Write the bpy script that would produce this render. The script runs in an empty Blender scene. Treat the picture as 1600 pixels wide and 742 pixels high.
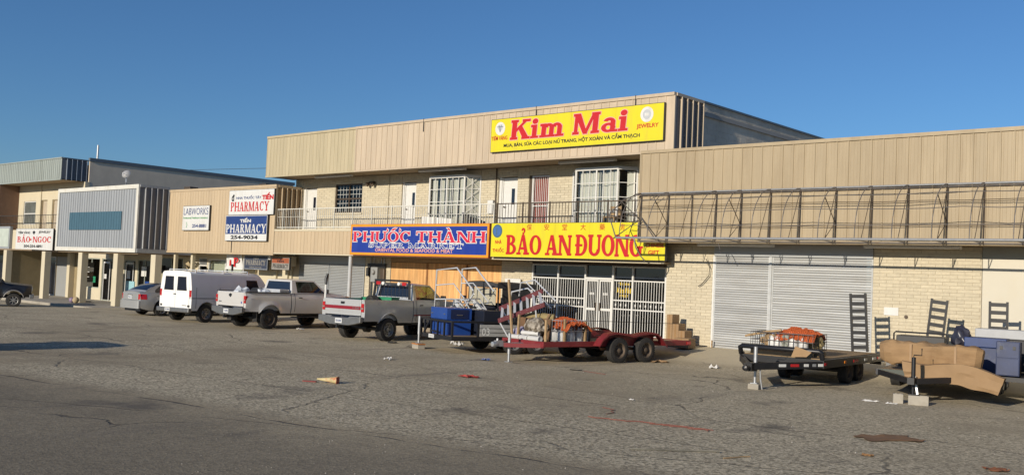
import bpy, math, random
from mathutils import Vector, Matrix, noise
random.seed(7)
SC = bpy.context.scene
COL = SC.collection
R = math.radians
V = Vector

# ------------------------------------------------------------ camera, sky, sun
YAW, PITCH, ROLL, FOC = 0.7297, 0.042, 0.043, 1544.0
f_ = V((-math.sin(YAW)*math.cos(PITCH), math.cos(YAW)*math.cos(PITCH), math.sin(PITCH)))
r_ = V((math.cos(YAW), math.sin(YAW), 0)); u_ = r_.cross(f_)
r2 = r_*math.cos(ROLL) + u_*math.sin(ROLL); u2 = u_*math.cos(ROLL) - r_*math.sin(ROLL)
cam = bpy.data.cameras.new('camera'); co = bpy.data.objects.new('camera', cam); COL.objects.link(co)
co.matrix_world = Matrix(((r2.x, u2.x, -f_.x, 0), (r2.y, u2.y, -f_.y, 0), (r2.z, u2.z, -f_.z, 2.3), (0, 0, 0, 1)))
cam.sensor_width = 36; cam.lens = 36*FOC/1600; cam.clip_start = 0.1; cam.clip_end = 3000
SC.camera = co
SUN_EL, SUN_X = 16.2, -0.085
W = bpy.data.worlds.new('World'); SC.world = W; W.use_nodes = True
nt = W.node_tree; bg = nt.nodes['Background']
sky = nt.nodes.new('ShaderNodeTexSky'); sky.sky_type = 'NISHITA'; sky.sun_disc = False
sky.sun_elevation = R(SUN_EL); sky.sun_rotation = R(180 - math.degrees(math.atan(SUN_X)))
sky.altitude = 0; sky.air_density = 1.0; sky.dust_density = 0.1; sky.ozone_density = 7.0
nt.links.new(sky.outputs[0], bg.inputs[0]); bg.inputs[1].default_value = 0.076
sl = bpy.data.lights.new('sun', 'SUN'); so = bpy.data.objects.new('sun', sl); COL.objects.link(so)
sl.energy = 3.5; sl.angle = R(0.5); sl.color = (1.0, 0.90, 0.75)
so.rotation_euler = V((SUN_X*math.cos(R(SUN_EL)), math.cos(R(SUN_EL)), -math.sin(R(SUN_EL)))).to_track_quat('-Z', 'Y').to_euler()
SC.view_settings.view_transform = 'Standard'; SC.view_settings.look = 'None'
SC.view_settings.exposure = 0.42; SC.view_settings.gamma = 1.0
SC.view_settings.use_curve_mapping = False

# ------------------------------------------------------------ mesh helpers
def ss(a, b, x):
    t = max(0, min(1, (x-a)/(b-a))); return t*t*(3-2*t)

class MB:
    def __init__(s): s.v = []; s.f = []; s.m = []
    def add(s, vs, fs, m=0):
        o = len(s.v); s.v += [tuple(p) for p in vs]; s.f += [tuple(i+o for i in f) for f in fs]; s.m += [m]*len(fs); return s
    def box(s, x0, x1, y0, y1, z0, z1, m=0):
        return s.add([(x0,y0,z0),(x1,y0,z0),(x1,y1,z0),(x0,y1,z0),(x0,y0,z1),(x1,y0,z1),(x1,y1,z1),(x0,y1,z1)],
                     [(0,3,2,1),(4,5,6,7),(0,1,5,4),(1,2,6,5),(2,3,7,6),(3,0,4,7)], m)
    def obox(s, c, ax, ay, az, m=0):
        c, ax, ay, az = V(c), V(ax), V(ay), V(az); vs = []
        for k in (-1, 1):
            for i, j in ((-1,-1),(1,-1),(1,1),(-1,1)): vs.append(c+ax*i+ay*j+az*k)
        return s.add(vs, [(0,3,2,1),(4,5,6,7),(0,1,5,4),(1,2,6,5),(2,3,7,6),(3,0,4,7)], m)
    def beam(s, p, q, w, h=None, m=0, up=(0,0,1)):
        p, q = V(p), V(q); d = q-p; L = d.length
        if L < 1e-6: return s
        d /= L; up = V(up)
        if abs(d.dot(up)) > .97: up = V((0,1,0))
        x = d.cross(up).normalized(); z = x.cross(d)
        return s.obox((p+q)/2, x*w/2, d*L/2, z*(h or w)/2, m)
    def tube(s, pts, r, n=7, m=0, closed=False):
        pts = [V(p) for p in pts]; N = len(pts); rings = []
        ref = V((0.137, 0.21, 0.97)).normalized()
        for i, p in enumerate(pts):
            if closed: d = (pts[(i+1) % N]-pts[i-1]).normalized()
            else: d = (pts[min(i+1, N-1)]-pts[max(i-1, 0)]).normalized()
            a = d.cross(ref)
            if a.length < .2: a = d.cross(V((1, .1, 0)))
            a.normalize(); b = d.cross(a)
            rr = r[i] if isinstance(r, (list, tuple)) else r
            rings.append([p+(a*math.cos(2*math.pi*k/n)+b*math.sin(2*math.pi*k/n))*rr for k in range(n)])
        vs = [v for rg in rings for v in rg]; fs = []
        for i in range(N if closed else N-1):
            j = (i+1) % N
            for k in range(n): fs.append((i*n+k, j*n+k, j*n+(k+1) % n, i*n+(k+1) % n))
        if not closed: fs += [tuple(range(n)), tuple(range((N-1)*n, N*n))[::-1]]
        return s.add(vs, fs, m)
    def cyl(s, p, q, r, n=14, m=0, r1=None):
        return s.tube([p, q], [r, r if r1 is None else r1], n, m)
    def lathe(s, prof, o, ax, n=24, m=0):
        o, ax = V(o), V(ax).normalized(); a = ax.orthogonal().normalized(); b = ax.cross(a); vs = []; fs = []; P = len(prof)
        for k in range(n):
            c, sn = math.cos(2*math.pi*k/n), math.sin(2*math.pi*k/n)
            for r, t in prof: vs.append(o+ax*t+(a*c+b*sn)*r)
        for k in range(n):
            j = (k+1) % n
            for i in range(P-1): fs.append((k*P+i, k*P+i+1, j*P+i+1, j*P+i))
        return s.add(vs, fs, m)
    def prism(s, poly, fn, d0, d1, m=0):
        n = len(poly); vs = [fn(a, b, d0) for a, b in poly]+[fn(a, b, d1) for a, b in poly]
        fs = [tuple(range(n))[::-1], tuple(range(n, 2*n))]+[(i, (i+1) % n, (i+1) % n+n, i+n) for i in range(n)]
        return s.add(vs, fs, m)
    def grid(s, pts, m=0, closed_u=False, closed_v=False):
        U, Vn = len(pts), len(pts[0]); vs = [p for row in pts for p in row]; fs = []
        for i in range(U if closed_u else U-1):
            for j in range(Vn if closed_v else Vn-1):
                fs.append((i*Vn+j, ((i+1) % U)*Vn+j, ((i+1) % U)*Vn+(j+1) % Vn, i*Vn+(j+1) % Vn))
        return s.add(vs, fs, m)
    def mesh(s, name, mats, smooth=None):
        me = bpy.data.meshes.new(name); me.from_pydata(s.v, [], s.f)
        for m in (mats if isinstance(mats, (list, tuple)) else [mats]): me.materials.append(m)
        if len(me.materials) > 1: me.polygons.foreach_set('material_index', s.m)
        me.validate()
        import bmesh as _b
        bm = _b.new(); bm.from_mesh(me); _b.ops.recalc_face_normals(bm, faces=bm.faces); bm.to_mesh(me); bm.free()
        if smooth:
            me.shade_smooth(); me.set_sharp_from_angle(angle=R(smooth))
        return me
    def build(s, name, mats, parent=None, smooth=None, bevel=0, loc=None, rot=None, kind=None, label=None):
        o = put(name, s.mesh(name, mats, smooth), parent, loc, rot)
        if bevel:
            md = o.modifiers.new('bevel', 'BEVEL'); md.width = bevel; md.segments = 2; md.limit_method = 'ANGLE'; md.angle_limit = R(40)
        if kind: o['kind'] = kind
        if label: o['label'] = label
        return o

def put(name, me, parent=None, loc=None, rot=None, scale=None):
    o = bpy.data.objects.new(name, me); COL.objects.link(o)
    if parent: o.parent = parent
    if loc: o.location = loc
    if rot: o.rotation_euler = rot
    if scale: o.scale = scale
    return o
def tag(o, label, cat, group=None):
    o['label'] = label; o['category'] = cat
    if group: o['group'] = group
    return o
def thing(name, label, cat, loc=(0,0,0), rz=0, group=None):
    o = bpy.data.objects.new(name, None); COL.objects.link(o); o.location = loc; o.rotation_euler = (0,0,rz)
    o.empty_display_size = .2
    return tag(o, label, cat, group)
def kids(o): return [c for c in bpy.data.objects if c.parent == o]
def copy_tree(o, parent=None):
    c = o.copy(); COL.objects.link(c)
    if parent: c.parent = parent
    for ch in kids(o): copy_tree(ch, c)
    return c
def struct(o): o['kind'] = 'structure'; return o

# ------------------------------------------------------------ materials
MATS = {}
PALE = .80   # overall albedo of the pale paints, bricks and boards
def mat(name, c, rough=.6, metal=0, var=.12, scale=3.0, stretch=(1,1,1), bump=0, bscale=60, rnd=0, dirt=None, dscale=1.2, dlo=.5, dhi=.75, coat=0, spec=.5, alpha=1):
    """noise-varied principled surface; rnd varies the tone from piece to piece; dirt = second colour in noise patches"""
    if name in MATS: return MATS[name]
    if max(c) > .3 and not metal and not coat: c = tuple(x*PALE for x in c); dirt = dirt and tuple(x*PALE for x in dirt)
    m = bpy.data.materials.new(name); m.use_nodes = True; n = m.node_tree.nodes; l = m.node_tree.links
    b = n['Principled BSDF']; b.inputs['Roughness'].default_value = rough; b.inputs['Metallic'].default_value = metal
    b.inputs['Coat Weight'].default_value = coat; b.inputs['Coat Roughness'].default_value = .08
    b.inputs['Specular IOR Level'].default_value = spec
    tc = n.new('ShaderNodeTexCoord'); mp = n.new('ShaderNodeMapping'); mp.inputs['Scale'].default_value = stretch
    oi = n.new('ShaderNodeObjectInfo'); l.new(tc.outputs['Object'], mp.inputs['Vector'])
    addv = n.new('ShaderNodeVectorMath'); addv.operation = 'MULTIPLY_ADD'
    l.new(oi.outputs['Location'], addv.inputs[0]); addv.inputs[1].default_value = stretch; l.new(mp.outputs[0], addv.inputs[2])
    nz = n.new('ShaderNodeTexNoise'); nz.inputs['Scale'].default_value = scale; nz.inputs['Detail'].default_value = 6; nz.inputs['Roughness'].default_value = .62
    l.new(addv.outputs[0], nz.inputs['Vector'])
    mr = n.new('ShaderNodeMapRange'); mr.inputs[1].default_value = .25; mr.inputs[2].default_value = .75
    mr.inputs[3].default_value = 1-var; mr.inputs[4].default_value = 1+var
    l.new(nz.outputs[0], mr.inputs[0])
    col = n.new('ShaderNodeMix'); col.data_type = 'RGBA'; col.blend_type = 'MULTIPLY'; col.inputs[0].default_value = 1
    col.inputs[6].default_value = (*c, 1)
    fac = mr.outputs[0]
    if rnd:
        geo = n.new('ShaderNodeNewGeometry'); a = n.new('ShaderNodeMath'); a.operation = 'ADD'
        l.new(oi.outputs['Random'], a.inputs[0]); l.new(geo.outputs['Random Per Island'], a.inputs[1])
        fr = n.new('ShaderNodeMath'); fr.operation = 'FRACT'; l.new(a.outputs[0], fr.inputs[0])
        m2 = n.new('ShaderNodeMapRange'); m2.inputs[3].default_value = 1-rnd; m2.inputs[4].default_value = 1+rnd; l.new(fr.outputs[0], m2.inputs[0])
        mu = n.new('ShaderNodeMath'); mu.operation = 'MULTIPLY'; l.new(fac, mu.inputs[0]); l.new(m2.outputs[0], mu.inputs[1]); fac = mu.outputs[0]
    cb = n.new('ShaderNodeCombineColor'); [l.new(fac, cb.inputs[i]) for i in range(3)]
    l.new(cb.outputs[0], col.inputs[7]); out = col.outputs[2]
    if dirt:
        n2 = n.new('ShaderNodeTexNoise'); n2.inputs['Scale'].default_value = dscale; n2.inputs['Detail'].default_value = 8; n2.inputs['Roughness'].default_value = .7
        l.new(addv.outputs[0], n2.inputs['Vector'])
        r = n.new('ShaderNodeMapRange'); r.inputs[1].default_value = dlo; r.inputs[2].default_value = dhi; l.new(n2.outputs[0], r.inputs[0])
        mx = n.new('ShaderNodeMix'); mx.data_type = 'RGBA'; l.new(r.outputs[0], mx.inputs[0]); l.new(out, mx.inputs[6]); mx.inputs[7].default_value = (*dirt, 1); out = mx.outputs[2]
    l.new(out, b.inputs['Base Color'])
    if bump:
        nb = n.new('ShaderNodeTexNoise'); nb.inputs['Scale'].default_value = bscale; nb.inputs['Detail'].default_value = 4
        l.new(tc.outputs['Object'], nb.inputs['Vector']); bp = n.new('ShaderNodeBump'); bp.inputs['Strength'].default_value = bump; bp.inputs['Distance'].default_value = .02
        l.new(nb.outputs[0], bp.inputs['Height']); l.new(bp.outputs[0], b.inputs['Normal'])
    MATS[name] = m; return m
def glass_mat(name, tint=(.8,.85,.85), clear=.8, rough=.02):
    m = bpy.data.materials.new(name); m.use_nodes = True; n = m.node_tree.nodes; l = m.node_tree.links
    for x in list(n): n.remove(x)
    o = n.new('ShaderNodeOutputMaterial'); t = n.new('ShaderNodeBsdfTransparent'); t.inputs[0].default_value = (*[c*clear for c in tint], 1)
    g = n.new('ShaderNodeBsdfGlossy'); g.inputs['Roughness'].default_value = rough; g.inputs[0].default_value = (1,1,1,1)
    lw = n.new('ShaderNodeLayerWeight'); lw.inputs[0].default_value = .5
    pw = n.new('ShaderNodeMath'); pw.operation = 'POWER'; l.new(lw.outputs['Facing'], pw.inputs[0]); pw.inputs[1].default_value = 5
    fr = n.new('ShaderNodeMath'); fr.operation = 'MULTIPLY_ADD'; l.new(pw.outputs[0], fr.inputs[0]); fr.inputs[1].default_value = .9; fr.inputs[2].default_value = .04; mx = n.new('ShaderNodeMixShader')
    l.new(fr.outputs[0], mx.inputs[0]); l.new(t.outputs[0], mx.inputs[1]); l.new(g.outputs[0], mx.inputs[2]); l.new(mx.outputs[0], o.inputs[0])
    MATS[name] = m; return m

BRICK = mat('cream_brick', (.66,.58,.42), .85, var=.10, scale=9, rnd=.065, bump=.3, bscale=90)
MORTAR = mat('mortar', (.54,.47,.345), .95, var=.1)
CREAM = mat('cream_plaster', (.70,.62,.45), .85, var=.06, scale=1.2, bump=.15, dirt=(.60,.50,.33), dscale=.6, dlo=.58, dhi=.9)
CREAM2 = mat('pale_cream_panel', (.70,.65,.53), .7, var=.04, scale=.8, dirt=(.68,.60,.44), dscale=.5, dlo=.6, dhi=.95)
TAN_R = mat('tan_siding', (.46,.365,.23), .55, var=.07, scale=1.3, stretch=(2.5,1,.35), rnd=.05, dirt=(.345,.262,.155), dscale=.7, dlo=.46, dhi=.8)
TAN_P = mat('pinkish_siding', (.62,.50,.36), .55, var=.10, scale=1.3, stretch=(2.5,1,.35), rnd=.05, dirt=(.50,.40,.28), dscale=.7, dlo=.48, dhi=.8)
TAN_O = mat('yellowed_siding', (.54,.46,.30), .6, var=.08, scale=1.3, stretch=(2.5,1,.35), rnd=.06, dirt=(.40,.34,.21), dscale=.8, dlo=.52, dhi=.9)
TAN_M = mat('beige_siding', (.60,.465,.30), .55, var=.07, scale=1.3, stretch=(2.5,1,.35), rnd=.05, dirt=(.47,.36,.23), dscale=.6, dlo=.55, dhi=.9)
GREYM = mat('grey_metal_siding', (.36,.38,.40), .45, var=.06, scale=1.5, stretch=(2,1,.4), rnd=.05)
GREYG = mat('weathered_green_grey_siding', (.36,.40,.37), .55, var=.08, scale=1.5, stretch=(2,1,.4), rnd=.05, dirt=(.27,.30,.27), dscale=.8)
SHADEM = mat('shaded_siding', (.12,.125,.14), .5, var=.08, rnd=.05)  # dark returns facing +X, with their shade put into the colour
WHITET = mat('white_trim', (.78,.76,.68), .55, var=.06, dirt=(.60,.52,.38), dscale=2, dlo=.55, dhi=.8)
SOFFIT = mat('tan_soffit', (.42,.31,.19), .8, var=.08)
BLOCK = mat('grey_block_wall', (.66,.59,.48), .95, var=.22, scale=.8, bump=.4, bscale=30, rnd=.06, dirt=(.46,.41,.345), dscale=.5, dlo=.48, dhi=.75)
BLOCKT = mat('tan_block_wall', (.80,.68,.53), .95, var=.10, scale=1.4, bump=.3, bscale=30, dirt=(.64,.545,.43), dscale=.4, dlo=.5, dhi=.8)
ROOFM = mat('roof_membrane', (.30,.29,.27), .9, var=.15, scale=.8)
COPE_D = mat('dark_blue_coping', (.11,.135,.16), .5)
SHUT = mat('shutter_metal', (.48,.485,.475), .42, metal=.25, var=.10, scale=1.5, stretch=(.4,1,4), rnd=.14, dirt=(.34,.325,.29), dscale=1.2, dlo=.52, dhi=.8)
SHUT2 = mat('dull_shutter_metal', (.36,.37,.37), .5, metal=.25, var=.05, scale=1.5, rnd=.06)
WPAINT = mat('white_paint', (.80,.79,.75), .45, var=.05, scale=6, dirt=(.60,.55,.45), dscale=4, dlo=.6, dhi=.85)
DARKM = mat('dark_metal', (.05,.048,.045), .5, metal=.3, var=.2)
BROWNM = mat('bronze_metal', (.09,.065,.045), .5, metal=.3, var=.2)
PIPE = mat('grey_pipe', (.17,.155,.145), .5, metal=.4, var=.25, scale=8, dirt=(.16,.10,.06), dscale=6, dlo=.55, dhi=.7)
GALV = mat('galvanised_steel', (.46,.47,.48), .4, metal=.6, var=.15, scale=12)
ALU = mat('bare_aluminium', (.66,.67,.68), .33, metal=.4, var=.08, scale=10)
CONC = mat('concrete', (.44,.40,.33), .92, var=.14, scale=2.5, bump=.3, dirt=(.30,.27,.22), dscale=1.4)
INT = mat('dark_interior', (.018,.017,.016), .9)
BLACKP = mat('black_paint', (.012,.012,.014), .4, var=.3, dirt=(.06,.05,.04), dscale=5, dlo=.6, dhi=.85)
RUBBER = mat('rubber', (.022,.021,.02), .85, var=.25, scale=10, dirt=(.07,.06,.05), dscale=4, dlo=.5, dhi=.9)
RIMS = mat('steel_rim', (.33,.32,.30), .4, metal=.6, var=.15)
RIMD = mat('dusty_rim', (.12,.09,.065), .7, metal=.3, var=.3)
CHROME = mat('chrome', (.62,.62,.62), .18, metal=.95, var=.05)
BUMPD = mat('dull_bumper', (.24,.24,.24), .35, metal=.7, var=.15, scale=6)
LAMPR = mat('red_lens', (.42,.012,.016), .2, coat=.6, var=.1)
LAMPW = mat('clear_lens', (.75,.73,.68), .15, coat=.6)
LAMPO = mat('amber_lens', (.75,.22,.02), .2, coat=.6)
PLATE = mat('white_plate', (.72,.73,.72), .4, var=.05)
PLY = mat('plywood', (.74,.42,.165), .75, var=.42, scale=2.0, stretch=(5,1,.35), rnd=.10, dirt=(.60,.28,.08), dscale=1.1, dlo=.5, dhi=.72)
CARD = mat('cardboard', (.29,.185,.095), .85, var=.10, scale=3, rnd=.1, dirt=(.22,.13,.06), dscale=1.5, dlo=.55, dhi=.8)
WOOD = mat('weathered_wood', (.40,.27,.14), .85, var=.2, scale=2, stretch=(6,.6,6), rnd=.15)
DECKW = mat('deck_plank', (.36,.245,.125), .85, var=.2, scale=2, stretch=(6,.4,6), rnd=.15, dirt=(.26,.18,.10), dscale=2)
BLUEP = mat('blue_enamel', (.014,.058,.26), .38, var=.12, coat=.2, dirt=(.035,.07,.19), dscale=3, dlo=.55, dhi=.85)
REDP = mat('dark_red_paint', (.19,.018,.022), .5, var=.18, scale=4, dirt=(.16,.05,.035), dscale=4, dlo=.55, dhi=.8)
RUST = mat('rusty_steel', (.22,.10,.045), .85, var=.3, scale=6)
NET = mat('orange_plastic_net', (.60,.13,.035), .6, var=.12)
BOTTLE = mat('white_plastic', (.74,.73,.70), .35, var=.06)
SIGNY = mat('yellow_sign_paint', (.84,.72,.018), .38, var=.06, scale=1.2, stretch=(2.2,1,.35), dirt=(.66,.55,.06), dscale=1, dlo=.5, dhi=.85)
SIGNR = mat('red_sign_paint', (.62,.012,.014), .45, var=.05)
SIGNB = mat('blue_sign_paint', (.012,.035,.26), .4, var=.14, scale=1.4, stretch=(2,1,.4), dirt=(.03,.06,.25), dscale=1.2)
SIGNW = mat('white_sign_paint', (.80,.80,.77), .4, var=.05, stretch=(2,1,.4), dirt=(.64,.61,.53), dscale=1.3, dlo=.5, dhi=.8)
SIGNK = mat('black_sign_paint', (.012,.012,.014), .45)
SIGNN = mat('navy_sign_paint', (.02,.045,.17), .4)
SIGNO = mat('orange_sign_paint', (.85,.36,.02), .4)
SIGNG = mat('green_sign_paint', (.08,.30,.10), .45)
SIGNP = mat('pink_sign_paint', (.85,.42,.36), .45)
SIGNTL = mat('teal_sign_paint', (.05,.115,.16), .6, var=.08)
CLOTHW = mat('curtain_cloth', (.80,.78,.70), .9, var=.05)
CLOTHD = mat('tan_cloth', (.55,.43,.25), .9, var=.12)
GLASS = glass_mat('window_glass', (.97,.98,.97), .95)
GLASSD = glass_mat('dark_glass', (.45,.50,.52), .35)
GLASST = glass_mat('tinted_vehicle_glass', (.45,.50,.50), .42)
GLASSC = glass_mat('clear_vehicle_glass', (.85,.90,.85), .8)
OPG = mat('dark_tinted_pane', (.012,.016,.028), .06, var=.05, spec=.6)
PLASTD = mat('dark_plastic', (.035,.035,.036), .6)
SEATC = mat('seat_cloth', (.10,.095,.085), .9)
GREENB = mat('green_plastic', (.02,.22,.10), .5)
# ------------------------------------------------------------ ground
def gz(x, y):
    return .33*ss(25.3, 29.0, y)*ss(-41, -34, x) - .34*ss(-46, -57, x)
def asphalt():
    m = bpy.data.materials.new('asphalt'); m.use_nodes = True; n = m.node_tree.nodes; l = m.node_tree.links; b = n['Principled BSDF']
    tc = n.new('ShaderNodeTexCoord'); P = tc.outputs['Object']
    def noi(s, d=6, r=.6, vec=None):
        x = n.new('ShaderNodeTexNoise'); x.inputs['Scale'].default_value = s; x.inputs['Detail'].default_value = d; x.inputs['Roughness'].default_value = r
        l.new(vec or P, x.inputs['Vector']); return x.outputs[0]
    def mrn(v, a, b2, c, d):
        x = n.new('ShaderNodeMapRange'); [x.inputs[i+1].__setattr__('default_value', q) for i, q in enumerate((a, b2, c, d))]; l.new(v, x.inputs[0]); return x.outputs[0]
    def mth(op, a, b2):
        x = n.new('ShaderNodeMath'); x.operation = op
        for i, q in enumerate((a, b2)):
            if isinstance(q, (int, float)): x.inputs[i].default_value = q
            else: l.new(q, x.inputs[i])
        return x.outputs[0]
    def mixc(f, a, b2, blend='MIX'):
        x = n.new('ShaderNodeMix'); x.data_type = 'RGBA'; x.blend_type = blend
        if isinstance(f, (int, float)): x.inputs[0].default_value = f
        else: l.new(f, x.inputs[0])
        for i, q in ((6, a), (7, b2)):
            if isinstance(q, tuple): x.inputs[i].default_value = (*q, 1)
            else: l.new(q, x.inputs[i])
        return x.outputs[2]
    sp = n.new('ShaderNodeSeparateXYZ'); l.new(P, sp.inputs[0]); X, Y = sp.outputs[0], sp.outputs[1]
    wob = mth('MULTIPLY', mth('SUBTRACT', noi(.35, 4), .5), 2.2)
    # the old seam between the smooth patch (front left) and the gravelly surface: through (-14.9,8.1) and (-6.4,10.2)
    def seam(x0, y0, x1, y1):
        dx, dy = x1-x0, y1-y0; L = math.hypot(dx, dy); nx, ny = -dy/L, dx/L
        return mth('ADD', mth('ADD', mth('MULTIPLY', X, nx), mth('MULTIPLY', Y, ny)), -(x0*nx+y0*ny))
    s1 = mth('ADD', seam(-19.5, 8.05, -6.5, 10.0), mth('MULTIPLY', wob, .35))
    smooth_patch = mrn(mth('ADD', s1, mth('MULTIPLY', mth('SUBTRACT', noi(.8, 6, .65), .5), 2.4)), -1.6, .5, 1, 0)
    base = mixc(mrn(noi(.22, 5), .35, .65, 0, 1), (.30, .250, .168), (.41, .342, .228))
    base = mixc(mrn(noi(.9, 7, .7), .46, .76, 0, .75), base, (.235, .196, .137))
    # pale worn gravelly stretch in the middle of the lot
    grav = mth('MULTIPLY', mth('MAXIMUM', mrn(noi(.16, 3), .40, .56, 0, 1), mth('MULTIPLY', mrn(Y, 13, 16, 1, 0), mrn(X, -15, -10, 0, 1))), mrn(s1, .1, .8, 0, 1))
    base = mixc(mth('MULTIPLY', grav, .65), base, (.47, .405, .282))
    base = mixc(mth('MULTIPLY', smooth_patch, .58), base, (.150, .128, .093))
    # aggregate
    vo = n.new('ShaderNodeTexVoronoi'); vo.inputs['Scale'].default_value = 26; l.new(P, vo.inputs['Vector'])
    sc = n.new('ShaderNodeSeparateColor'); l.new(vo.outputs['Color'], sc.inputs[0])
    agg = mrn(sc.outputs[0], 0, 1, .48, 1.56)
    amt = mth('ADD', mth('MULTIPLY', grav, .75), .38)
    cb = n.new('ShaderNodeCombineColor'); [l.new(agg, cb.inputs[i]) for i in range(3)]
    base = mixc(amt, base, cb.outputs[0], 'MULTIPLY')
    fine = mrn(noi(60, 3), .3, .7, .78, 1.22); c2 = n.new('ShaderNodeCombineColor'); [l.new(fine, c2.inputs[i]) for i in range(3)]
    base = mixc(1, base, c2.outputs[0], 'MULTIPLY')
    base = mixc(mth('MULTIPLY', mrn(Y, 14, 22, 0, .42), mrn(noi(.3, 4), .35, .6, .4, 1)), base, (.52, .45, .315))
    # oil spots and tyre marks
    base = mixc(mrn(noi(.55, 4, .55), .60, .72, 0, .7), base, (.10, .088, .075))
    mp = n.new('ShaderNodeMapping'); mp.inputs['Scale'].default_value = (.9, .12, 1); mp.inputs['Rotation'].default_value = (0, 0, .5); l.new(P, mp.inputs[0])
    base = mixc(mrn(noi(1.0, 5, .6, mp.outputs[0]), .58, .72, 0, .45), base, (.15, .13, .108))
    # cracks
    cr = None
    for (x0, y0, x1, y1, w) in ((-19.5, 8.05, -6.5, 10.0, .05), (-45, 13.2, -9, 15.4, .035), (-20, 5.2, -7, 11.5, .03), (-40, 17.5, -8, 16.6, .03), (-14, 11.8, -3, 13.2, .03)):
        d = mth('ABSOLUTE', mth('ADD', seam(x0, y0, x1, y1), mth('MULTIPLY', wob, .35)), 0)
        k = mth('MULTIPLY', mrn(d, w*.4, w, 1, 0), mrn(noi(.5+w, 3), .40, .52, 0, 1))
        cr = k if cr is None else mth('MAXIMUM', cr, k)
    v2 = n.new('ShaderNodeTexVoronoi'); v2.feature = 'DISTANCE_TO_EDGE'; v2.inputs['Scale'].default_value = .16
    wv = n.new('ShaderNodeVectorMath'); wv.operation = 'ADD'; nzc = n.new('ShaderNodeTexNoise'); nzc.inputs['Scale'].default_value = .8; nzc.inputs['Detail'].default_value = 5
    l.new(P, nzc.inputs['Vector']); l.new(P, wv.inputs[0]); l.new(nzc.outputs['Color'], wv.inputs[1]); l.new(wv.outputs[0], v2.inputs['Vector'])
    ck = mth('MULTIPLY', mrn(v2.outputs['Distance'], .002, .006, 1, 0), mrn(noi(.3, 2), .45, .55, 0, .8))
    cr = mth('MAXIMUM', cr, ck)
    base = mixc(mth('MULTIPLY', cr, .75), base, (.055, .048, .04))
    # paler concrete apron by the shops
    ap = mth('MULTIPLY', mrn(mth('ADD', Y, mth('MULTIPLY', wob, .3)), 25.6, 26.4, 0, .8), mrn(X, -36, -33, 0, 1))
    base = mixc(ap, base, (.54, .465, .325))
    l.new(base, b.inputs['Base Color']); b.inputs['Roughness'].default_value = .92; b.inputs['Specular IOR Level'].default_value = .25
    h = mth('ADD', mth('MULTIPLY', vo.outputs['Distance'], .5), mth('SUBTRACT', noi(40, 4), mth('MULTIPLY', cr, 2)))
    bp = n.new('ShaderNodeBump'); bp.inputs['Strength'].default_value = .35; bp.inputs['Distance'].default_value = .02
    l.new(h, bp.inputs['Height']); l.new(bp.outputs[0], b.inputs['Normal'])
    return m
xs = [-900, -400, -200, -130] + [-100+2*i for i in range(61)] + [40, 90, 200, 500, 900]
ys = [-900, -400, -150, -60, -25] + [-12+1.0*i for i in range(38)] + [26.5+.5*i for i in range(10)] + [33, 45, 70, 150, 400, 900]
ys = sorted(set(ys))
g = MB(); g.grid([[(x, y, gz(x, y)) for y in ys] for x in xs])
gr = struct(g.build('parking_lot', asphalt(), smooth=60))
# raised walk under the arcade, with its kerb
g = MB(); g.box(-110, -46.9, 24.95, 31, -.6, -.205); struct(g.build('sidewalk', CONC))
for i in range(21):
    x1 = -46.9-i*3.0; x0 = x1-2.98
    k = MB(); k.box(x0, x1, 24.80, 24.945, -.6, -.195); struct(k.build('kerb', CONC, bevel=.02))
# ------------------------------------------------------------ building helpers
def panel_mesh(name, w, h, m, rib=.022, ribw=.03):
    """one siding sheet, origin bottom left front; seam rib stands proud on its left edge, shallow flutes across it"""
    prof = [(0, 0), (0, -rib), (ribw, -rib), (ribw+.01, 0)]
    k = 3; seg = (w-.008-ribw-.01)/k
    for i in range(k):
        a = ribw+.01+seg*i
        prof += [(a+seg*.42, 0), (a+seg*.5, -.004), (a+seg*.58, 0)]
    prof += [(w-.008, 0)]
    mb = MB(); n = len(prof)
    mb.grid([[(x, y, z) for z in (0, h)] for x, y in prof])
    mb.add([(x, y, z) for x, y in ((w-.008, 0), (w-.008, .02), (0, .02)) for z in (0, h)], [(0, 1, 3, 2), (2, 3, 5, 4)])
    return mb.mesh(name, m)
def siding(parent, x0, x1, z0, z1, y, sp, m, name='siding_panel', rib=.022):
    n = max(1, round((x1-x0)/sp)); w = (x1-x0)/n; me = panel_mesh(name, w, z1-z0, m, rib)
    for i in range(n): put(name, me, parent, (x0+i*w, y, z0))
def siding_side(parent, x, y0, y1, z0, z1, n, m, mrib, name='siding_panel'):
    """return of a fascia facing +X, deep standing ribs"""
    w = (y1-y0)/n
    pm = MB().box(-.02, 0, 0, w-.006, 0, z1-z0).mesh(name, m); rm = MB().box(0, .09, -.02, .02, 0, z1-z0).mesh('standing_rib', mrib)
    for i in range(n):
        put(name, pm, parent, (x, y0+i*w, z0)); put('standing_rib', rm, parent, (x+.002, y0+(i+.92)*w, z0+.002))
BR_L, BR_H, JT = .40, .10, .011
_bm = MB().box(0, BR_L-JT, -.010, .03, 0, BR_H-JT).mesh('brick', BRICK)
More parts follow.
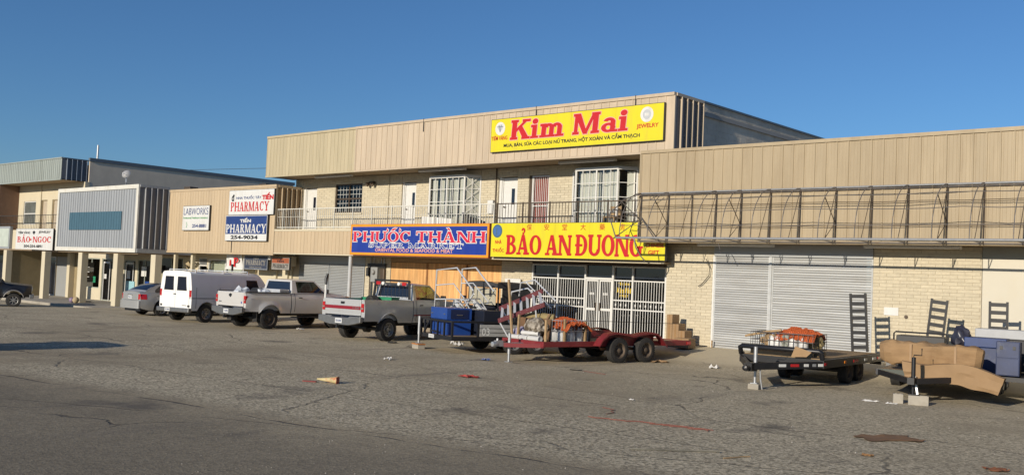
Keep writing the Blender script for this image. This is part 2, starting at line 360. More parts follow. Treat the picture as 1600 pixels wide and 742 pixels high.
def bricks(parent, areas, budget=300, holes=()):
    """areas (x0,x1,z0,z1,y): running bond; the first `budget` bricks are parts, the others one joined part"""
    rest = MB(); used = 0
    for (x0, x1, z0, z1, y) in areas:
        mo = MB().box(x0, x1, y+.004, y+.10, z0, z1).build('mortar_bed', MORTAR, parent)
        nr = int((z1-z0)/BR_H+.5); bh = (z1-z0)/nr
        for r in range(nr):
            za = z0+r*bh; zc = za+bh/2; x = x0 - (BR_L/2 if r % 2 else 0)
            while x < x1-.02:
                a, b = max(x, x0), min(x+BR_L, x1); x += BR_L
                segs = [(a, b)]
                for (hx0, hx1, hz0, hz1) in holes:
                    if hz0 < zc < hz1:
                        ns = []
                        for (p, q) in segs:
                            if q <= hx0 or p >= hx1: ns.append((p, q)); continue
                            if p < hx0: ns.append((p, hx0))
                            if q > hx1: ns.append((hx1, q))
                        segs = ns
                for (p, q) in segs:
                    if q-p < .05: continue
                    dy = random.uniform(-.003, .003)
                    if used < budget:
                        put('brick', _bm, parent, (p+JT/2, y+dy, za+JT/2), None, ((q-p-JT)/(BR_L-JT), 1, (bh-JT)/(BR_H-JT))); used += 1
                    else: rest.box(p+JT/2, q-JT/2, y-.010+dy, y+.02, za+JT/2, za+bh-JT/2)
    if rest.v: rest.build('brick', BRICK, parent, kind='stuff')
def wallbox(parent, x0, x1, y0, y1, z0, z1, m, holes=(), name='wall'):
    """front wall slab with rectangular holes right through it"""
    xs = sorted({x0, x1, *[h[0] for h in holes], *[h[1] for h in holes]}); xs = [x for x in xs if x0 <= x <= x1]
    zs = sorted({z0, z1, *[h[2] for h in holes], *[h[3] for h in holes]}); zs = [z for z in zs if z0 <= z <= z1]
    mb = MB()
    for i in range(len(xs)-1):
        run = None
        for j in range(len(zs)-1):
            cx, cz = (xs[i]+xs[i+1])/2, (zs[j]+zs[j+1])/2
            if any(h[0] < cx < h[1] and h[2] < cz < h[3] for h in holes):
                if run is not None: mb.box(xs[i], xs[i+1], y0, y1, run, zs[j]); run = None
            elif run is None: run = zs[j]
        if run is not None: mb.box(xs[i], xs[i+1], y0, y1, run, zs[-1])
    return mb.build(name, m, parent)
def frame(parent, x0, x1, z0, z1, y, w, d, m, name='frame', mull=(), bars=(), bw=None):
    """rectangular frame facing -Y, with vertical mullions at mull and cross bars at bars"""
    mb = MB(); bw = bw or w
    mb.box(x0, x0+w, y, y+d, z0, z1).box(x1-w, x1, y, y+d, z0, z1).box(x0+w, x1-w, y+.001, y+d, z1-w, z1).box(x0+w, x1-w, y+.001, y+d, z0, z0+w)
    for x in mull: mb.box(x-bw/2, x+bw/2, y+.003, y+d-.002, z0+w, z1-w)
    for z in bars: mb.box(x0+w, x1-w, y+.006, y+d-.004, z-bw/2, z+bw/2)
    return mb.build(name, m, parent)
def pane(parent, x0, x1, z0, z1, y, m=None, name='pane'):
    return MB().box(x0, x1, y, y+.008, z0, z1).build(name, m or GLASSD, parent)
def door(parent, x0, x1, z0, z1, y, m=None, lite=True, dark=None):
    """entry door set back in its jamb: frame, leaf, narrow light, lever; a part of the building with sub-parts"""
    m = m or WPAINT
    f = frame(parent, x0, x1, z0, z1, y+.10, .05, .10, m, 'door')
    w = x1-x0
    leaf = MB(); leaf.box(x0+.05, x1-.05, y+.14, y+.18, z0+.02, z1-.05)
    for (a, b, c, d) in ((.12, .45, .06, .40), (.55, .88, .06, .40)):
        leaf.box(x0+.05+(w-.1)*a, x0+.05+(w-.1)*b, y+.132, y+.14, z0+(z1-z0)*c, z0+(z1-z0)*d)
    leaf.build('door_leaf', m, f, bevel=.004)
    if lite: MB().box(x0+w*.56, x0+w*.75, y+.128, y+.139, z0+(z1-z0)*.50, z0+(z1-z0)*.80).build('door_light', OPG, f)
    MB().cyl((x0+.13, y+.14, z0+1.0), (x0+.13, y+.08, z0+1.0), .03, 10).cyl((x0+.13, y+.085, z0+1.0), (x0+.24, y+.085, z0+1.0), .012, 8).build('handle', BROWNM, f, smooth=40)
    return f
def shutter(parent, x0, x1, z0, z1, y, m, sp=.077):
    """roller shutter: every slat its own piece, guides at the sides, bottom bar"""
    n = round((z1-z0)/sp); h = (z1-z0)/n; L = x1-x0-.10
    sh = MB().box(x0, x0+.05, y-.03, y+.04, z0, z1).box(x1-.05, x1, y-.03, y+.04, z0, z1).build('shutter', m, parent)
    prof = [(0, 0), (-.010, h*.12), (-.019, h*.35), (-.019, h*.62), (-.010, h*.86), (0, h-.006), (.012, h-.006), (.012, 0)]
    me = MB().prism(prof, lambda a, b, d: (d, a, b), 0, L).mesh('slat', m, smooth=50)
    for i in range(1, n): put('slat', me, sh, (x0+.05, y, z0+i*h))
    MB().box(x0+.052, x1-.052, y-.03, y+.02, z0, z0+h-.008).build('bottom_bar', m, sh)
    return sh
def strip_light(x0, x1, y, z, label, group='fluorescent strip lights under the soffits'):
    t = thing('strip_light', label, 'strip light', (x0, y, z), 0, group); L = x1-x0
    MB().box(0, L, -.09, .09, -.05, 0).build('housing', WPAINT, t, bevel=.01)
    for s in (-.05, .05): MB().cyl((.04, s, -.07), (L-.04, s, -.07), .019, 10).build('tube', LAMPW, t, smooth=40)
    MB().box(0, .035, -.085, .085, -.095, -.0505).box(L-.035, L, -.085, .085, -.095, -.0505).build('end_cap', WPAINT, t)
def curtain(parent, x0, x1, z0, z1, y, m=None, n=None, amp=.035):
    n = n or int((x1-x0)/.025); mb = MB()
    mb.grid([[(x0+(x1-x0)*i/n, y+amp*math.sin(i*.9+.6*math.sin(i*.37)), z) for z in (z0, (z0+z1)/2, z1)] for i in range(n+1)])
    return mb.build('curtain', m or CLOTHW, parent, smooth=80)

# ------------------------------------------------------------ two-storey shop building in the middle
YW, YF = 30.2, 28.65
X0, X1 = -42.0, -18.6
B = thing('shop_building', 'long two-storey cream brick shop building with balcony and ribbed tan fascia, tallest in the row', 'building', (0, 0, 0))
ups = [(-41.36, -40.2, 4.25, 6.44), (-38.73, -36.69, 5.15, 6.55), (-33.88, -32.92, 4.25, 6.5), (-32.0, -28.9, 4.25, 6.60),
       (-27.88, -26.82, 4.25, 6.51), (-26.2, -25.14, 4.25, 6.52), (-23.95, -20.9, 4.25, 6.6)]
wallbox(B, X0, X1, YW+.10, YW+.30, 4.2, 6.9, MORTAR, ups)
low = [(-41.4, -36.2, -.5, 3.02), (-34.4, -27.5, -.5, 3.02), (-25.85, -19.45, -.5, 3.02)]
wallbox(B, X0, X1, YW+.10, YW+.30, -.4, 3.05, MORTAR, low)
bricks(B, [(-27.5, -25.85, .2, 3.04, YW), (-36.2, -34.4, .1, 3.04, YW)], 240)
bricks(B, [(X0, -41.36, 4.26, 6.88, YW), (-40.2, -38.73, 4.26, 6.88, YW), (-36.69, -33.88, 4.26, 6.88, YW), (-32.92, -32.0, 4.26, 6.88, YW),
           (-28.9, -27.88, 4.26, 6.88, YW), (-26.82, -26.2, 4.26, 6.88, YW), (-25.14, -23.95, 4.26, 6.88, YW), (-20.9, X1, 4.26, 6.88, YW),
           (-41.36, -40.2, 6.44, 6.88, YW), (-38.73, -36.69, 4.26, 5.15, YW), (-38.73, -36.69, 6.55, 6.88, YW), (-33.88, -32.92, 6.5, 6.88, YW), (-32, -28.9, 6.6, 6.88, YW),
           (-27.88, -26.82, 6.51, 6.88, YW), (-26.2, -25.14, 6.52, 6.88, YW), (-23.95, -20.9, 6.6, 6.88, YW)], 60)
MB().box(X0, X1, 45.8, 46, 0, 8.9).box(X0-.2, X0, 30.52, 46, 0, 8.9).build('rear_wall', BLOCK, B)
MB().box(X0, X1, YW+.30, YW+.5, 0, 8.6).build('dark_backing', INT, B)
# side wall above the lower roof: courses of grey block
sw = MB(); rowh = .205
for r in range(int(2.9/rowh)+1):
    z = 6.0+r*rowh; y = 30.55-(.2 if r % 2 else 0)
    while y < 46:
        a, b = max(y, 30.55), min(y+.4, 46.0); y += .4
        if b-a > .03: sw.box(-18.63, -18.585+random.uniform(-.003, .003), a+.0015, b-.0015, z+.0015, min(z+rowh, 8.93)-.0015)
MB().box(-18.70, -18.60, 30.5, 46, 3, 8.92).build('side_wall', BLOCK, B)
sw.build('block', BLOCK, B, kind='stuff')
MB().box(X0, -18.5, YF+.12, 46, 8.45, 8.6).build('roof', ROOFM, B)
MB().box(-18.80, -18.52, 30.53, 46.1, 8.925, 8.99).build('coping', COPE_D, B)
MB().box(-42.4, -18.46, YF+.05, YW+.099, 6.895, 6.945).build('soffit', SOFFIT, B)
MB().box(-42.36, -18.50, YF+.025, YF+.12, 6.95, 8.80).build('fascia_backing', INT, B)
siding(B, -42.4, -35.42, 6.94, 8.82, YF, .268, TAN_O, rib=.016)
siding(B, -35.37, -18.43, 6.94, 8.82, YF-.02, .345, TAN_P)
MB().box(-42.42, -35.43, YF-.045, YF+.06, 8.825, 8.93).box(-42.42, -35.43, YF-.035, YF+.06, 6.86, 6.935).box(-42.42, -42.405, YF-.02, YF+.06, 6.94, 8.82).build('fascia_trim', TAN_O, B)
MB().box(-35.425, -18.40, YF-.065, YF+.08, 8.825, 8.935).box(-35.425, -18.42, YF-.045, YF+.06, 6.86, 6.935).box(-35.425, -35.375, YF-.05, YF+.06, 6.94, 8.82).build('fascia_trim', TAN_P, B)
MB().box(-18.44, -18.38, YF-.03, YF+.05, 6.94, 8.82).build('corner_trim', TAN_P, B)
siding_side(B, -18.43, YF+.06, 30.5, 6.9, 8.82, 5, SHADEM, TAN_P)
MB().box(-18.48, -18.36, YF+.09, 30.52, 8.825, 8.93).build('fascia_trim', TAN_P, B)
for x in (-30.9, -24.6, -20.0): MB().box(x-.012, x+.012, YF-.075, YF-.045, 8.4, 8.96).build('cable_clip', DARKM, B)
# doors, window, gate, bays
for a, b, t in ((-41.2, -40.2, 6.4), (-33.80, -32.92, 6.46), (-27.75, -26.85, 6.47)): door(B, a, b, 4.27, t, YW)
for a, b, t in ((-41.36, -41.2, 6.44), (-33.88, -33.80, 6.5), (-27.88, -27.75, 6.51)): MB().box(a, b, YW+.06, YW+.2, 4.27, t).build('door_jamb', WPAINT, B)
wf = frame(B, -38.73, -36.69, 5.15, 6.55, YW+.03, .06, .08, BROWNM, 'window', mull=(-37.71,), bars=(5.83,), bw=.07)
pane(wf, -38.66, -37.75, 5.22, 6.48, YW+.075); pane(wf, -37.67, -36.76, 5.22, 6.48, YW+.075)
gm = MB()
for xx in (-38.43, -38.2, -37.97, -37.45, -37.2, -36.98): gm.box(xx-.008, xx+.008, YW+.068, YW+.074, 5.22, 6.48)
for zz in (5.42, 5.62, 6.05, 6.27): gm.box(-38.66, -36.76, YW+.066, YW+.072, zz-.008, zz+.008)
gm.build('window_grid', WPAINT, wf)
MB().box(-38.8, -36.62, YW-.06, YW+.03, 5.07, 5.145).build('sill', CREAM, wf)
curtain(wf, -38.6, -37.9, 5.2, 6.45, YW+.20, CLOTHW); curtain(wf, -37.3, -36.8, 5.2, 6.45, YW+.20, CLOTHW)
# red curtained security gate
gt = frame(B, -26.05, -25.14, 4.27, 6.5, YW+.02, .06, .06, WPAINT, 'security_gate', bars=(5.28, 5.42), bw=.04)
for k in range(9): MB().box(-25.98+k*.097, -25.96+k*.097, YW+.035, YW+.055, 4.33, 6.44).build('bar', WPAINT, gt)
MB().box(-26.2, -26.05, YW+.05, YW+.2, 4.27, 6.5).build('door_jamb', BROWNM, B)
MB().box(-26.0, -25.2, YW+.12, YW+.15, 4.3, 6.46).build('door_leaf', mat('red_curtain_cloth', (.36,.07,.05), .85, var=.25, scale=4, stretch=(5,1,.2)), gt)
def bay(xl, xr, zb, zt, dep, cols, brs, deco, furn):
    """bay window with canted sides behind white security bars"""
    fl, fr_, yf = xl+dep, xr-dep, YW-dep
    b = MB()
    for (x, y) in ((xl, YW-.01), (fl, yf), (fr_, yf), (xr, YW-.01)): b.cyl((x, y, zb), (x, y, zt), .045, 8)
    for z in (zb+.03, zt-.03):
        b.beam((xl, YW, z), (fl, yf, z), .07, .06).beam((fl, yf, z), (fr_, yf, z), .07, .06).beam((fr_, yf, z), (xr, YW, z), .07, .06)
    f = b.build('bay_window', WPAINT, B)
    for i in range(cols+1):
        x = fl+(fr_-fl)*i/cols; heavy = i % 3 == 0
        MB().box(x-(.03 if heavy else .012), x+(.03 if heavy else .012), yf-.02, yf+.015, zb+.06, zt-.06).build('bar', WPAINT, f)
    for i in range(1, brs):
        z = zb+(zt-zb)*i/brs; MB().box(fl, fr_, yf-.026, yf-.006, z-.012, z+.012).beam((fr_, yf, z), (xr, YW, z), .02, .024).beam((xl, YW, z), (fl, yf, z), .02, .024).build('cross_bar', WPAINT, f)
    MB().box(fl+.03, fr_-.03, yf+.05, yf+.058, zb+.06, zt-.06).build('pane', GLASS, f)
    sd = MB().beam((fr_, yf+.06, (zb+zt)/2), (xr-.02, YW+.05, (zb+zt)/2), .008, zt-zb-.12); sd.build('pane', GLASS, f)
    if deco:
        d = MB(); P0, P1 = V((fr_, yf-.02, 0)), V((xr, YW-.03, 0))
        def q(s, t): return P0.lerp(P1, s)+V((0, 0, zb+(zt-zb)*t))
        for k in range(4):
            a, c = k/4, (k+1)/4
            d.beam(q(.04, a), q(.96, c), .02, .02).beam(q(.96, a), q(.04, c), .02, .02)
        d.beam(q(.5, 0), q(.5, 1), .03, .03); d.build('scrollwork', WPAINT, f)
        MB().beam((fr_+.02, yf+.10, (zb+zt)/2), (xr-.04, YW+.09, (zb+zt)/2), .02, zt-zb-.15).build('board', CREAM2, f)
    MB().prism([(xl, YW), (fl, yf), (fr_, yf), (xr, YW)], lambda a, c, z: (a, c, z), zt+.002, zt+.06).build('bay_roof', WPAINT, f)
    MB().prism([(xl, YW), (fl, yf), (fr_, yf), (xr, YW)], lambda a, c, z: (a, c, z), zb-.06, zb-.002).build('bay_floor', WPAINT, f)
    if furn:
        curtain(f, fl+.05, fl+1.05, zb, zt-.1, yf+.22); curtain(f, fl+1.02, fl+1.42, zb+.4, zt-.1, yf+.28); curtain(f, fr_-.55, fr_-.05, zb, zt-.1, yf+.20)
        curtain(f, xr-.42, xr-.06, zb, zt-.1, YW-.06, amp=.02)
    else:
        for k in range(5): curtain(f, fl+.03+k*.42, fl+.38+k*.42, zb, zt-.1, yf+.16+.03*(k % 2), CLOTHW, amp=.05)
bay(-32.0, -28.9, 4.42, 6.58, .49, 6, 4, True, False)
bay(-23.9, -20.9, 4.42, 6.58, .52, 6, 4, False, True)
MB().box(-28.35, -28.05, YW-.14, YW-.012, 5.0, 5.55).build('meter_box', WPAINT, B, bevel=.01)
MB().tube([(-27.98, YW-.05, 6.88), (-27.98, YW-.05, 4.3)], .028, 8).build('downpipe', BROWNM, B, smooth=40)
MB().tube([(-34.75, YW-.05, 6.88), (-34.75, YW-.05, 4.3)], .018, 8).build('downpipe', CREAM, B, smooth=40)
fx = MB(); fx.box(-36.15, -35.75, YW-.10, YW-.012, 6.48, 6.60); fx.lathe([(0, 0), (.07, .02), (.10, .16), (.06, .17), (0, .12)], (-36.05, YW-.12, 6.5), (-.3, -.8, -.4), 14).lathe([(0, 0), (.07, .02), (.10, .16), (.06, .17), (0, .12)], (-35.8, YW-.12, 6.5), (.4, -.8, -.4), 14)
fx.build('flood_lamp', BROWNM, B, smooth=40)
# balcony slab and its ribbed band
MB().box(-51.7, -18.6, YF+.10, YW+.099, 4.05, 4.245).build('balcony_floor', CONC, B)
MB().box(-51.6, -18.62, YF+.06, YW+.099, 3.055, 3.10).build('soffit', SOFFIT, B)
MB().box(-41.38, -18.66, YF+.03, YF+.10, 3.12, 4.15).build('fascia_backing', INT, B)
siding(B, -41.4, -18.62, 3.10, 4.16, YF, .268, TAN_M, rib=.016)
MB().box(-41.4, -18.62, YF-.03, YF+.12, 4.165, 4.262).box(-41.4, -18.62, YF-.025, YF+.06, 3.045, 3.095).build('fascia_trim', CREAM, B)
# ground floor: shutters, plywood, storefront
MB().box(-41.4, -36.2, YW-.02, YW+.08, 2.68, 3.04).build('shutter_hood', SHUT2, B)
shutter(B, -41.35, -38.95, .1, 2.68, YW+.02, SHUT2); shutter(B, -38.9, -36.25, .1, 2.68, YW+.02, SHUT2)
MB().cyl((-35.56, 28.78, .0), (-35.56, 28.78, 3.05), .09, 16).build('pipe_column', mat('grey_white_paint', (.55,.56,.56), .5), B, smooth=40)
x = -34.38
hood = MB().box(-34.4, -27.5, YW-.02, YW+.08, 2.86, 3.04).build('timber_header', WOOD, B)
k = 0
while x < -27.6:
    w = min(1.22, -27.52-x); dy = random.uniform(0, .02)
    MB().box(x+.004, x+w-.004, YW+.0+dy, YW+.03+dy, .2, 2.84).build('plywood_sheet', PLY, B)
    x += w
for xx in (-31.95, -29.5): MB().box(xx-.045, xx+.045, YW-.035, YW-.002, .25, 2.82).build('batten', mat('stained_timber', (.34,.16,.06), .85, var=.3), B)
# storefront with white bars
S0, S1 = -25.82, -19.47
sf = MB()
for xx in (S0+.035, -24.47, -23.13, -20.95+.02, S1-.03): sf.box(xx-.035, xx+.035, YW-.04, YW+.05, .36, 2.96)
sf.box(-21.86, -21.78, YW-.05, YW+.05, .36, 2.96)
for (a, b) in ((S0+.07, -24.51), (-24.43, -23.17), (-21.775, -20.97), (-20.89, S1-.065)):
    for z in (2.42, 1.36, 1.68): sf.box(a, b, YW-.03, YW+.0, z-.022, z+.022)
    sf.box(a, b, YW-.03, YW+.02, .36, .44); sf.box(a, b, YW-.03, YW+.02, 2.9, 2.955)
sf.box(-23.09, -21.865, YW-.045, YW+.045, 2.42, 2.50)
s_ = sf.build('storefront', WPAINT, B)
orn = MB().box(-.028, .028, 0, .006, 0, .09).mesh('bar_ornament', WPAINT)
bm_ = MB().box(-.0095, .0095, -.022, -.004, 0, 1).mesh('bar', WPAINT)
for (a, b) in ((S0+.07, -24.51), (-24.43, -23.17), (-21.775, -20.97), (-20.89, S1-.065)):
    n = int((b-a)/.118)
    for i in range(1, n+1): put('bar', bm_, s_, (a+(b-a)*i/(n+1), YW, .44), None, (1, 1, 1.96))
    for i in range(1, n+1, 2): put('bar_ornament', orn, s_, (a+(b-a)*i/(n+1), YW-.034, 1.47))
for (a, b) in ((-23.08, -22.50), (-22.45, -21.87)):
    d = frame(B, a, b, .37, 2.41, YW-.02, .055, .05, WPAINT, 'glass_door', bars=(1.30,), bw=.09)
    for i in range(1, 6): put('bar', bm_, d, (a+.055+(b-a-.11)*i/6, YW+.02, .43), None, (1, 1, 1.93))
    for i in (2, 3, 4): put('bar_ornament', orn, d, (a+.055+(b-a-.11)*i/6, YW-.015, 1.84))
    MB().box(b-.09 if a < -23 else a+.05, b-.05 if a < -23 else a+.09, YW-.07, YW-.021, 1.25, 1.55).build('handle', BROWNM, d)
for (a, b, c) in ((S0+.07, -24.51, 0), (-24.43, -23.17, 0), (-23.05, -21.87, 1), (-21.775, -20.97, 0), (-20.89, S1-.065, 0)):
    pane(s_, a, b, .44, 2.40, YW+.06); pane(s_, a, b, 2.5, 2.95, YW+.04, OPG, 'transom_pane')
MB().box(S0, S1, YW+.0, YW+.1, 2.96, 3.04).build('header', BROWNM, B)
MB().box(S0-.03, S1+.03, YW-.05, YW+.10, .05, .36).build('stall_riser', CONC, B)
for k in range(10):
    xx = -25.5+k*.6; h = random.uniform(.5, 1.0)
    MB().box(xx, xx+random.uniform(.2, .42), YW+.14, YW+.28, .45, .45+h).build('display_goods', mat('shop_goods', (.45,.40,.33), .8, var=.5, scale=3, rnd=.45), B)
MB().box(-21.72, -21.35, YW+.09, YW+.12, .5, 1.6).build('poster', SIGNW, B)
# meter bank on the brick pier
mt = thing('meter_bank', 'grey electric meters and black conduits on brick pier beside the plywood', 'electric meter', (-35.3, YW, 1.6))
MB().box(-.62, .62, -.10, -.012, .95, 1.15).build('trough', DARKM, mt)
MB().box(-.25, .22, -.22, -.012, .30, .98).lathe([(0, 0), (.11, 0), (.11, .08), (.09, .11), (0, .12)], (-.02, -.22, .75), (0, -1, 0), 16).build('meter', mat('meter_grey', (.33,.34,.33), .5), mt, smooth=40, bevel=.01)
MB().box(-.60, -.42, -.20, -.012, .55, .95).build('fuse_box', DARKM, mt)
MB().box(.34, .62, -.16, -.012, .0, .94).build('cable_coil', BROWNM, mt, bevel=.05)
for xx in (-.5, -.06, .08): MB().tube([(xx, -.05, .30 if xx > -.4 else .55), (xx, -.05, -1.3)], .02, 7).build('conduit', BROWNM, mt, smooth=40)
for xx in (-.45, -.2, .3, .5): MB().tube([(xx, -.06, 1.15), (xx+.03, -.07, 1.44)], .022, 7).build('conduit', GALV, mt, smooth=40)
ld = thing('door_panel', 'white panelled door slab leaning on brick pier behind the rolling stairs', 'door', (-26.75, YW-.02, .3))
MB().box(-.42, .42, -.12, -.08, 0, 2.02).build('leaf', WPAINT, ld, bevel=.005)
for (a, b, c, d) in ((-.32, -.05, .2, .9), (.05, .32, .2, .9), (-.32, -.05, 1.05, 1.8), (.05, .32, 1.05, 1.8)): MB().box(a, b, -.135, -.121, c, d).build('panel', WPAINT, ld, bevel=.006)
for a, b, l in ((-39.3, -36.55, 'white strip light under olive end of upper soffit, above the brown window'), (-31.9, -29.1, 'white strip light under upper soffit above the left bay window'), (-24.0, -21.35, 'white strip light under upper soffit above the right bay window')):
    strip_light(a, b, 29.4, 6.88, l)
# balcony railing
rl = thing('balcony_railing', 'long iron balcony railing, white at left and dark bronze beside the yellow sign', 'railing', (0, 28.78, 4.255))
def rails(xa, xb, m, hs=(.10, 1.0), extra=None):
    mb = MB()
    for h in hs: mb.box(xa, xb, -.02, .02, h-.02, h+.02)
    if extra: mb.box(xa, xb, -.008, .008, extra-.008, extra+.008)
    mb.build('rail', m, rl)
    n = round((xb-xa)/.15); bar = MB().box(-.008, .008, -.008, .008, .12, .98).mesh('baluster', m); post = MB().box(-.022, .022, -.022, .022, 0, 1.04).mesh('post', m)
    for i in range(n+1):
        put('post' if i % 9 == 0 or i == n else 'baluster', post if i % 9 == 0 or i == n else bar, rl, (xa+(xb-xa)*i/n, 0, 0))
RW = mat('railing_white', (.72,.70,.62), .55, var=.1, dirt=(.45,.33,.2), dscale=6, dlo=.62, dhi=.8)
rails(-42.3, -26.75, RW, extra=.62); rails(-26.6, -19.35, BROWNM, extra=.45)
# white sheets and black cushions behind the railing at the left bay
sh_ = thing('railing_cover', 'folded white plastic sheets hanging on balcony railing below the left bay window', 'plastic sheet', (-31.1, 28.9, 4.27))
MB().grid([[(i*.06, .03*math.sin(i*1.1), z) for z in (0, .3, .55-.004*i)] for i in range(32)]).build('sheet', WPAINT, sh_, smooth=70)
ch = thing('vent_stack', 'row of black slats leaning on balcony behind the railing', 'slats', (-28.7, 29.0, 4.27))
for k in range(7): MB().box(k*.19, k*.19+.13, 0, .03, 0, .62-.05*k).build('slat', BLACKP, ch)
cr = thing('balcony_chair', 'brown wooden chair on balcony behind the dark railing', 'chair', (-21.7, 29.3, 4.26))
for (a, b) in ((0, 0), (.45, 0), (0, .42), (.45, .42)): MB().box(a-.02, a+.02, b-.02, b+.02, 0, .9 if b else .44).build('leg', WOOD, cr)
MB().box(-.04, .49, -.03, .45, .44, .49).build('seat', WOOD, cr)
for z in (.6, .72, .84): MB().box(.021, .429, .40, .43, z-.04, z+.04).build('slat', WOOD, cr)

# ------------------------------------------------------------ single-storey building at the right
YR, YRF = 29.1, 28.0
RB = thing('brick_shop', 'single-storey cream brick shop with tall tan ribbed fascia and grey roller shutters', 'building')
RX1 = 14.0
sh_holes = [(-16.9, -11.56, -.5, 3.75)]
wallbox(RB, -18.78, -8.5, YR+.10, YR+.30, -.4, 3.75, MORTAR, sh_holes)
MB().box(-18.78, -18.60, YR+.12, 30.1, 0, 3.7).build('side_wall', MORTAR, RB)
bricks(RB, [(-11.56, -8.515, .25, 3.74, YR), (-18.78, -16.9, .25, 3.74, YR)], 300)
MB().box(-18.78, 14, YR-.015, YR+.1, -.3, .25).build('footing', CONC, RB)
MB().box(-8.5, RX1, YR-.01, YR+.3, .25, 3.42).build('wall', CREAM2, RB)
MB().box(-8.5, RX1, YR-.03, YR+.3, 3.425, 3.745).build('header', mat('grey_green_header', (.30,.30,.26), .6), RB)
MB().box(-16.9, -11.56, YR-.06, YR+.3, 3.36, 3.745).build('shutter_hood', SHUT2, RB)
shutter(RB, -16.9, -14.90, .33, 3.35, YR+.02, SHUT); shutter(RB, -14.82, -11.56, .33, 3.35, YR+.02, SHUT)
MB().box(-14.90, -14.82, YR-.05, YR+.08, .3, 3.36).build('shutter_post', SHUT, RB)
MB().box(-16.96, -16.9, YR-.02, YR+.09, .25, 3.36).build('shutter_jamb', WPAINT, RB)
MB().box(-16.9, -11.56, YR+.07, YR+.3, .25, .325).build('threshold', CONC, RB)
MB().box(-19.3, RX1, YRF+.03, YR+.3, 3.75, 3.79).build('soffit', mat('right_soffit_tan', (.40,.30,.18), .85), RB)  # slightly darker tan than the middle building's soffit
MB().box(-19.2, RX1, YRF+.025, YRF+.12, 3.8, 6.72).build('fascia_backing', INT, RB)
siding(RB, -19.24, RX1, 3.83, 6.76, YRF, .345, TAN_R)
MB().box(-19.27, RX1, YRF-.045, YRF+.10, 6.765, 6.87).box(-19.27, RX1, YRF-.03, YRF+.06, 3.735, 3.825).build('fascia_trim', TAN_R, RB)
MB().box(-19.29, -19.245, YRF-.03, YRF+.05, 3.83, 6.76).build('corner_trim', TAN_R, RB)
MB().box(-19.28, -19.255, YRF+.05, 29.6, 3.8, 6.76).build('fascia_return', TAN_R, RB)
MB().box(-18.55, RX1, YRF+.13, 46, 6.35, 6.5).build('roof', ROOFM, RB)
MB().box(RX1-.2, RX1, 29.42, 46, 0, 6.34).build('side_wall', BLOCK, RB)
MB().box(-11.2, -10.78, YR-.03, YR-.012, 1.72, 1.95).build('cover_plate', WPAINT, RB)
MB().cyl((-10.55, YR-.02, 1.7), (-10.55, YR-.06, 1.7), .05, 10).build('spigot', BROWNM, RB)
for x0 in (-17.2, -11.6, -6.5): strip_light(x0, x0+2.7, 28.5, 3.745, {-17.2: 'pale strip light under right soffit above the left roller shutter', -11.6: 'pale strip light under right soffit above bare cream brick', -6.5: 'pale strip light under right soffit above the plain cream wall'}[x0])

# ------------------------------------------------------------ bare awning frame on the right building
AW = thing('awning_frame', 'bare rusty pipe frame of a long awning without its cloth, on the tan fascia', 'awning frame')
AX0, AX1, AYF, AYB, AZ0, AZ1 = -19.15, 4.2, 26.72, 27.93, 3.80, 5.40
MB().tube([(AX0, AYB, AZ1), (AX1, AYB, AZ1)], .026, 8).build('top_rail', GALV, AW, smooth=40)
MB().tube([(AX0, AYB, AZ1-.07), (AX1, AYB, AZ1-.07)], .014, 8).build('top_rail', PIPE, AW, smooth=40)
MB().tube([(AX0-.12, AYF, AZ0+.02), (AX1, AYF, AZ0)], .036, 8).build('front_rail', GALV, AW, smooth=40)
MB().tube([(AX0, AYB, AZ0-.02), (AX1, AYB, AZ0-.02)], .018, 8).build('back_rail', PIPE, AW, smooth=40)
def arc(t): return (AYB-(AYB-AYF)*math.sin(t*math.pi/2)**1.0*1.0, AZ0+(AZ1-AZ0)*math.cos(t*math.pi/2)**.9)
for h in (.22, .42, .66, .86):
    y, z = arc(h); wig = [(AX0+(AX1-AX0)*i/26, y+random.uniform(-.02, .02), z+random.uniform(-.025, .025)) for i in range(27)]
    MB().tube(wig, .011, 6).build('purlin', PIPE, AW, smooth=40)
for z in (4.25, 4.95): MB().tube([(AX0+(AX1-AX0)*i/20, AYB-.06, z+random.uniform(-.02, .02)) for i in range(21)], .010, 6).build('purlin', BROWNM, AW, smooth=40)
xs_ = [AX0, -18.05, -17.15, -16.25, -15.35, -14.35, -13.38, -12.25, -11.18, -10.15, -9.1, -8.15, -7.1, -6.0, -5, -4, -3, -2, -1, 0, 1, 2, 3, AX1]
for i, x in enumerate(xs_):
    MB().tube([(x, AYB, AZ1), (x-.02, AYB, AZ0)], .017, 7).build('upright', BROWNM, AW, smooth=40)
    if i != 2: MB().tube([(x, *arc(k/9)) for k in range(10)], .013, 7).build('rib', PIPE, AW, smooth=40)
    MB().tube([(x, AYB, AZ0-.02), (x, AYF, AZ0)], .013, 7).build('strut', PIPE, AW, smooth=40)
    MB().tube([(x-.01, AYB, AZ1-.05), (x-.04, AYF+.55, AZ0)], .010, 6).build('strut', BROWNM, AW, smooth=40)
    if i % 3 == 1:
        y, z = arc(.45); MB().tube([(x, y, z), (x, AYB-.05, 4.35), (x, AYF+.4, AZ0)], .014, 6).build('brace', BROWNM, AW, smooth=40)
e = MB().tube([(AX0, AYB, AZ1), (AX0-.35, 27.4, 5.15), (AX0-.62, 26.95, 4.6), (AX0-.12, AYF, AZ0)], .02, 7).tube([(AX0-.4, 27.3, 5.1), (AX0, AYB-.05, 4.5), (AX0-.3, AYF+.1, AZ0)], .02, 6).tube([(AX0, AYB, 4.6), (AX0+.9, AYB-.4, AZ0)], .02, 6)
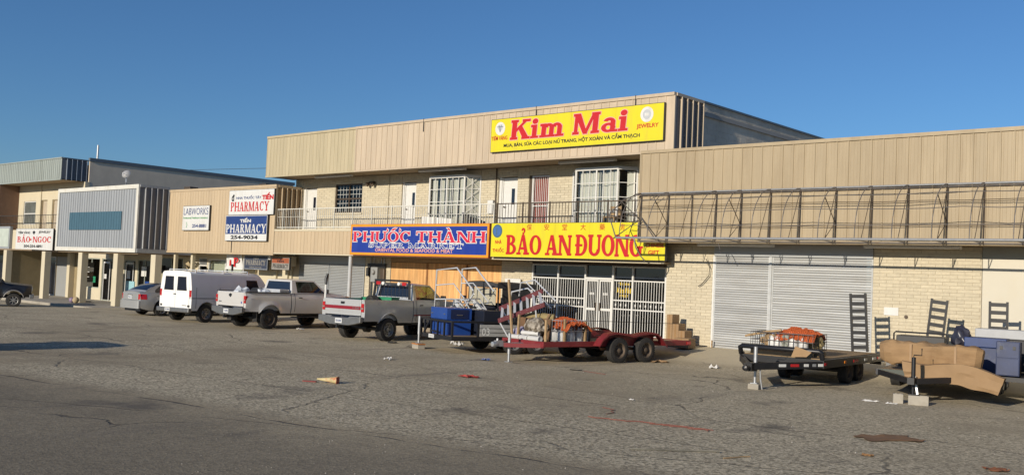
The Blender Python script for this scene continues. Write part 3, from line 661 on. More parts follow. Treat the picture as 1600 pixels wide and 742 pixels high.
e.tube([(AX0-.62, 26.95, 4.6), (AX0-.1, 27.5, 4.4), (AX0+.1, AYB, 4.5)], .014, 6).tube([(AX0+.45, AYB-.1, AZ1-.02), (AX0+.6, AYB-.35, 5.15), (AX0+.9, AYB-.2, AZ1-.08)], .013, 6)
e.build('end_hip', PIPE, AW, smooth=40)
MB().tube([(-18.55, AYF, AZ0), (-18.5, AYF+.05, 3.5), (-18.6, 27.2, 3.25), (-18.9, 27.9, 3.12), (-19.3, 28.35, 3.2)], .02, 7).build('bent_pipe', GALV, AW, smooth=60)
MB().tube([(-16.2, 28.02, 3.78), (-16.05, 27.9, 3.55), (-15.95, 27.8, 3.42)], .012, 6).build('loose_wire', PIPE, AW)
wr = tag(MB().tube([(-17.15, 28.95, 3.25), (-17.02, 28.98, 2.95), (-17.05, 28.99, 2.7), (-17.3, 29.0, 2.42), (-17.45, 29.0, 2.33)], .014, 6).build('hanging_cable', DARKM, None, smooth=60), 'black cable dangling in a curve down the brick pier left of the shutters', 'cable')
# ------------------------------------------------------------ tan-fronted pharmacy building
TB = thing('pharmacy_shop', 'low shop with beige ribbed front wall carrying the pharmacy and lab signs', 'building')
siding(TB, -51.66, -41.46, 3.06, 6.36, YF, .268, TAN_M, rib=.016)
MB().box(-51.6, -41.5, YF+.025, YF+.12, 3.06, 6.36).build('fascia_backing', INT, TB)
MB().box(-51.7, -41.42, YF-.03, YF+.11, 6.365, 6.49).box(-51.7, -41.42, YF-.03, YF+.055, 2.97, 3.055).build('fascia_trim', TAN_M, TB)
MB().box(-41.46, -41.42, YF-.028, YF+.06, 3.06, 6.36).build('corner_trim', TAN_M, TB)
MB().box(-45.19, -45.15, YF-.032, YF-.004, 3.06, 6.3).build('cable', DARKM, TB)
siding_side(TB, -41.46, YF+.07, 30.15, 4.26, 6.36, 5, mat('shaded_beige_siding', (.30,.20,.10), .6, rnd=.05), TAN_M)  # beige return made brown: the shade of this side is painted in
MB().box(-41.47, -41.40, YF+.12, 30.16, 6.365, 6.48).build('fascia_trim', TAN_M, TB)
MB().box(-51.7, -42.05, YF+.13, 46, 5.9, 6.05).build('roof', ROOFM, TB)
MB().box(-42.04, -42.0, 30.52, 46, 3, 6.05).build('side_wall', BLOCK, TB)
MB().box(-51.7, -42.02, 45.7, 45.9, 0, 5.88).build('rear_wall', BLOCK, TB)
ph = [(-50.95, -50.05, .0, 2.75), (-49.94, -46.5, .8, 2.70)]
wallbox(TB, -51.7, -42.02, YW+.02, YW+.25, -.4, 3.05, CREAM, ph)
MB().box(-51.7, -42.02, YW+.5, YW+.52, -.3, 3.0).build('dark_backing', INT, TB)
d = frame(TB, -50.95, -50.05, .0, 2.75, YW+.06, .06, .08, WPAINT, 'door', bars=(2.05, 2.32), bw=.07)
for k in range(4): MB().box(-50.88, -50.12, YW+.05, YW+.09, 2.40+k*.07, 2.44+k*.07).build('louvre', SHUT2, d)
MB().box(-50.86, -50.14, YW+.10, YW+.13, .05, 2.0).build('door_leaf', WPAINT, d)
MB().box(-50.75, -50.5, YW+.085, YW+.099, 1.3, 1.85).build('door_light', OPG, d)
MB().box(-50.4, -50.2, YW+.08, YW+.098, 1.5, 1.9).build('notice', SIGNW, d)
w = frame(TB, -49.94, -46.5, .8, 2.70, YW+.05, .07, .1, WPAINT, 'window', mull=(-48.22,))
pane(w, -49.86, -48.28, .88, 2.62, YW+.09, GLASS); pane(w, -48.16, -46.58, .88, 2.62, YW+.09, GLASS)
GC = mat('pale_green_curtain', (.55,.58,.46), .9, var=.06)
curtain(w, -49.86, -48.3, .88, 2.58, YW+.2, GC, amp=.02); curtain(w, -48.16, -46.6, .88, 2.58, YW+.2, GC, amp=.02)
for x in (-49.62, -51.45): MB().box(x-.09, x+.09, 29.0, 29.18, -.2, 2.95).build('post', CREAM, TB)
for x in (-45.2, -43.3, -42.3): MB().box(x-.10, x+.10, YW-.1, YW+.015, -.2, 2.95).build('pilaster', CREAM, TB)
MB().box(-42.2, -41.5, 29.75, 30.1, 2.45, 2.95).build('junction_box', CREAM, TB)
strip_light(-48.5, -45.8, 29.3, 3.05, 'strip light under the beige pharmacy front, above the curtained window')
# wrapped cloth rolls propped in front
for i, (x, w_, l) in enumerate(((-50.75, .26, 'tall tan cloth roll leaning beside the white van roof, thickest of three'), (-50.24, .10, 'slim middle tan cloth roll leaning behind the white van'), (-49.95, .10, 'slim tan cloth roll leaning nearest the louvred door'))):
    pts = [(x-.25+.06*k, 28.95+.06*k, -.1+k*.4) for k in range(6)]+[(x+.18, 29.4, 2.28), (x+.30, 29.45, 2.42)]
    tag(MB().tube(pts, [w_*.9, w_, w_*1.05, w_, w_*.95, w_*.9, w_*.85, w_*.6] if i == 0 else w_, 9).build('cloth_roll', CLOTHD if i == 0 else CREAM, None, smooth=60), l, 'cloth roll', 'cloth rolls leaning by the pharmacy')

# ------------------------------------------------------------ arcade building with the grey box front
GB = thing('arcade_shop', 'low arcade shop with grey corrugated box front, white border and faded teal panel', 'building')
GX0, GX1, GY = -61.85, -51.75, 26.85
siding(GB, GX0+.22, GX1-.24, 3.1, 6.42, GY, .30, GREYM, rib=.03)
MB().box(GX0+.1, GX1-.1, GY+.025, GY+.12, 3.0, 6.5).build('fascia_backing', INT, GB)
MB().box(GX0, GX1, GY-.07, GY+.02, 6.425, 6.65).box(GX0, GX1, GY-.07, GY+.02, 2.87, 3.095).box(GX0, GX0+.215, GY-.068, GY+.02, 3.1, 6.42).box(GX1-.235, GX1, GY-.068, GY+.02, 3.1, 6.42).build('border_trim', WHITET, GB)
# teal rectangle left by an old sign: painted sheet over the flutes
MB().box(-60.15, -53.6, GY-.045, GY-.034, 4.13, 5.18).build('painted_sheet', SIGNTL, GB)
for k in range(21): MB().box(-60.1+k*.312, -60.06+k*.312, GY-.056, GY-.0455, 4.13, 5.18).build('sheet_rib', SIGNTL, GB)
siding_side(GB, GX1-.02, GY+.03, 28.62, 3.1, 6.50, 5, SHADEM, mat('pale_grey_rib', (.50,.51,.52), .5))
MB().box(GX1-.10, GX1+.05, GY+.022, 28.62, 2.87, 3.09).box(GX1-.10, GX1+.05, GY+.022, 28.62, 6.505, 6.64).build('side_trim', GREYM, GB)
MB().box(-61.8, -51.86, GY+.13, 45, 6.2, 6.35).build('roof', ROOFM, GB)
MB().box(GX0+.05, GX1-.05, GY+.13, YW+.1, 2.78, 2.86).build('soffit', mat('brown_soffit', (.22,.16,.10), .8), GB)
hl = [(-62.6, -61.2, -.2, 2.5), (-60.95, -59.9, .5, 2.5), (-59.6, -58.2, -.2, 2.45), (-57.9, -56.2, .5, 2.5), (-55.3, -52.6, -.2, 2.7)]
wallbox(GB, -65.6, -51.72, YW, YW+.25, -.4, 2.78, CREAM, [*hl, (-65.3, -62.9, .55, 2.5)], 'wall')
MB().box(-65.6, -51.72, YW+.8, YW+.85, -.3, 2.75).build('dark_backing', INT, GB)
for (a, b, c, e) in [*hl, (-65.3, -62.9, .55, 2.5)]:
    f = frame(GB, a, b, c, e, YW+.03, .06, .10, mat('pale_green_frame', (.42,.45,.38), .5) if b-a > 1 else WPAINT, 'shopfront', mull=((a+b)/2,) if b-a > 1.6 else ())
    pane(f, a+.06, b-.06, c+.06, e-.06, YW+.07, GLASSD)
pn = MB().box(-55.2, -54.05, YW+.06, YW+.065, .1, 1.75).box(-53.9, -52.7, YW+.06, YW+.065, .1, 1.75).build('board', mat('olive_board', (.30,.27,.17), .8, var=.2, scale=3), GB)
for (a, b, c, d, m) in ((-60.8, -60.3, 1.0, 1.6, SIGNW), (-64.9, -64.4, 1.2, 1.9, SIGNW), (-63.9, -63.5, .9, 1.3, GREENB), (-59.3, -58.9, 1.3, 1.8, SIGNW), (-57.5, -56.9, 1.5, 2.1, SIGNW), (-57.0, -56.5, .8, 1.2, BLUEP), (-62.3, -62.0, 1.2, 1.5, SIGNW)):
    MB().box(a, b, YW+.05, YW+.058, c, d).build('notice', m, GB)
for (a, b) in ((-62.35, -61.45), (-59.4, -58.4)):
    MB().box(a, a+.06, YW-.01, YW+.03, -.2, 2.3).box(b-.06, b, YW-.01, YW+.03, -.2, 2.3).box(a+.06, b-.06, YW-.01, YW+.03, 2.2, 2.3).build('door_frame', WPAINT, GB)
for i, x in enumerate((-50.1, -54.35, -58.78, -63.9)):
    MB().box(x-.25, x+.25, 26.98, 27.38, -.205, 2.78).build('column', CREAM, GB if i < 3 else GB, bevel=.015)
ns = tag(MB().box(-59.6, -58.5, YW-.06, YW-.02, .45, 1.05).build('notice_board', mat('pale_cyan_sign', (.35,.62,.70), .5), None), 'small pale cyan notice at the foot of the arcade door behind the silver sedan', 'notice')
ns.location = (.4, 0, .1)
rk = thing('display_rack', 'dark newspaper rack of stacked boxes standing under the arcade', 'rack', (-59.8, 27.9, -.2))
MB().box(-.04, .04, -.04, .04, 0, 1.0).box(-.35, .35, -.25, .25, 0, .05).build('stand', DARKM, rk)
for i in range(2):
    for k in range(5): MB().box(-.55+i*.58, -.06+i*.58, -.18, .2, .95+k*.30, 1.19+k*.30+.02*i).build('rack_box', (DARKM, BROWNM, GALV)[(i*2+k) % 3], rk)
for x, r, l, m in ((-58.0, .17, 'purple ball lying on the walk by the second arcade column', mat('mauve_ball', (.30,.22,.33), .5)), (-57.5, .19, 'tan ball lying on the walk, right of the purple one', CLOTHD)):
    tag(MB().lathe([(math.sin(k*math.pi/8)*r, r-math.cos(k*math.pi/8)*r) for k in range(9)], (x, 26.3, -.205), (0, 0, 1), 14).build('ball', m, None, smooth=60), l, 'ball')
# dish and fittings on the roofs
ds = thing('satellite_dish', 'grey satellite dish on a bent mast above the arcade roof', 'satellite dish', (-56.3, 28.3, 6.35))
MB().tube([(-.45, 0, 0), (-.3, 0, .15), (-.05, 0, .3), (.05, 0, .7), (.05, 0, 1.1)], .035, 8).build('mast', GALV, ds, smooth=40)
MB().lathe([(0, .06), (.12, .05), (.22, .0), (.27, -.06), (.25, -.06), (.2, -.02), (0, .04)], (.08, -.06, 1.22), (.5, -.75, .45), 18).build('dish', mat('dish_grey', (.42,.42,.42), .5), ds, smooth=50)
MB().tube([(.08, -.06, 1.15), (.25, -.35, 1.2)], .012, 6).build('feed_arm', GALV, ds)
MB().box(.25, .45, -.1, .1, .0, .30).build('control_box', BROWNM, ds)
rf = thing('roof_lamp', 'small white flood lamp standing on arcade roof edge left of the dish', 'lamp', (-58.7, 28.3, 6.35))
MB().cyl((0, 0, 0), (0, 0, .2), .03, 8).build('stem', GALV, rf); MB().lathe([(0, 0), (.06, .01), (.13, .2), (.12, .2), (0, .1)], (0, 0, .22), (-.3, -.4, .8), 14).build('lamp_head', WPAINT, rf, smooth=40)
tag(MB().cyl((-66.9, 31.5, 8.8), (-66.9, 31.5, 10.3), .07, 10).build('vent_pipe', GALV, None, smooth=40), 'grey vent pipe rising above the far green-grey roof edge', 'pipe')

# ------------------------------------------------------------ far left two-storey building
FB = thing('cream_building', 'two-storey cream building at far left with weathered green-grey metal fascia', 'building')
FX0, FX1 = -110, -65.9
siding(FB, FX0, FX1, 7.66, 9.0, YF, .30, GREYG, rib=.03)
MB().box(FX0, FX1-.05, YF+.025, YF+.12, 7.6, 9.0).build('fascia_backing', INT, FB)
MB().box(FX0, FX1+.03, YF-.05, YF+.10, 9.003, 9.09).box(FX0, FX1+.02, YF-.04, YF+.06, 7.57, 7.655).build('fascia_trim', GREYG, FB)
siding_side(FB, FX1, YF+.04, 30.35, 7.6, 9.0, 5, SHADEM, mat('blue_grey_rib', (.30,.35,.42), .5))
MB().box(FX1-.1, FX1+.06, YF+.11, 30.4, 9.003, 9.08).build('side_trim', COPE_D, FB)
MB().box(FX0, FX1, YF+.05, YW+.05, 7.60, 7.65).build('soffit', SOFFIT, FB)
fh = [(-75.4, -73.3, 4.75, 6.45), (-72.4, -71.4, 4.3, 6.5), (-70.6, -69.6, 4.3, 6.5), (-78.4, -77.2, 4.3, 6.55)]
wallbox(FB, FX0, -65.7, YW, YW+.3, 4.2, 7.6, CREAM, fh)
MB().box(FX0, -65.8, YW+.5, YW+.55, 0, 7.6).build('dark_backing', INT, FB)
f = frame(FB, -75.4, -73.3, 4.75, 6.45, YW+.05, .07, .08, WPAINT, 'window', bars=(5.55,))
pane(f, -75.33, -73.37, 4.82, 6.38, YW+.09, mat('screened_pane', (.11,.12,.11), .4, var=.4, scale=2))
for (a, b) in ((-72.4, -71.4), (-70.6, -69.6)):
    f = frame(FB, a, b, 4.3, 6.5, YW+.06, .06, .08, mat('tan_frame', (.45,.36,.22), .6), 'door')
    MB().box(a+.06, b-.06, YW+.12, YW+.16, 4.3, 6.44).build('door_leaf', mat('beige_door', (.55,.46,.34), .6), f)
f = frame(FB, -78.4, -77.2, 4.3, 6.55, YW+.06, .06, .08, mat('tan_frame', (.45,.36,.22), .6), 'door')
pane(f, -78.3, -77.26, 4.36, 6.5, YW+.1, OPG)
MB().box(-76.6, -76.3, YF+.15, YW-.01, 2.9, 7.59).build('brown_pier', mat('brown_paint', (.20,.12,.08), .7), FB)
MB().cyl((-72.4, YW-.05, 4.3), (-72.4, YW-.05, 7.6), .03, 8).build('downpipe', CREAM, FB)
MB().box(FX0, -65.9, YF+.10, YW-.01, 4.05, 4.245).build('balcony_floor', CONC, FB)
MB().box(FX0, -65.9, YF, YF+.095, 2.88, 4.25).build('balcony_band', CREAM, FB)
MB().box(FX0, -65.7, YF+.12, YW, 2.80, 2.875).build('soffit', mat('brown_soffit', (.22,.16,.10), .8), FB)
MB().box(FX0, -65.62, YW, YW+.3, -.4, 2.79).build('wall', mat('olive_wall', (.34,.27,.15), .85, var=.12), FB)
MB().box(-69.55, -69.20, 27.2, 29.4, -.205, 2.79).build('wing_wall', mat('olive_wall', (.34,.27,.15), .85, var=.12), FB)
for x in (-69.4, -74.5, -79.5): MB().box(x-.25, x+.25, 26.78, 27.18, -.205, 2.79).build('column', CREAM, FB, bevel=.015)
MB().box(FX0, -65.62, 26.95, YF-.01, 2.795, 2.88).build('canopy', mat('brown_soffit', (.22,.16,.10), .8), FB)
for (a, b, c, m) in ((-73.2, -70.6, .45, BROWNM), (-70.4, -69.3, -.2, WPAINT), (-79.5, -76.2, .4, BROWNM)):
    f = frame(FB, a, b, c, 2.5, YW-.06, .07, .055, m, 'shopfront', mull=((a+b)/2,) if b-a > 2 else ()); pane(f, a+.07, b-.07, c+.07, 2.43, YW-.03, OPG)
MB().box(-69.1, -67.2, YW-.05, YW-.005, -.2, 2.5).build('grey_panel', SHUT2, FB); MB().box(-72.2, -71.8, YW-.07, YW-.062, 1.0, 1.5).build('notice', SIGNW, FB); MB().box(-66.9, -66.5, YW-.35, YW-.01, -.2, 2.79).build('pilaster', CREAM, FB)
# its side wall above the lower roofs
MB().box(-65.95, -65.72, 30.45, 47, 3, 9.0).build('side_wall', BLOCKT, FB)
MB().box(-65.9, -65.66, 30.42, 47.1, 9.005, 9.24).build('coping', COPE_D, FB)
MB().box(-65.9, -65.66, 30.42, 47, 6.9, 6.98).build('ledge', BLOCK, FB)
MB().box(FX0, -66, 46.8, 46.95, 0, 9).build('rear_wall', BLOCK, FB)
MB().box(FX0, -66, YF+.13, 46.7, 8.6, 8.75).build('roof', ROOFM, FB)
fr2 = thing('iron_railing', 'thin dark iron balcony railing on the far left cream building', 'railing', (0, 28.78, 4.25))
mb = MB()
for h in (.45, 1.03): mb.box(-90, -66.1, -.015, .015, h-.018, h+.018)
mb.build('rail', DARKM, fr2); bar = MB().box(-.007, .007, -.007, .007, 0, 1.02).mesh('baluster', DARKM)
for k in range(90): put('baluster', bar, fr2, (-66.15-k*.26, 0, 0))
sb = thing('light_box_sign', 'blank pale greenish light box on far left building, left of the jewelry sign', 'sign', (0, 28.45, 0))
MB().box(-79, -73.1, 0, .18, 2.86, 4.5).build('box', GREYM, sb)
MB().box(-78.9, -76.05, -.02, -.001, 3.05, 4.35).build('face_panel', mat('pale_green_face', (.60,.66,.58), .4), sb); MB().box(-76.0, -73.25, -.02, -.001, 3.05, 4.35).build('face_panel', mat('pale_green_face', (.60,.66,.58), .4), sb)
tag(MB().tube([(-110+5*k, 45, 11.6-.012*(k-10)**2*.2-.16*k) for k in range(10)], .018, 5).build('overhead_wire', DARKM, None), 'thin overhead wire crossing the sky above the far left roof', 'wire')
for k, (x, y) in enumerate(((-57.0, 33.0), (-49.5, 33.5))): tag(MB().box(x-.35, x+.35, y-.3, y+.3, 6.0, 7.25).build('roof_vent', BROWNM, None, bevel=.03), ('brown roof vent box beside the satellite dish', 'brown roof vent box above the beige pharmacy front')[k], 'roof vent')
# ------------------------------------------------------------ lettering
# slab-serif capitals drawn as strokes on a 1-high cell: r = rectangle, q = quad, b = piece of an elliptical ring
def T(): return .23
def GL(c):
    t, h, s = .22, .085, .07
    R_ = lambda a, b, d, e: ('r', a, b, d, e)
    stem = lambda x, w=t: [R_(x, x+w, 0, 1), R_(x-s, x+w+s, 0, h), R_(x-s, x+w+s, 1-h, 1)]
    bl = lambda cx, cy, rx, ry, a0, a1, tx=t, ty=.085: ('b', cx, cy, rx, ry, tx, ty, a0, a1)
    Q = lambda *p: ('q', p)
    if c == 'P': return .82, stem(.07)+[bl(.36, .72, .40, .28, -90, 90), R_(.2, .37, .915, 1), R_(.2, .37, .44, .525)]
    if c == 'R': return .92, stem(.07)+[bl(.36, .74, .38, .26, -90, 90), R_(.2, .37, .915, 1), R_(.2, .37, .48, .565), Q((.36,.50),(.58,.50),(.84,0),(.60,0)), R_(.55, .94, 0, h)]
    if c == 'B': return .88, stem(.07)+[bl(.36, .76, .36, .24, -90, 90), R_(.2, .37, .915, 1), R_(.2, .37, .50, .575), bl(.38, .28, .44, .28, -90, 90), R_(.2, .39, 0, .085)]
    if c == 'D': return .94, stem(.07)+[bl(.36, .5, .52, .5, -90, 90), R_(.2, .37, .915, 1), R_(.2, .37, 0, .085)]
    if c == 'Đ': return .94, GL('D')[1]+[R_(-.02, .50, .46, .54)]
    if c == 'H': return 1.02, stem(.07)+stem(.72)+[R_(.2, .8, .45, .55)]
    if c == 'I': return .40, stem(.08)
    if c == 'N': return 1.0, stem(.07, .13)+stem(.80, .13)+[Q((.05,1),(.30,1),(.94,0),(.72,0))]
    if c == 'M': return 1.2, stem(.07, .13)+stem(.92, .21)+[Q((.05,1),(.30,1),(.66,.0),(.50,.0)), Q((.52,.0),(.64,.0),(1.0,1),(.90,1))]
    if c == 'U': return .98, [R_(.07, .07+t, .30, 1), R_(.76, .89, .30, 1), R_(0, .36, 1-h, 1), R_(.67, .98, 1-h, 1), bl(.48, .32, .41, .32, 180, 360, .21, .11)]
    if c == 'O': return .98, [bl(.49, .5, .47, .5, 0, 360, .23, .085)]
    if c == 'C': return .92, [bl(.48, .5, .46, .5, 42, 318, .23, .09), R_(.70, .82, .66, .98)]
    if c == 'G': return .98, [bl(.48, .5, .46, .5, 42, 325, .23, .09), R_(.70, .80, .66, .98), R_(.66, .86, .05, .46), R_(.56, .95, .40, .47)]
    if c == 'S': return .78, [bl(.38, .73, .33, .27, 25, 250, .17, .10), bl(.38, .27, .34, .27, -155, 95, .17, .10), Q((.10,.72),(.24,.82),(.70,.30),(.58,.18)), R_(.60, .68, .68, .96), R_(.06, .13, .04, .32)]
    if c == 'T': return .92, [R_(.35, .35+t, 0, 1), R_(.22, .70, 0, h), R_(.03, .89, 1-h, 1), R_(.03, .11, .70, 1), R_(.81, .89, .70, 1)]
    if c == 'E': return .84, stem(.07)+[R_(.2, .80, 1-h, 1), R_(.2, .80, 0, h), R_(.73, .80, 0, .30), R_(.73, .80, .72, 1), R_(.2, .56, .46, .54), R_(.50, .56, .38, .62)]
    if c == 'K': return 1.0, stem(.07)+[Q((.26,.36),(.26,.50),(.76,1),(.88,1)), Q((.40,.56),(.56,.68),(.98,0),(.70,0)), R_(.60, .99, 1-h, 1), R_(.62, 1.02, 0, h)]
    if c == 'A': return 1.02, [Q((.40,1),(.60,1),(.94,0),(.68,0)), Q((.40,1),(.50,1),(.20,0),(.10,0)), R_(.22, .76, .27, .36), R_(.0, .32, 0, h), R_(.58, 1.02, 0, h)]
    if c == 'Y': return 1.0, [R_(.39, .61, 0, .48), R_(.27, .73, 0, h), Q((.06,1),(.30,1),(.61,.44),(.39,.44)), Q((.80,1),(.92,1),(.60,.42),(.46,.46)), R_(-.01, .40, 1-h, 1), R_(.70, 1.02, 1-h, 1)]
    if c == 'a': return .74, [bl(.36, .20, .30, .21, 0, 360, .17, .07), R_(.46, .64, .02, .50), bl(.38, .48, .25, .18, 0, 165, .16, .09), R_(.46, .76, 0, .07)]
    if c == 'i': return .42, [R_(.10, .30, 0, .66), R_(.02, .30, .58, .66), R_(.02, .40, 0, .07), bl(.20, .86, .13, .12, 0, 360, .12, .115)]
    if c == 'm': return 1.22, [R_(.10, .30, 0, .66), R_(.02, .30, .58, .66), R_(.02, .38, 0, .07), R_(.50, .69, 0, .5), R_(.42, .77, 0, .07), R_(.90, 1.09, 0, .5), R_(.82, 1.20, 0, .07), bl(.44, .45, .25, .21, 0, 170, .19, .09), bl(.84, .45, .25, .21, 0, 170, .19, .09)]
    if c == ' ': return .45, []
    return .5, []
ACC = {'Ả': ('A', 'hook'), 'À': ('A', 'grave'), 'Ư': ('U', 'horn'), 'Ớ': ('O', 'hornacute'), 'Ố': ('O', 'acute')}
def slab_text(parent, txt, x0, x1, z0, z1, y, m, fat=0.0, gap=.06, name='lettering', shear=0, order=0):
    """letters of the string scaled into the box x0..x1, z0..z1 (cap height), facing -Y at depth y"""
    seq = []; cx = 0
    for ch in txt:
        base, acc = ACC.get(ch, (ch, None)); w, pr = GL(base); pr = list(pr)
        if acc == 'grave': pr.append(('q', ((.30,1.32),(.46,1.32),(.60,1.08),(.50,1.08))))
        if acc in ('acute', 'hornacute'): pr += [('q', ((.40,1.08),(.50,1.08),(.78,1.34),(.60,1.34))), ('q', ((.28,1.08),(.40,1.08),(.56,1.28),(.46,1.28)))]
        if acc == 'hook': pr += [('b', .50, 1.24, .14, .13, .09, .06, -60, 180), ('r', .46, .55, 1.03, 1.14)]
        if acc in ('horn', 'hornacute'): pr += [('b', .93, 1.10, .17, .17, .10, .08, -90, 80)]
        seq.append((cx, pr)); cx += w+gap
    sx = (x1-x0)/(cx-gap); sz = z1-z0; mb = MB(); k = 0
    def P(u, w, yy): return (x0+u*sx+(w*sz)*shear, yy, z0+w*sz)
    for ox, pr in seq:
        for p in pr:
            yy = y-.0004*k-order; k = (k+1) % 9; fu, fw = fat/sx, fat/sz
            if p[0] == 'r':
                a, b, c, d = p[1]-fu, p[2]+fu, p[3]-fw, p[4]+fw
                mb.add([P(ox+a, c, yy), P(ox+b, c, yy), P(ox+b, d, yy), P(ox+a, d, yy)], [(0, 1, 2, 3)])
            elif p[0] == 'q':
                pts = [V((q[0]*sx, q[1]*sz)) for q in p[1]]; c = sum(pts, V((0, 0)))/4; n = 4; out = []
                ar = sum(pts[i].x*pts[(i+1) % n].y-pts[(i+1) % n].x*pts[i].y for i in range(n)); sg = 1 if ar > 0 else -1
                for i in range(n):
                    e1 = (pts[i]-pts[i-1]).normalized(); e2 = (pts[(i+1) % n]-pts[i]).normalized()
                    n1 = V((e1.y, -e1.x))*sg; n2 = V((e2.y, -e2.x))*sg; bi = (n1+n2); q = pts[i]+bi*fat/max(.35, 1+n1.dot(n2))
                    out.append(P(ox+q.x/sx, q.y/sz, yy))
                mb.add(out, [(0, 1, 2, 3)])
            else:
                _, bx, by, rx, ry, tx, ty, a0, a1 = p; N = 18; vs = []
                for i in range(N+1):
                    a = R(a0+(a1-a0)*i/N); c, s = math.cos(a), math.sin(a)
                    vs += [P(ox+bx+(rx+fu)*c, by+(ry+fw)*s, yy), P(ox+bx+max(.001, rx-tx-fu)*c, by+max(.001, ry-ty-fw)*s, yy)]
                mb.add(vs, [(2*i, 2*i+1, 2*i+3, 2*i+2) for i in range(N)])
    return mb.build(name, m, parent)
def text(parent, body, x0, x1, z0, z1, y, m, name='lettering', bold=.0, shear=0, thick=.003):
    """plain lettering fitted into a box, from Blender's built-in font, turned to a mesh"""
    cu = bpy.data.curves.new('t', 'FONT'); cu.body = body; cu.size = 1; cu.extrude = 0; cu.offset = bold; cu.shear = shear; cu.resolution_u = 3
    o = bpy.data.objects.new('t', cu); COL.objects.link(o); bpy.context.view_layer.update()
    me = bpy.data.meshes.new_from_object(o.evaluated_get(bpy.context.evaluated_depsgraph_get()))
    bpy.data.objects.remove(o); bpy.data.curves.remove(cu)
    if not me.vertices: return None
    xs = [v.co.x for v in me.vertices]; ys = [v.co.y for v in me.vertices]; ax, bx, ay, by = min(xs), max(xs), min(ys), max(ys)
    for v in me.vertices: v.co = (x0+(v.co.x-ax)/(bx-ax)*(x1-x0), y, z0+(v.co.y-ay)/(by-ay)*(z1-z0))
    me.materials.clear(); me.materials.append(m); me.name = name
    return put(name, me, parent)
def board(name, label, x0, x1, z0, z1, y, face, th=.09, edge=None, cat='shop sign', split=0):
    """sign board thing at its bottom left corner; returns it with parts in local coordinates"""
    t = thing(name, label, cat, (x0, y, z0)); w, h = x1-x0, z1-z0
    MB().box(0, w, 0, th, 0, h).build('sign_box', edge or DARKM, t)
    if split:
        for i in range(split): MB().box(.02+(w-.04)*i/split+.002, .02+(w-.04)*(i+1)/split-.002, -.006, -.0005, .02, h-.02).build('face_panel', face, t)
    else: MB().box(.02, w-.02, -.006, -.0005, .02, h-.02).build('face_panel', face, t)
    return t, w, h
def disc(parent, cx, cz, r, y, m, name='emblem', sx=1):
    n = 28; return MB().add([(cx+r*sx*math.cos(2*math.pi*i/n), y, cz+r*math.sin(2*math.pi*i/n)) for i in range(n)], [tuple(range(n))]).build(name, m, parent)
# top yellow sign
t, w, h = board('yellow_roof_sign', 'big yellow Kim Mai jewelry sign on the upper fascia', -26.85, -18.72, 7.27, 8.59, 28.50, SIGNY, split=4)
RED2 = SIGNR
for (s_, a, b) in (('Kim', 1.05, 3.72), ('Mai', 4.15, 6.62)):
    slab_text(t, s_, a, b, .46, 1.19, -.010, SIGNP, fat=.046, shear=.08)
    slab_text(t, s_, a, b, .46, 1.19, -.016, RED2, fat=.016, shear=.08)
disc(t, .50, .93, .26, -.010, SIGNW); disc(t, 7.42, .95, .27, -.010, SIGNW)
gem = MB().add([(.34, -.014, 1.0), (.42, -.014, 1.08), (.58, -.014, 1.08), (.66, -.014, 1.0), (.5, -.014, .78)], [(0, 1, 2, 3, 4)]); gem.build('diamond', mat('pale_grey_print', (.55,.57,.58), .5), t)
gl = MB()
for a, b in (((.34, 1.0), (.66, 1.0)), ((.42, 1.08), (.46, 1.0)), ((.46, 1.0), (.5, .78)), ((.58, 1.08), (.54, 1.0)), ((.54, 1.0), (.5, .78))): gl.beam((a[0], -.016, a[1]), (b[0], -.016, b[1]), .012, .002, up=(0, 1, 0))
gl.build('diamond_facet', SIGNK, t)
MB().add([(7.42+.17*math.cos(k*.35)*(1 if k < 18 else .62), -.014, .95+.17*math.sin(k*.35)*(1 if k < 18 else .62)) for k in range(18)], [tuple(range(18))]).build('ring_print', mat('pale_grey_print', (.55,.57,.58), .5), t)
MB().box(7.33, 7.50, -.0175, -.0145, .90, 1.0).build('ring_hole', SIGNW, t)
text(t, 'TIÊM VÀNG', .06, .90, .47, .67, -.010, RED2, bold=.025); text(t, 'JEWELRY', 7.0, 7.92, .44, .63, -.010, RED2, bold=.025)
text(t, 'MUA, BÁN, SỬA CÁC LOẠI NỮ TRANG, HỘT XOÀN VÀ CẨM THẠCH', .72, 7.15, .14, .38, -.010, SIGNK, bold=.03)
# blue supermarket sign
t, w, h = board('blue_market_sign', 'blue Phuoc Thanh super market sign with red letters and orange border', -35.2, -26.62, 3.08, 4.46, 28.42, SIGNO, th=.14, edge=mat('dark_orange_edge', (.50,.10,.02), .5))
MB().box(.12, w-.12, -.012, -.0065, .12, h-.12).build('blue_field', SIGNB, t)
for (s_, a, b) in (('PHƯỚC', .20, 4.05), ('THÀNH', 4.35, w-.16)):
    slab_text(t, s_, a, b, .60, 1.05, -.016, SIGNW, fat=.034, gap=.05); slab_text(t, s_, a, b, .60, 1.05, -.022, mat('crimson_print', (.70,.02,.06), .45), gap=.05)
slab_text(t, 'SUPER', 1.28, 3.62, .355, .555, -.016, SIGNW, fat=.016); slab_text(t, 'SUPER', 1.28, 3.62, .355, .555, -.022, SIGNB, gap=.06, fat=-.008)
slab_text(t, 'MARKET', 3.90, 7.2, .355, .555, -.016, SIGNW, fat=.016); slab_text(t, 'MARKET', 3.90, 7.2, .355, .555, -.022, SIGNB, fat=-.008)
text(t, 'ORIENTAL FOOD & SEAFOOD & MEAT', 1.75, 6.6, .17, .32, -.016, SIGNP, bold=.02)
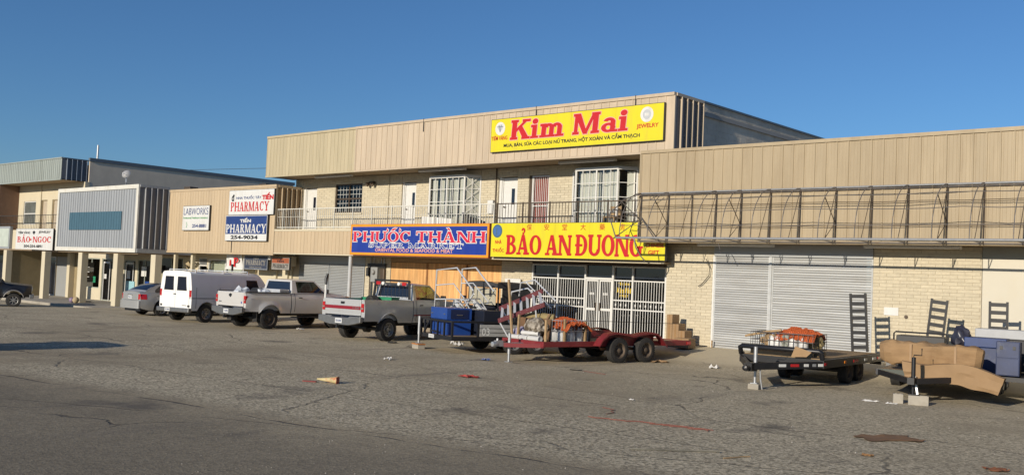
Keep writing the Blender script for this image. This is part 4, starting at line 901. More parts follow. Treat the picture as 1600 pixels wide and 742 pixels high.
# lower yellow sign
t, w, h = board('yellow_pharmacy_sign', 'long yellow Bao An Duong sign with red letters above the barred storefront', -26.53, -18.42, 3.13, 4.47, 28.42, SIGNY, th=.12, split=5)
slab_text(t, 'BẢO', .84, 2.62, .13, .86, -.016, RED2, fat=.012, gap=.03); slab_text(t, 'AN', 2.82, 4.05, .13, .86, -.016, RED2, fat=.012, gap=.03); slab_text(t, 'ĐUONG', 4.25, 7.20, .13, .88, -.016, RED2, fat=.012, gap=.03)
for i, c in enumerate('保安堂大藥房'): text(t, c, 1.86+i*.86, 2.10+i*.86, 1.05, 1.28, -.012, RED2, bold=.0)
disc(t, .34, 1.02, .26, -.010, SIGNTL); disc(t, .34, 1.02, .20, -.013, mat('mid_blue_print', (.06,.16,.42), .5)); MB().box(.28, .33, -.016, -.0135, .88, 1.12).build('emblem_print', SIGNTL, t)
text(t, 'NHÀ', .24, .58, .52, .70, -.010, RED2, bold=.03); text(t, 'THUỐC', .12, .72, .20, .40, -.010, RED2, bold=.03)
text(t, 'CHINESE', 7.30, 8.04, .46, .60, -.010, RED2, bold=.03); text(t, 'GIFT', 7.42, 7.86, .20, .36, -.010, RED2, bold=.03)
# pharmacy boards on the beige wall
t, w, h = board('white_pharmacy_sign', 'white pharmacy sign with red PHARMACY, upper of the two on the beige wall', -45.45, -41.42, 4.98, 6.28, 28.53, SIGNW)
slab_text(t, 'PHARMACY', .2, 3.62, .20, .68, -.012, RED2); text(t, 'NHA THUỐC TÂY', .68, 2.92, .82, 1.02, -.012, SIGNN, bold=.02); text(t, 'TIẾN', 3.0, 3.98, .76, 1.12, -.014, RED2, bold=.06)
text(t, 'đ', .25, .50, .72, 1.08, -.012, SIGNK, bold=.05)
t, w, h = board('navy_pharmacy_sign', 'navy and white pharmacy sign with phone number, lower of the two on the beige wall', -45.65, -41.88, 3.65, 4.98, 28.52, SIGNW)
MB().box(.05, w-.05, -.012, -.0065, .36, h-.05).build('navy_field', SIGNN, t)
slab_text(t, 'PHARMACY', .10, w-.06, .42, .86, -.018, SIGNW); text(t, 'TIẾN', 1.35, 2.35, .95, 1.20, -.018, SIGNW, bold=.05); text(t, '254-9034', .55, 3.0, .09, .29, -.012, SIGNK, bold=.04)
t, w, h = board('lab_sign', 'white lab works sign at left end of the beige wall', -50.0, -47.28, 4.2, 5.55, 28.53, SIGNW)
text(t, 'LABWORKS', .12, w-.12, .85, 1.22, -.012, SIGNN, bold=-.005); text(t, 'Professional Healthcare Laboratory', .10, w-.12, .60, .74, -.012, SIGNG, bold=.02)
text(t, '254-8881', 1.05, w-.25, .15, .34, -.012, SIGNN, bold=.03); text(t, '}', .42, .55, .15, .45, -.012, SIGNG)
# hanging signs below the balcony
t, w, h = board('hanging_navy_sign', 'small navy pharmacy sign hanging under the balcony, behind the pickup', -44.85, -42.74, 2.21, 2.97, 29.25, GALV)
DGP = mat('dull_grey_print', (.36,.34,.30), .6)  # print and field of the hanging signs set dull and dark
MB().box(.06, w-.06, -.012, -.0065, .06, h-.06).build('navy_field', mat('dull_navy', (.035,.045,.075), .6), t); slab_text(t, 'PHARMACY', .18, w-.18, .24, .50, -.018, DGP); text(t, 'TIẾN', .8, 1.3, .55, .66, -.018, DGP, bold=.04); text(t, 'ĐỒNG HƯƠNG', .5, 1.6, .10, .18, -.018, DGP, bold=.03)
t, w, h = board('hanging_rust_sign', 'small rust red and grey pharmacy sign hanging right of the navy one', -42.40, -40.88, 2.26, 2.90, 29.25, mat('dull_grey_print', (.36,.34,.30), .6))
MB().box(.05, w-.05, -.012, -.0065, .34, h-.05).build('red_field', mat('rust_print', (.38,.10,.04), .6), t); text(t, 'TIẾN', .45, 1.05, .38, .55, -.016, SIGNK, bold=.04); slab_text(t, 'PHARMACY', .12, w-.1, .08, .30, -.012, SIGNK)
bn = thing('cloth_banner', 'torn white cloth banner with red letter P beside hanging navy sign', 'banner', (-46.6, 29.28, 2.18))
MB().grid([[(-.05+i*.16+.05*math.sin(j*1.3), .05*math.sin(i*.9+j*.5), j*.21+(.10*math.sin(i*2.2) if j == 4 else 0)) for j in range(5)] for i in range(11)]).build('cloth', SIGNW, bn, smooth=80)
slab_text(bn, 'P', .78, 1.30, .14, .62, -.07, SIGNR); text(bn, '1', .42, .56, .18, .5, -.07, SIGNR, bold=.04)
MB().cyl((1.62, .02, -.3), (1.62, .02, .85), .025, 8).build('pole', WPAINT, bn)
lp = thing('wall_lamp', 'small cream lamp box under the balcony left of the rust sign', 'lamp', (-42.6, 29.3, 2.75)); MB().box(-.09, .09, -.08, .08, 0, .25).build('lamp_box', WPAINT, lp, bevel=.02); MB().box(-.02, .02, -.02, .02, .25, .34).build('hanger', DARKM, lp)
# jewelry sign at far left
t, w, h = board('jewelry_sign', 'white Bao Ngoc jewelry sign with red letters at far left balcony', -71.95, -65.98, 2.87, 4.33, 28.42, SIGNW)
slab_text(t, 'BẢO-NGOC', .3, w-.25, .52, .92, -.012, RED2, gap=.05); MB().box(2.30, 2.62, -.013, -.0125, .66, .76).build('dash', RED2, t)
text(t, 'TIÊM VÀNG', .35, 2.35, 1.10, 1.30, -.012, SIGNK, bold=.03); text(t, 'JEWELRY', 3.7, 5.6, 1.10, 1.30, -.012, SIGNK, bold=.03); text(t, '504-254-4891', 1.45, 4.4, .16, .36, -.012, SIGNK, bold=.04)
MB().add([(2.72, -.012, 1.20), (2.86, -.012, 1.30), (3.06, -.012, 1.30), (3.20, -.012, 1.20), (2.96, -.012, 1.04)], [(0, 1, 2, 3, 4)]).build('diamond', SIGNK, t)
# gold lettering on the storefront window
YG = mat('gold_window_print', (.80,.55,.02), .5)
gs = thing('window_lettering', 'gold painted lettering on the barred storefront window right of the door', 'window lettering', (-21.75, YW+.05, 1.9))
text(gs, 'Kim Mai', .06, .72, .05, .26, -.002, YG, bold=.04, shear=.2); text(gs, 'TIÊM VÀNG', .12, .66, .34, .46, -.002, YG, bold=.04); text(gs, 'JEWELRY', .14, .6, -.12, .0, -.002, YG, bold=.04)
# ------------------------------------------------------------ vehicles
def lerp(a, b, t): return a+(b-a)*t
def quad_pt(q, u, v):
    return V(q[0]).lerp(V(q[1]), u).lerp(V(q[3]).lerp(V(q[2]), u), v)
def quad_frame(mb, q, l, r, b, t, m=0, inset=.012):
    """surface ring over quad q (bl, br, tr, tl) with margins; returns the inner quad (slightly inset) for a pane"""
    W_ = (V(q[1])-V(q[0])).length; H_ = (V(q[3])-V(q[0])).length
    u0, u1, v0, v1 = l/W_, 1-r/W_, b/H_, 1-t/H_
    o = [quad_pt(q, *p) for p in ((0,0),(1,0),(1,1),(0,1))]; i = [quad_pt(q, *p) for p in ((u0,v0),(u1,v0),(u1,v1),(u0,v1))]
    nrm = (V(q[1])-V(q[0])).cross(V(q[3])-V(q[0])).normalized(); k = [p-nrm*inset for p in i]
    mb.add(o+i+k, [(0,1,5,4),(1,2,6,5),(2,3,7,6),(3,0,4,7),(4,5,9,8),(5,6,10,9),(6,7,11,10),(7,4,8,11)], m)
    return k, nrm
def pane_quad(parent, q, nrm, m, name, thick=.006):
    vs = [p+nrm*.002 for p in q]+[p-nrm*thick for p in q]
    return MB().add(vs, [(0,1,2,3),(7,6,5,4),(0,4,5,1),(1,5,6,2),(2,6,7,3),(3,7,4,0)]).build(name, m, parent)
def wheel(parent, x, y, r, w, side, rimm, style='steel', dual=False):
    """wheel part (drum) with tyre and rim as sub-parts; side = +1 if the outer face looks to +x"""
    hub = MB().cyl((-w*.3*side, 0, 0), (w*.30*side, 0, 0), r*.24, 16).build('wheel', DARKM, parent, smooth=40, loc=(x, y, r))
    rr = r*.62
    prof = [(rr, -w*.5), (r*.86, -w*.53), (r*.965, -w*.46), (r, -w*.34), (r, -w*.12), (r*.985, -w*.1), (r*.985, -w*.06), (r, -w*.04), (r, w*.04), (r*.985, w*.06), (r*.985, w*.1), (r, w*.12), (r, w*.34), (r*.965, w*.46), (r*.86, w*.53), (rr, w*.5), (rr, -w*.5)]
    ty = MB().lathe(prof, (0, 0, 0), (1, 0, 0), 40); 
    for k in range(36):  # shoulder lugs
        a = 2*math.pi*k/36
        for s in (-1, 1):
            c = V((s*w*.38, r*.992*math.cos(a), r*.992*math.sin(a))); d = V((0, math.cos(a), math.sin(a))); tg = V((0, -math.sin(a), math.cos(a)))
            ty.obox(c, V((w*.11, 0, 0)), tg*(r*.052), d*(r*.016))
    ty.build('tyre', RUBBER, hub, smooth=35)
    s = side; rm = MB()
    if style == 'alloy':
        rm.lathe([(rr*1.0, w*.48*s), (rr*.9, w*.40*s), (rr*.86, -w*.2*s)], (0, 0, 0), (1, 0, 0), 32); rm.lathe([(0, w*.40*s), (rr*.26, w*.39*s), (rr*.30, w*.2*s)], (0, 0, 0), (1, 0, 0), 20)
        for k in range(7):
            a = 2*math.pi*k/7; d = V((0, math.cos(a), math.sin(a))); tg = V((0, -math.sin(a), math.cos(a)))
            rm.obox(V((w*.36*s, 0, 0))+d*rr*.58, V((w*.04, 0, 0)), tg*rr*.10, d*rr*.36)
        rm.build('rim', rimm, hub, smooth=35); MB().lathe([(0, -w*.1*s), (rr*.85, -w*.1*s)], (0, 0, 0), (1, 0, 0), 24).build('brake_disc', DARKM, hub)
    else:
        rm.lathe([(rr, w*.49*s), (rr*.93, w*.46*s), (rr*.86, w*.20*s), (rr*.62, w*.10*s), (rr*.50, w*.22*s), (rr*.30, w*.24*s), (rr*.28, w*.38*s), (rr*.16, w*.42*s), (0, w*.42*s)], (0, 0, 0), (1, 0, 0), 32)
        for k in range(8):
            a = 2*math.pi*k/8; rm.cyl((w*.20*s, rr*.40*math.cos(a), rr*.40*math.sin(a)), (w*.29*s, rr*.40*math.cos(a), rr*.40*math.sin(a)), rr*.045, 6)
        rm.build('rim', rimm, hub, smooth=35)
        vent = MB()
        for k in range(8):
            a = 2*math.pi*(k+.5)/8; c = V((w*.155*s, rr*.70*math.cos(a), rr*.70*math.sin(a))); tg = V((0, -math.sin(a), math.cos(a))); d = V((0, math.cos(a), math.sin(a)))
            vent.obox(c, V((.006, 0, 0)), tg*rr*.12, d*rr*.06)
        vent.build('rim_vent', BLACKP, hub, kind='stuff')
    return hub
def arch_ys(y0, y1, arcs, n=9):
    ys = {round(y0, 4), round(y1, 4)}; k = max(2, int((y1-y0)/.18))
    for i in range(1, k): ys.add(round(lerp(y0, y1, i/k), 4))
    for yc, Rr in arcs:
        for i in range(n+1):
            y = yc+Rr*math.cos(math.pi*i/n)
            if y0 < y < y1: ys.add(round(y, 4))
        for e in (-1, 1):
            y = yc+e*(Rr+.0015)
            if y0 < y < y1: ys.add(round(y, 4))
    return sorted(ys)
def side_grid(mb, ys, zl, zu, xf, sg, nz=9, off=0, m=0):
    mb.grid([[(sg*(xf(y, z)+off), y, z) for z in [lerp(zl(y), zu(y), k/nz) for k in range(nz+1)]] for y in ys], m)
def pickup(label, c, loc, rz, paint, group=None, name='pickup_truck'):
    """c: dimensions; origin on the ground below the rear axle, +y forward"""
    t = thing(name, label, 'pickup truck', loc, rz, group)
    Wd, yt, yb, yc, yf, zr, zb0, zroof, r, wb = (c[k] for k in ('W', 'tail', 'bedf', 'cowl', 'front', 'rail', 'bot', 'roof', 'r', 'wb'))
    hw = Wd/2; AR = r+.13; zc = r+.03; rnd_ = c.get('round', 0)
    arcs = [(0, AR), (wb, AR)]
    def zl(y):
        z = zb0+(.06 if y < -AR else 0)
        for a, Rr in arcs:
            if abs(y-a) < Rr: z = max(z, zc+math.sqrt(max(0, Rr*Rr-(y-a)**2)))
        return z
    def xf(y, z):
        u = (z-zb0)/(zr-zb0)
        x = hw-.055*(max(0, .45-u)/.45)**2-.045*(max(0, u-.62)/.38)**1.6*(1+rnd_)
        if .60 < u < .645: x -= .010
        for a, Rr in arcs:
            d = math.hypot(y-a, z-zc); x += (.045*rnd_+.022)*math.exp(-((d-Rr)/.11)**2) if d > Rr-.05 else 0
        if y > yf-.35: x -= .16*((y-(yf-.35))/.35)**2
        if rnd_ and y < yt+.2: x -= .05*((yt+.2-y)/.2)**2
        return x
    # bed: outer skins, inner walls, rails, floor
    ys = arch_ys(yt+.03, yb, arcs); bd = MB()
    for sg in (-1, 1):
        side_grid(bd, ys, zl, lambda y: zr, xf, sg)
        bd.grid([[(sg*(hw-.09), y, z) for z in (.72, zr-.03)] for y in (yt+.05, yb)]); bd.grid([[(sg*x, y, z) for x, z in ((hw-.045*(1+rnd_), zr), (hw-.09, zr))] for y in (yt+.03, yb)])
        bd.grid([[(sg*(hw-.09), y, z) for z in (zr-.03, zr)] for y in (yt+.03, yb)])
        bd.grid([[(sg*x, yt+.03, z) for z in [lerp(zl(yt+.03), zr, k/9) for k in range(10)]] for x in (hw-.16, ) ] + [[(sg*xf(yt+.03, z), yt+.03, z) for z in [lerp(zl(yt+.03), zr, k/9) for k in range(10)]]])
        wl = MB().prism([(-.46, .7), (-.40, .92), (-.2, 1.02), (.2, 1.02), (.40, .92), (.46, .7)], lambda a, b, d: (d, a, b), sg*(hw-.34), sg*(hw-.095)); bd.add(wl.v, wl.f)
    bd.box(-hw+.09, hw-.09, yt+.06, yb, .70, .73).box(-hw+.09, hw-.09, yb-.03, yb, .73, zr-.01)
    bd.build('bed', paint, t, smooth=32)
    if c.get('railcap'):
        for sg in (-1, 1): MB().box(min(sg*(hw-.02), sg*(hw-.11)), max(sg*(hw-.02), sg*(hw-.11)), yt+.03, yb-.01, zr+.002, zr+.03).build('rail_cap', PLASTD, t, bevel=.01)
    zt0 = zb0+.10
    # tailgate
    tw = hw-.165
    tg = MB().box(-tw, tw, yt, yt+.07, zt0+.14, zr-.005).build('tailgate', paint, t, bevel=.015)
    MB().box(-tw+.06, tw-.06, yt-.008, yt-.0005, zt0+.24, zr-.12).build('tailgate_panel', paint, tg, bevel=.006)
    MB().box(-.09, .09, yt-.016, yt-.0085, zr-.17, zr-.09).build('handle', BLACKP, tg, bevel=.004)
    if c.get('stripe'):
        MB().box(-tw+.01, tw-.01, yt-.016, yt-.009, zt0+.34, zt0+.45).build('red_stripe', mat('maroon_trim', (.22,.008,.018), .4), tg)
        text(tg, 'F-250', tw-.36, tw-.06, zt0+.365, zt0+.425, yt-.018, CHROME, bold=.03)
        MB().box(-tw+.05, tw-.05, yt-.014, yt-.009, zt0+.46, zr-.19).build('brushed_panel', mat('satin_silver_panel', (.48,.49,.50), .35, metal=.4), tg)
    else:
        MB().lathe([(0, 0), (.075, 0), (.085, .006), (0, .012)], (-.0, yt-.0005, zr-.15), (0, -1, 0), 18).build('emblem', BLACKP, tg)
        MB().box(-tw+.10, -tw+.28, yt-.012, yt-.008, zt0+.27, zt0+.31).build('badge', CHROME, tg)
        MB().lathe([(0, 0), (.04, 0), (0, .006)], (tw-.10, yt-.008, zt0+.29), (0, -1, 0), 14).build('badge', SIGNB, tg)
    for sg in (-1, 1):
        a, b = sorted((sg*(hw-.155), sg*(hw-.035)))
        tl = MB().box(a, b, yt-.005, yt+.10, zt0+.27, zr-.13).build('taillight', LAMPR, t, bevel=.012)
        MB().box(a+.012, b-.012, yt-.012, yt-.0055, zt0+.36, zt0+.41).build('reverse_lamp', mat('smoky_lens', (.25,.18,.17), .2, coat=.5), tl)
    # step bumper with plate and hitch
    bp = MB(); bp.prism([(-hw+.02, zt0+.11), (-hw+.02, zt0-.08), (-.62, zt0-.16), (-.42, zt0-.19), (.42, zt0-.19), (.62, zt0-.16), (hw-.02, zt0-.08), (hw-.02, zt0+.11), (.5, zt0+.11), (.4, zt0+.06), (-.4, zt0+.06), (-.5, zt0+.11)], lambda a, b, d: (a, d, b), yt-.16, yt-.02)
    b_ = bp.build('bumper', c.get('bumperm', BUMPD), t, bevel=.015)
    MB().box(-.16, .16, yt-.175, yt-.163, zt0-.13, zt0+.03).build('licence_plate', PLATE, b_)
    text(b_, c['plate'], -.12, .12, zt0-.09, zt0-.015, yt-.178, SIGNN, bold=.03)
    MB().box(-.04, .04, yt-.26, yt-.02, zt0-.30, zt0-.21).cyl((0, yt-.23, zt0-.21), (0, yt-.23, zt0-.15), .025, 10).build('hitch', BLACKP, t)
    if c.get('mudflap'):
        for sg in (-1, 1): MB().box(sg*(hw-.17)-.14, sg*(hw-.17)+.14, -AR-.04, -AR-.03, .28, .78).build('mud_flap', RUBBER, t)
    # cab lower body and nose
    yk = yb+.04; zh = c.get('hood', zr+.02); ys = arch_ys(yk, yf, arcs)
    def zu(y): return zr if y < yc else lerp(zr, zh-.12, ss(yc, yf, y))
    cb = MB()
    for sg in (-1, 1): side_grid(cb, ys, zl, zu, xf, sg)
    hy = [y for y in ys if y >= yc]
    cb.grid([[(xf(y, zu(y))*k/6, y, zu(y)+.07*(1-(k/6)**2)+(.02 if abs(k) == 4 else 0)) for k in range(-6, 7)] for y in hy])
    cb.grid([[(x, yk, z) for z in (.6, zr)] for x in (-hw+.1, -hw/2, 0, hw/2, hw-.1)]); cb.grid([[(s*xf(yk, z), yk, z) for z in [lerp(zl(yk), zr, k/9) for k in range(10)]] for s in (-1, 1)])
    cb.grid([[(xf(yf, z)*k/4, yf+.02*(1-(k/4)**2), z) for z in [lerp(zb0+.02, zu(yf), j/5) for j in range(6)]] for k in range(-4, 5)])
    cab = cb.build('cab', paint, t, smooth=32)
    MB().box(-hw+.12, hw-.12, yk+.03, yc, .55, .68).box(-hw+.12, hw-.12, yc-.25, yc, .68, zr-.02).build('cab_floor', PLASTD, t)
    MB().box(-.42, .42, yt+.3, yf-.3, .48, .64).build('chassis', BLACKP, t); MB().cyl((-.8, 0, r), (.8, 0, r), .07, 10).lathe([(0, -.18), (.15, -.1), (.15, .1), (0, .18)], (0, 0, r), (1, 0, 0), 12).build('rear_axle', BLACKP, t, smooth=40)
    MB().cyl((-.8, wb, r), (.8, wb, r), .06, 10).build('front_axle', BLACKP, t)
    # greenhouse
    zb = zr; rin = .16; xb = hw-.055; xr = xb-rin
    ybk, yrb, yrf, yaf = yk+.02, yk+.10, yc-.42, yc+.18
    bl, br = (-xb, ybk, zb), (xb, ybk, zb); tl_, tr_ = (-xr, yrb, zroof-.05), (xr, yrb, zroof-.05)
    fl, fr = (-xb, yaf, zb), (xb, yaf, zb); ftl, ftr = (-xr, yrf, zroof-.05), (xr, yrf, zroof-.05)
    gh = MB()
    qi, n1 = quad_frame(gh, (bl, br, tr_, tl_), .13, .13, .10, .06)
    qr, n2 = quad_frame(gh, (br, fr, ftr, tr_), c.get('bpil', .20), .11, .02, .05)
    ql, n3 = quad_frame(gh, (fl, bl, tl_, ftl), .11, c.get('bpil', .20), .02, .05)
    qf, n4 = quad_frame(gh, (fr, fl, ftl, ftr), .06, .06, .02, .05)
    gh.grid([[(xr*k/6, lerp(yrb, yrf, j/6), zroof-.05+.05*(1-abs(k/6)**3)*(1-abs(j/3-1)**3)) for k in range(-6, 7)] for j in range(7)])
    gh.build('cab_roof', paint, t, smooth=40)
    pane_quad(t, qi, n1, c.get('rearglass', GLASST), 'rear_window'); pane_quad(t, qf, n4, GLASSC, 'windshield')
    pane_quad(t, qr, n2, c.get('sideglass', GLASSC), 'side_window'); pane_quad(t, ql, n3, c.get('sideglass', GLASSC), 'side_window')
    for q in (qi, qr, ql, qf): MB().tube([p for p in q], .011, 5, closed=True).build('window_seal', RUBBER, t)
    for sg in (-1, 1):
        for y in (yk+.155, yc-.015): MB().tube([(sg*(xf(y, z)+.003), y, z) for z in [lerp(zb0+.06, zr-.01, k/8) for k in range(9)]], .007, 5).build('door_seam', RUBBER, t)
    yq = (AR+yb)/2; MB().obox((hw+.004-.012, -AR-.28, zr-.30), (.006, 0, 0), (0, .075, 0), (0, 0, .075)).build('fuel_door', paint, t, bevel=.004)
    # doors, a proud skin with handle and mirror
    dy = [yk+.16+(yc-.02-yk-.16)*k/10 for k in range(11)]
    for sg in (-1, 1):
        dm = MB(); side_grid(dm, dy, lambda y: zb0+.05, lambda y: zr-.012, xf, sg, off=.007)
        dr = dm.build('door', paint, t, smooth=32)
        yd = dy[1]
        MB().obox((sg*(xf(yd, zr-.2)+.025), yd+.10, zr-.17), (.012, 0, 0), (0, .075, 0), (0, 0, .018)).build('handle', BLACKP if sg else CHROME, dr, bevel=.005)
        mi = MB().obox((sg*(hw+.14), yc-.05, zr+.10), (.10, 0, 0), (0, .05, 0), (0, 0, .085)).beam((sg*(hw-.05), yc, zr+.03), (sg*(hw+.10), yc-.03, zr+.06), .04, .04).build('mirror', c.get('mirrorm', BLACKP), dr, bevel=.02)
    if c.get('molding'):
        for sg in (-1, 1): MB().obox((sg*(hw+.006), lerp(yk, yc, .5), zb0+.26), (.006, 0, 0), (0, (yc-yk)/2, 0), (0, 0, .02)).build('side_molding', mat('maroon_trim', (.22,.008,.018), .4), t)
    for sg in (-1, 1):
        for a, Rr in arcs:
            pts = [(sg*(xf(a+Rr*math.cos(q), max(zb0, zc+Rr*math.sin(q)))+.004), a+Rr*math.cos(q), zc+Rr*math.sin(q)) for q in [math.pi*k/20 for k in range(21)] if zc+Rr*math.sin(q) > zb0-.02]
            MB().tube(pts, .022 if c.get('flare') else .012, 6).build('fender_lip', c.get('flarem', paint), t, smooth=60)
        MB().box(*sorted((sg*(hw-.05), sg*(hw-.20))), yk+.1, wb-AR-.08, zb0-.16, zb0-.12).build('running_board', PLASTD, t, bevel=.01) if c.get('step') else None
        a, b = sorted((sg*(hw-.36), sg*(hw-.17)))
        MB().box(a, b, yf-.03, yf+.03, zh-.38, zh-.20).build('headlight', LAMPW, t, bevel=.015)
    gl = MB()
    for k in range(5): gl.box(-hw+.38, hw-.38, yf+.0, yf+.035, zh-.40+k*.045, zh-.37+k*.045)
    gl.build('grille', CHROME, t); MB().box(-hw+.02, hw-.02, yf-.10, yf+.12, zb0-.06, zb0+.14).build('front_bumper', c.get('bumperm', BUMPD), t, bevel=.03)
    # seat and steering wheel seen through the glass
    MB().box(-hw+.25, hw-.25, yk+.22, yk+.72, .70, 1.02).box(-hw+.25, hw-.25, yk+.12, yk+.26, 1.02, zr+.22).build('seat', SEATC, t, bevel=.05)
    for x in (-.42, .42): MB().box(x-.13, x+.13, yk+.13, yk+.22, zr+.23, zr+.40).build('headrest', SEATC, t, bevel=.03)
    MB().tube([(-.42+.19*math.cos(q), yc-.42-.07*math.sin(q), zr+.02+.17*math.sin(q)) for q in [2*math.pi*k/16 for k in range(16)]], .014, 6, closed=True).build('steering_wheel', PLASTD, t, smooth=60)
    for (a, st) in ((0, c['rim']), (wb, c['rim'])):
        for sg in (-1, 1): wheel(t, sg*(hw-.13), a, r, c.get('ww', .26), sg, c['rimm'], st)
    return t
def carpaint(name, c, metal=.5, rough=.34, dirt=None):
    return mat(name, c, rough, metal=metal, var=.04, scale=2, coat=.5, dirt=dirt, dscale=2.5, dlo=.55, dhi=.9)
PGREY = carpaint('grey_silver_paint', (.46,.465,.465), .25, dirt=(.37,.36,.34)); PTAUPE = carpaint('taupe_silver_paint', (.62,.60,.57), .2, dirt=(.50,.47,.42))
PSILV = carpaint('silver_paint', (.42,.42,.41), .45); PWHITE = carpaint('white_van_paint', (.80,.80,.78), .0, .35, dirt=(.60,.58,.52)); PBLACK = carpaint('black_car_paint', (.012,.012,.014), .1)
STICK = mat('window_sticker_white', (.7,.7,.72), .5)
F250 = dict(rearglass=OPG, W=2.02, tail=-1.22, bedf=1.22, cowl=2.72, front=4.28, rail=1.40, bot=.62, roof=1.99, r=.395, wb=3.38, stripe=1, molding=1, rim='steel', rimm=RIMS, ww=.27, plate='F25 0XB', bumperm=BUMPD, bpil=.16, mudflap=0)
F150 = dict(W=2.00, tail=-1.10, bedf=.98, cowl=2.62, front=4.05, rail=1.38, bot=.60, roof=1.93, r=.385, wb=3.20, railcap=1, round=1, flare=1, flarem=PSILV, rim='steel', rimm=RIMD, ww=.27, plate='Y 4177B', bumperm=BUMPD, step=1, sideglass=GLASST, rearglass=OPG, bpil=.26, mudflap=1)
T250 = pickup('grey older pickup with red stripe across its white tailgate and black rack', F250, (-26.6, 22.4, 0), R(6), PGREY)
T150 = pickup('taupe silver pickup with flared arches, black rail caps and stickered rear window', F150, (-32.95, 22.05, 0), R(1.5), PTAUPE)
# headache rack and lamps (part of the grey pickup), roof lamps, corner stake
hr = MB(); y0 = 1.16
for s in (-1, 1): hr.beam((s*.86, y0, 1.42), (s*.80, y0+.02, 2.06), .07, .07)
hr.box(-.84, .84, y0-.02, y0+.03, 2.03, 2.10).box(-.82, .82, y0, y0+.02, 1.86, 1.89)
for k in range(9): hr.box(-.72+k*.18-.006, -.72+k*.18+.006, y0, y0+.015, 1.45, 1.9)
hk = hr.build('headache_rack', BLACKP, T250, bevel=.008)
for s in (-1, 1):
    MB().box(s*.62-.10, s*.62+.10, y0-.05, y0-.021, 1.90, 2.02).build('red_lamp', LAMPR, hk, bevel=.01); MB().lathe([(0, .05), (.06, .045), (.07, 0), (0, -.01)], (s*.38, y0-.03, 1.955), (0, -1, 0), 16).build('work_lamp', LAMPW, hk, smooth=40)
MB().box(-.30, .32, y0-.045, y0-.021, 1.92, 1.99).build('lamp_bar', PLASTD, hk)
for k in range(5): MB().lathe([(0, .05), (.03, .035), (.045, 0)], (-.5+k*.25, 1.55, 2.03), (0, 0, 1), 10).build('roof_marker', LAMPO, T250, smooth=50)
ck = MB().tube([(-.93, -1.15, 1.38), (-.93, -1.15, 1.84)], .042, 8).build('corner_stake', WPAINT, T250, smooth=50)
MB().tube([(-.93, -1.15, 1.84), (-.95, -1.13, 2.05), (-.92, -1.10, 2.22)], [.045, .06, .04], 8).build('stake_grip', BLACKP, ck, smooth=50)
def place_in(o, parent_t): o.matrix_world = parent_t.matrix_basis @ o.matrix_basis; return o
def Ton(t, x, y, z): return (Matrix.Translation(t.location) @ Matrix.Rotation(t.rotation_euler.z, 4, 'Z')) @ V((x, y, z))
sp = thing('spare_wheel', 'spare wheel standing in the bed of the grey pickup with red stripe', 'wheel', Ton(T250, -.15, .35, .74), T250.rotation_euler.z+R(70))
wheel(sp, 0, 0, .39, .24, 1, RIMS)
gb = thing('green_crate', 'green plastic crate in the grey pickup bed, beside the spare wheel', 'crate', Ton(T250, .25, .75, .74), T250.rotation_euler.z)
for (a, b, c, d) in ((-.32, .32, -.2, -.18), (-.32, .32, .18, .2), (-.32, -.30, -.18, .18), (.30, .32, -.18, .18)): MB().box(a, b, c, d, .02, .70).build('crate_wall', GREENB, gb)
MB().box(-.32, .32, -.2, .2, 0, .02).build('crate_base', GREENB, gb); MB().box(-.335, .335, -.215, .215, .70, .74).build('lid', GREENB, gb)
gb2 = copy_tree(gb); gb2['label'] = 'green plastic crate in the grey pickup bed, left of the spare wheel'; gb2.location = Ton(T250, -.62, .8, .74); gb2.scale = (.9, 1, .95)
# load in the taupe pickup
bag = MB(); random.seed(3)
def lump(mb, c, rx, ry, rz_, seed, n=12, a=.22):
    mb.grid([[tuple(V(c)+V((rx*math.sin(th)*math.cos(ph), ry*math.sin(th)*math.sin(ph), rz_*math.cos(th)))*(1+a*noise.noise(V((math.sin(th)*math.cos(ph)*2+seed, math.sin(th)*math.sin(ph)*2, math.cos(th)*2))))) for th in [math.pi*i/n for i in range(n+1)]] for ph in [2*math.pi*j/(2*n) for j in range(2*n)]], closed_u=True)
PSHEET = mat('clear_plastic_wrap', (.60,.63,.66), .25, var=.15, coat=.3)
for k, (x, y, l) in enumerate(((-.55, -.25, 'crumpled clear plastic bag in the taupe pickup bed, at the left rear'), (-.05, .35, 'crumpled clear plastic bag in the taupe pickup bed, in its middle'))):
    mb = MB(); lump(mb, (0, 0, .38), .42, .40, .40, k*7.3, 14, .5); o = tag(mb.build('plastic_bag', PSHEET, None, smooth=40), l, 'bag'); o.location = Ton(T150, x, y, .74)
ln = MB(); ln.grid([[(x, .55*math.cos(q), .74*math.sin(q)) for x in (-.2, .1)] for q in [math.pi*(.12+.7*k/12) for k in range(13)]]); ln.grid([[(x, .50*math.cos(q), .69*math.sin(q)) for x in (-.2, .1)] for q in [math.pi*(.12+.7*k/12) for k in range(13)]])
o = tag(ln.build('fender_liner', PLASTD, None, smooth=60), 'black plastic fender liner arching out of the taupe pickup bed', 'fender liner'); o.location = Ton(T150, -.15, .25, .80); o.rotation_euler = (0, 0, R(30))
tbx = thing('tool_box', 'silver tool box across the taupe pickup bed behind its cab', 'tool box', Ton(T150, 0, .72, .73), T150.rotation_euler.z)
MB().box(-.86, .86, -.2, .2, .0, .72).build('box', ALU, tbx, bevel=.01); MB().box(-.88, .88, -.22, .22, .725, .79).build('lid', ALU, tbx, bevel=.01)
st = MB(); random.seed(12)
for k in range(16):
    x, z = random.uniform(-.62, .15), random.uniform(1.56, 1.82); st.obox((x, 1.048+.14*(z-1.38)/.5, z), (random.uniform(.02, .05), 0, 0), (0, .002, 0), (random.uniform(-.02, .02), 0, random.uniform(.02, .06)))
st.build('window_sticker', STICK, T150, kind='stuff')
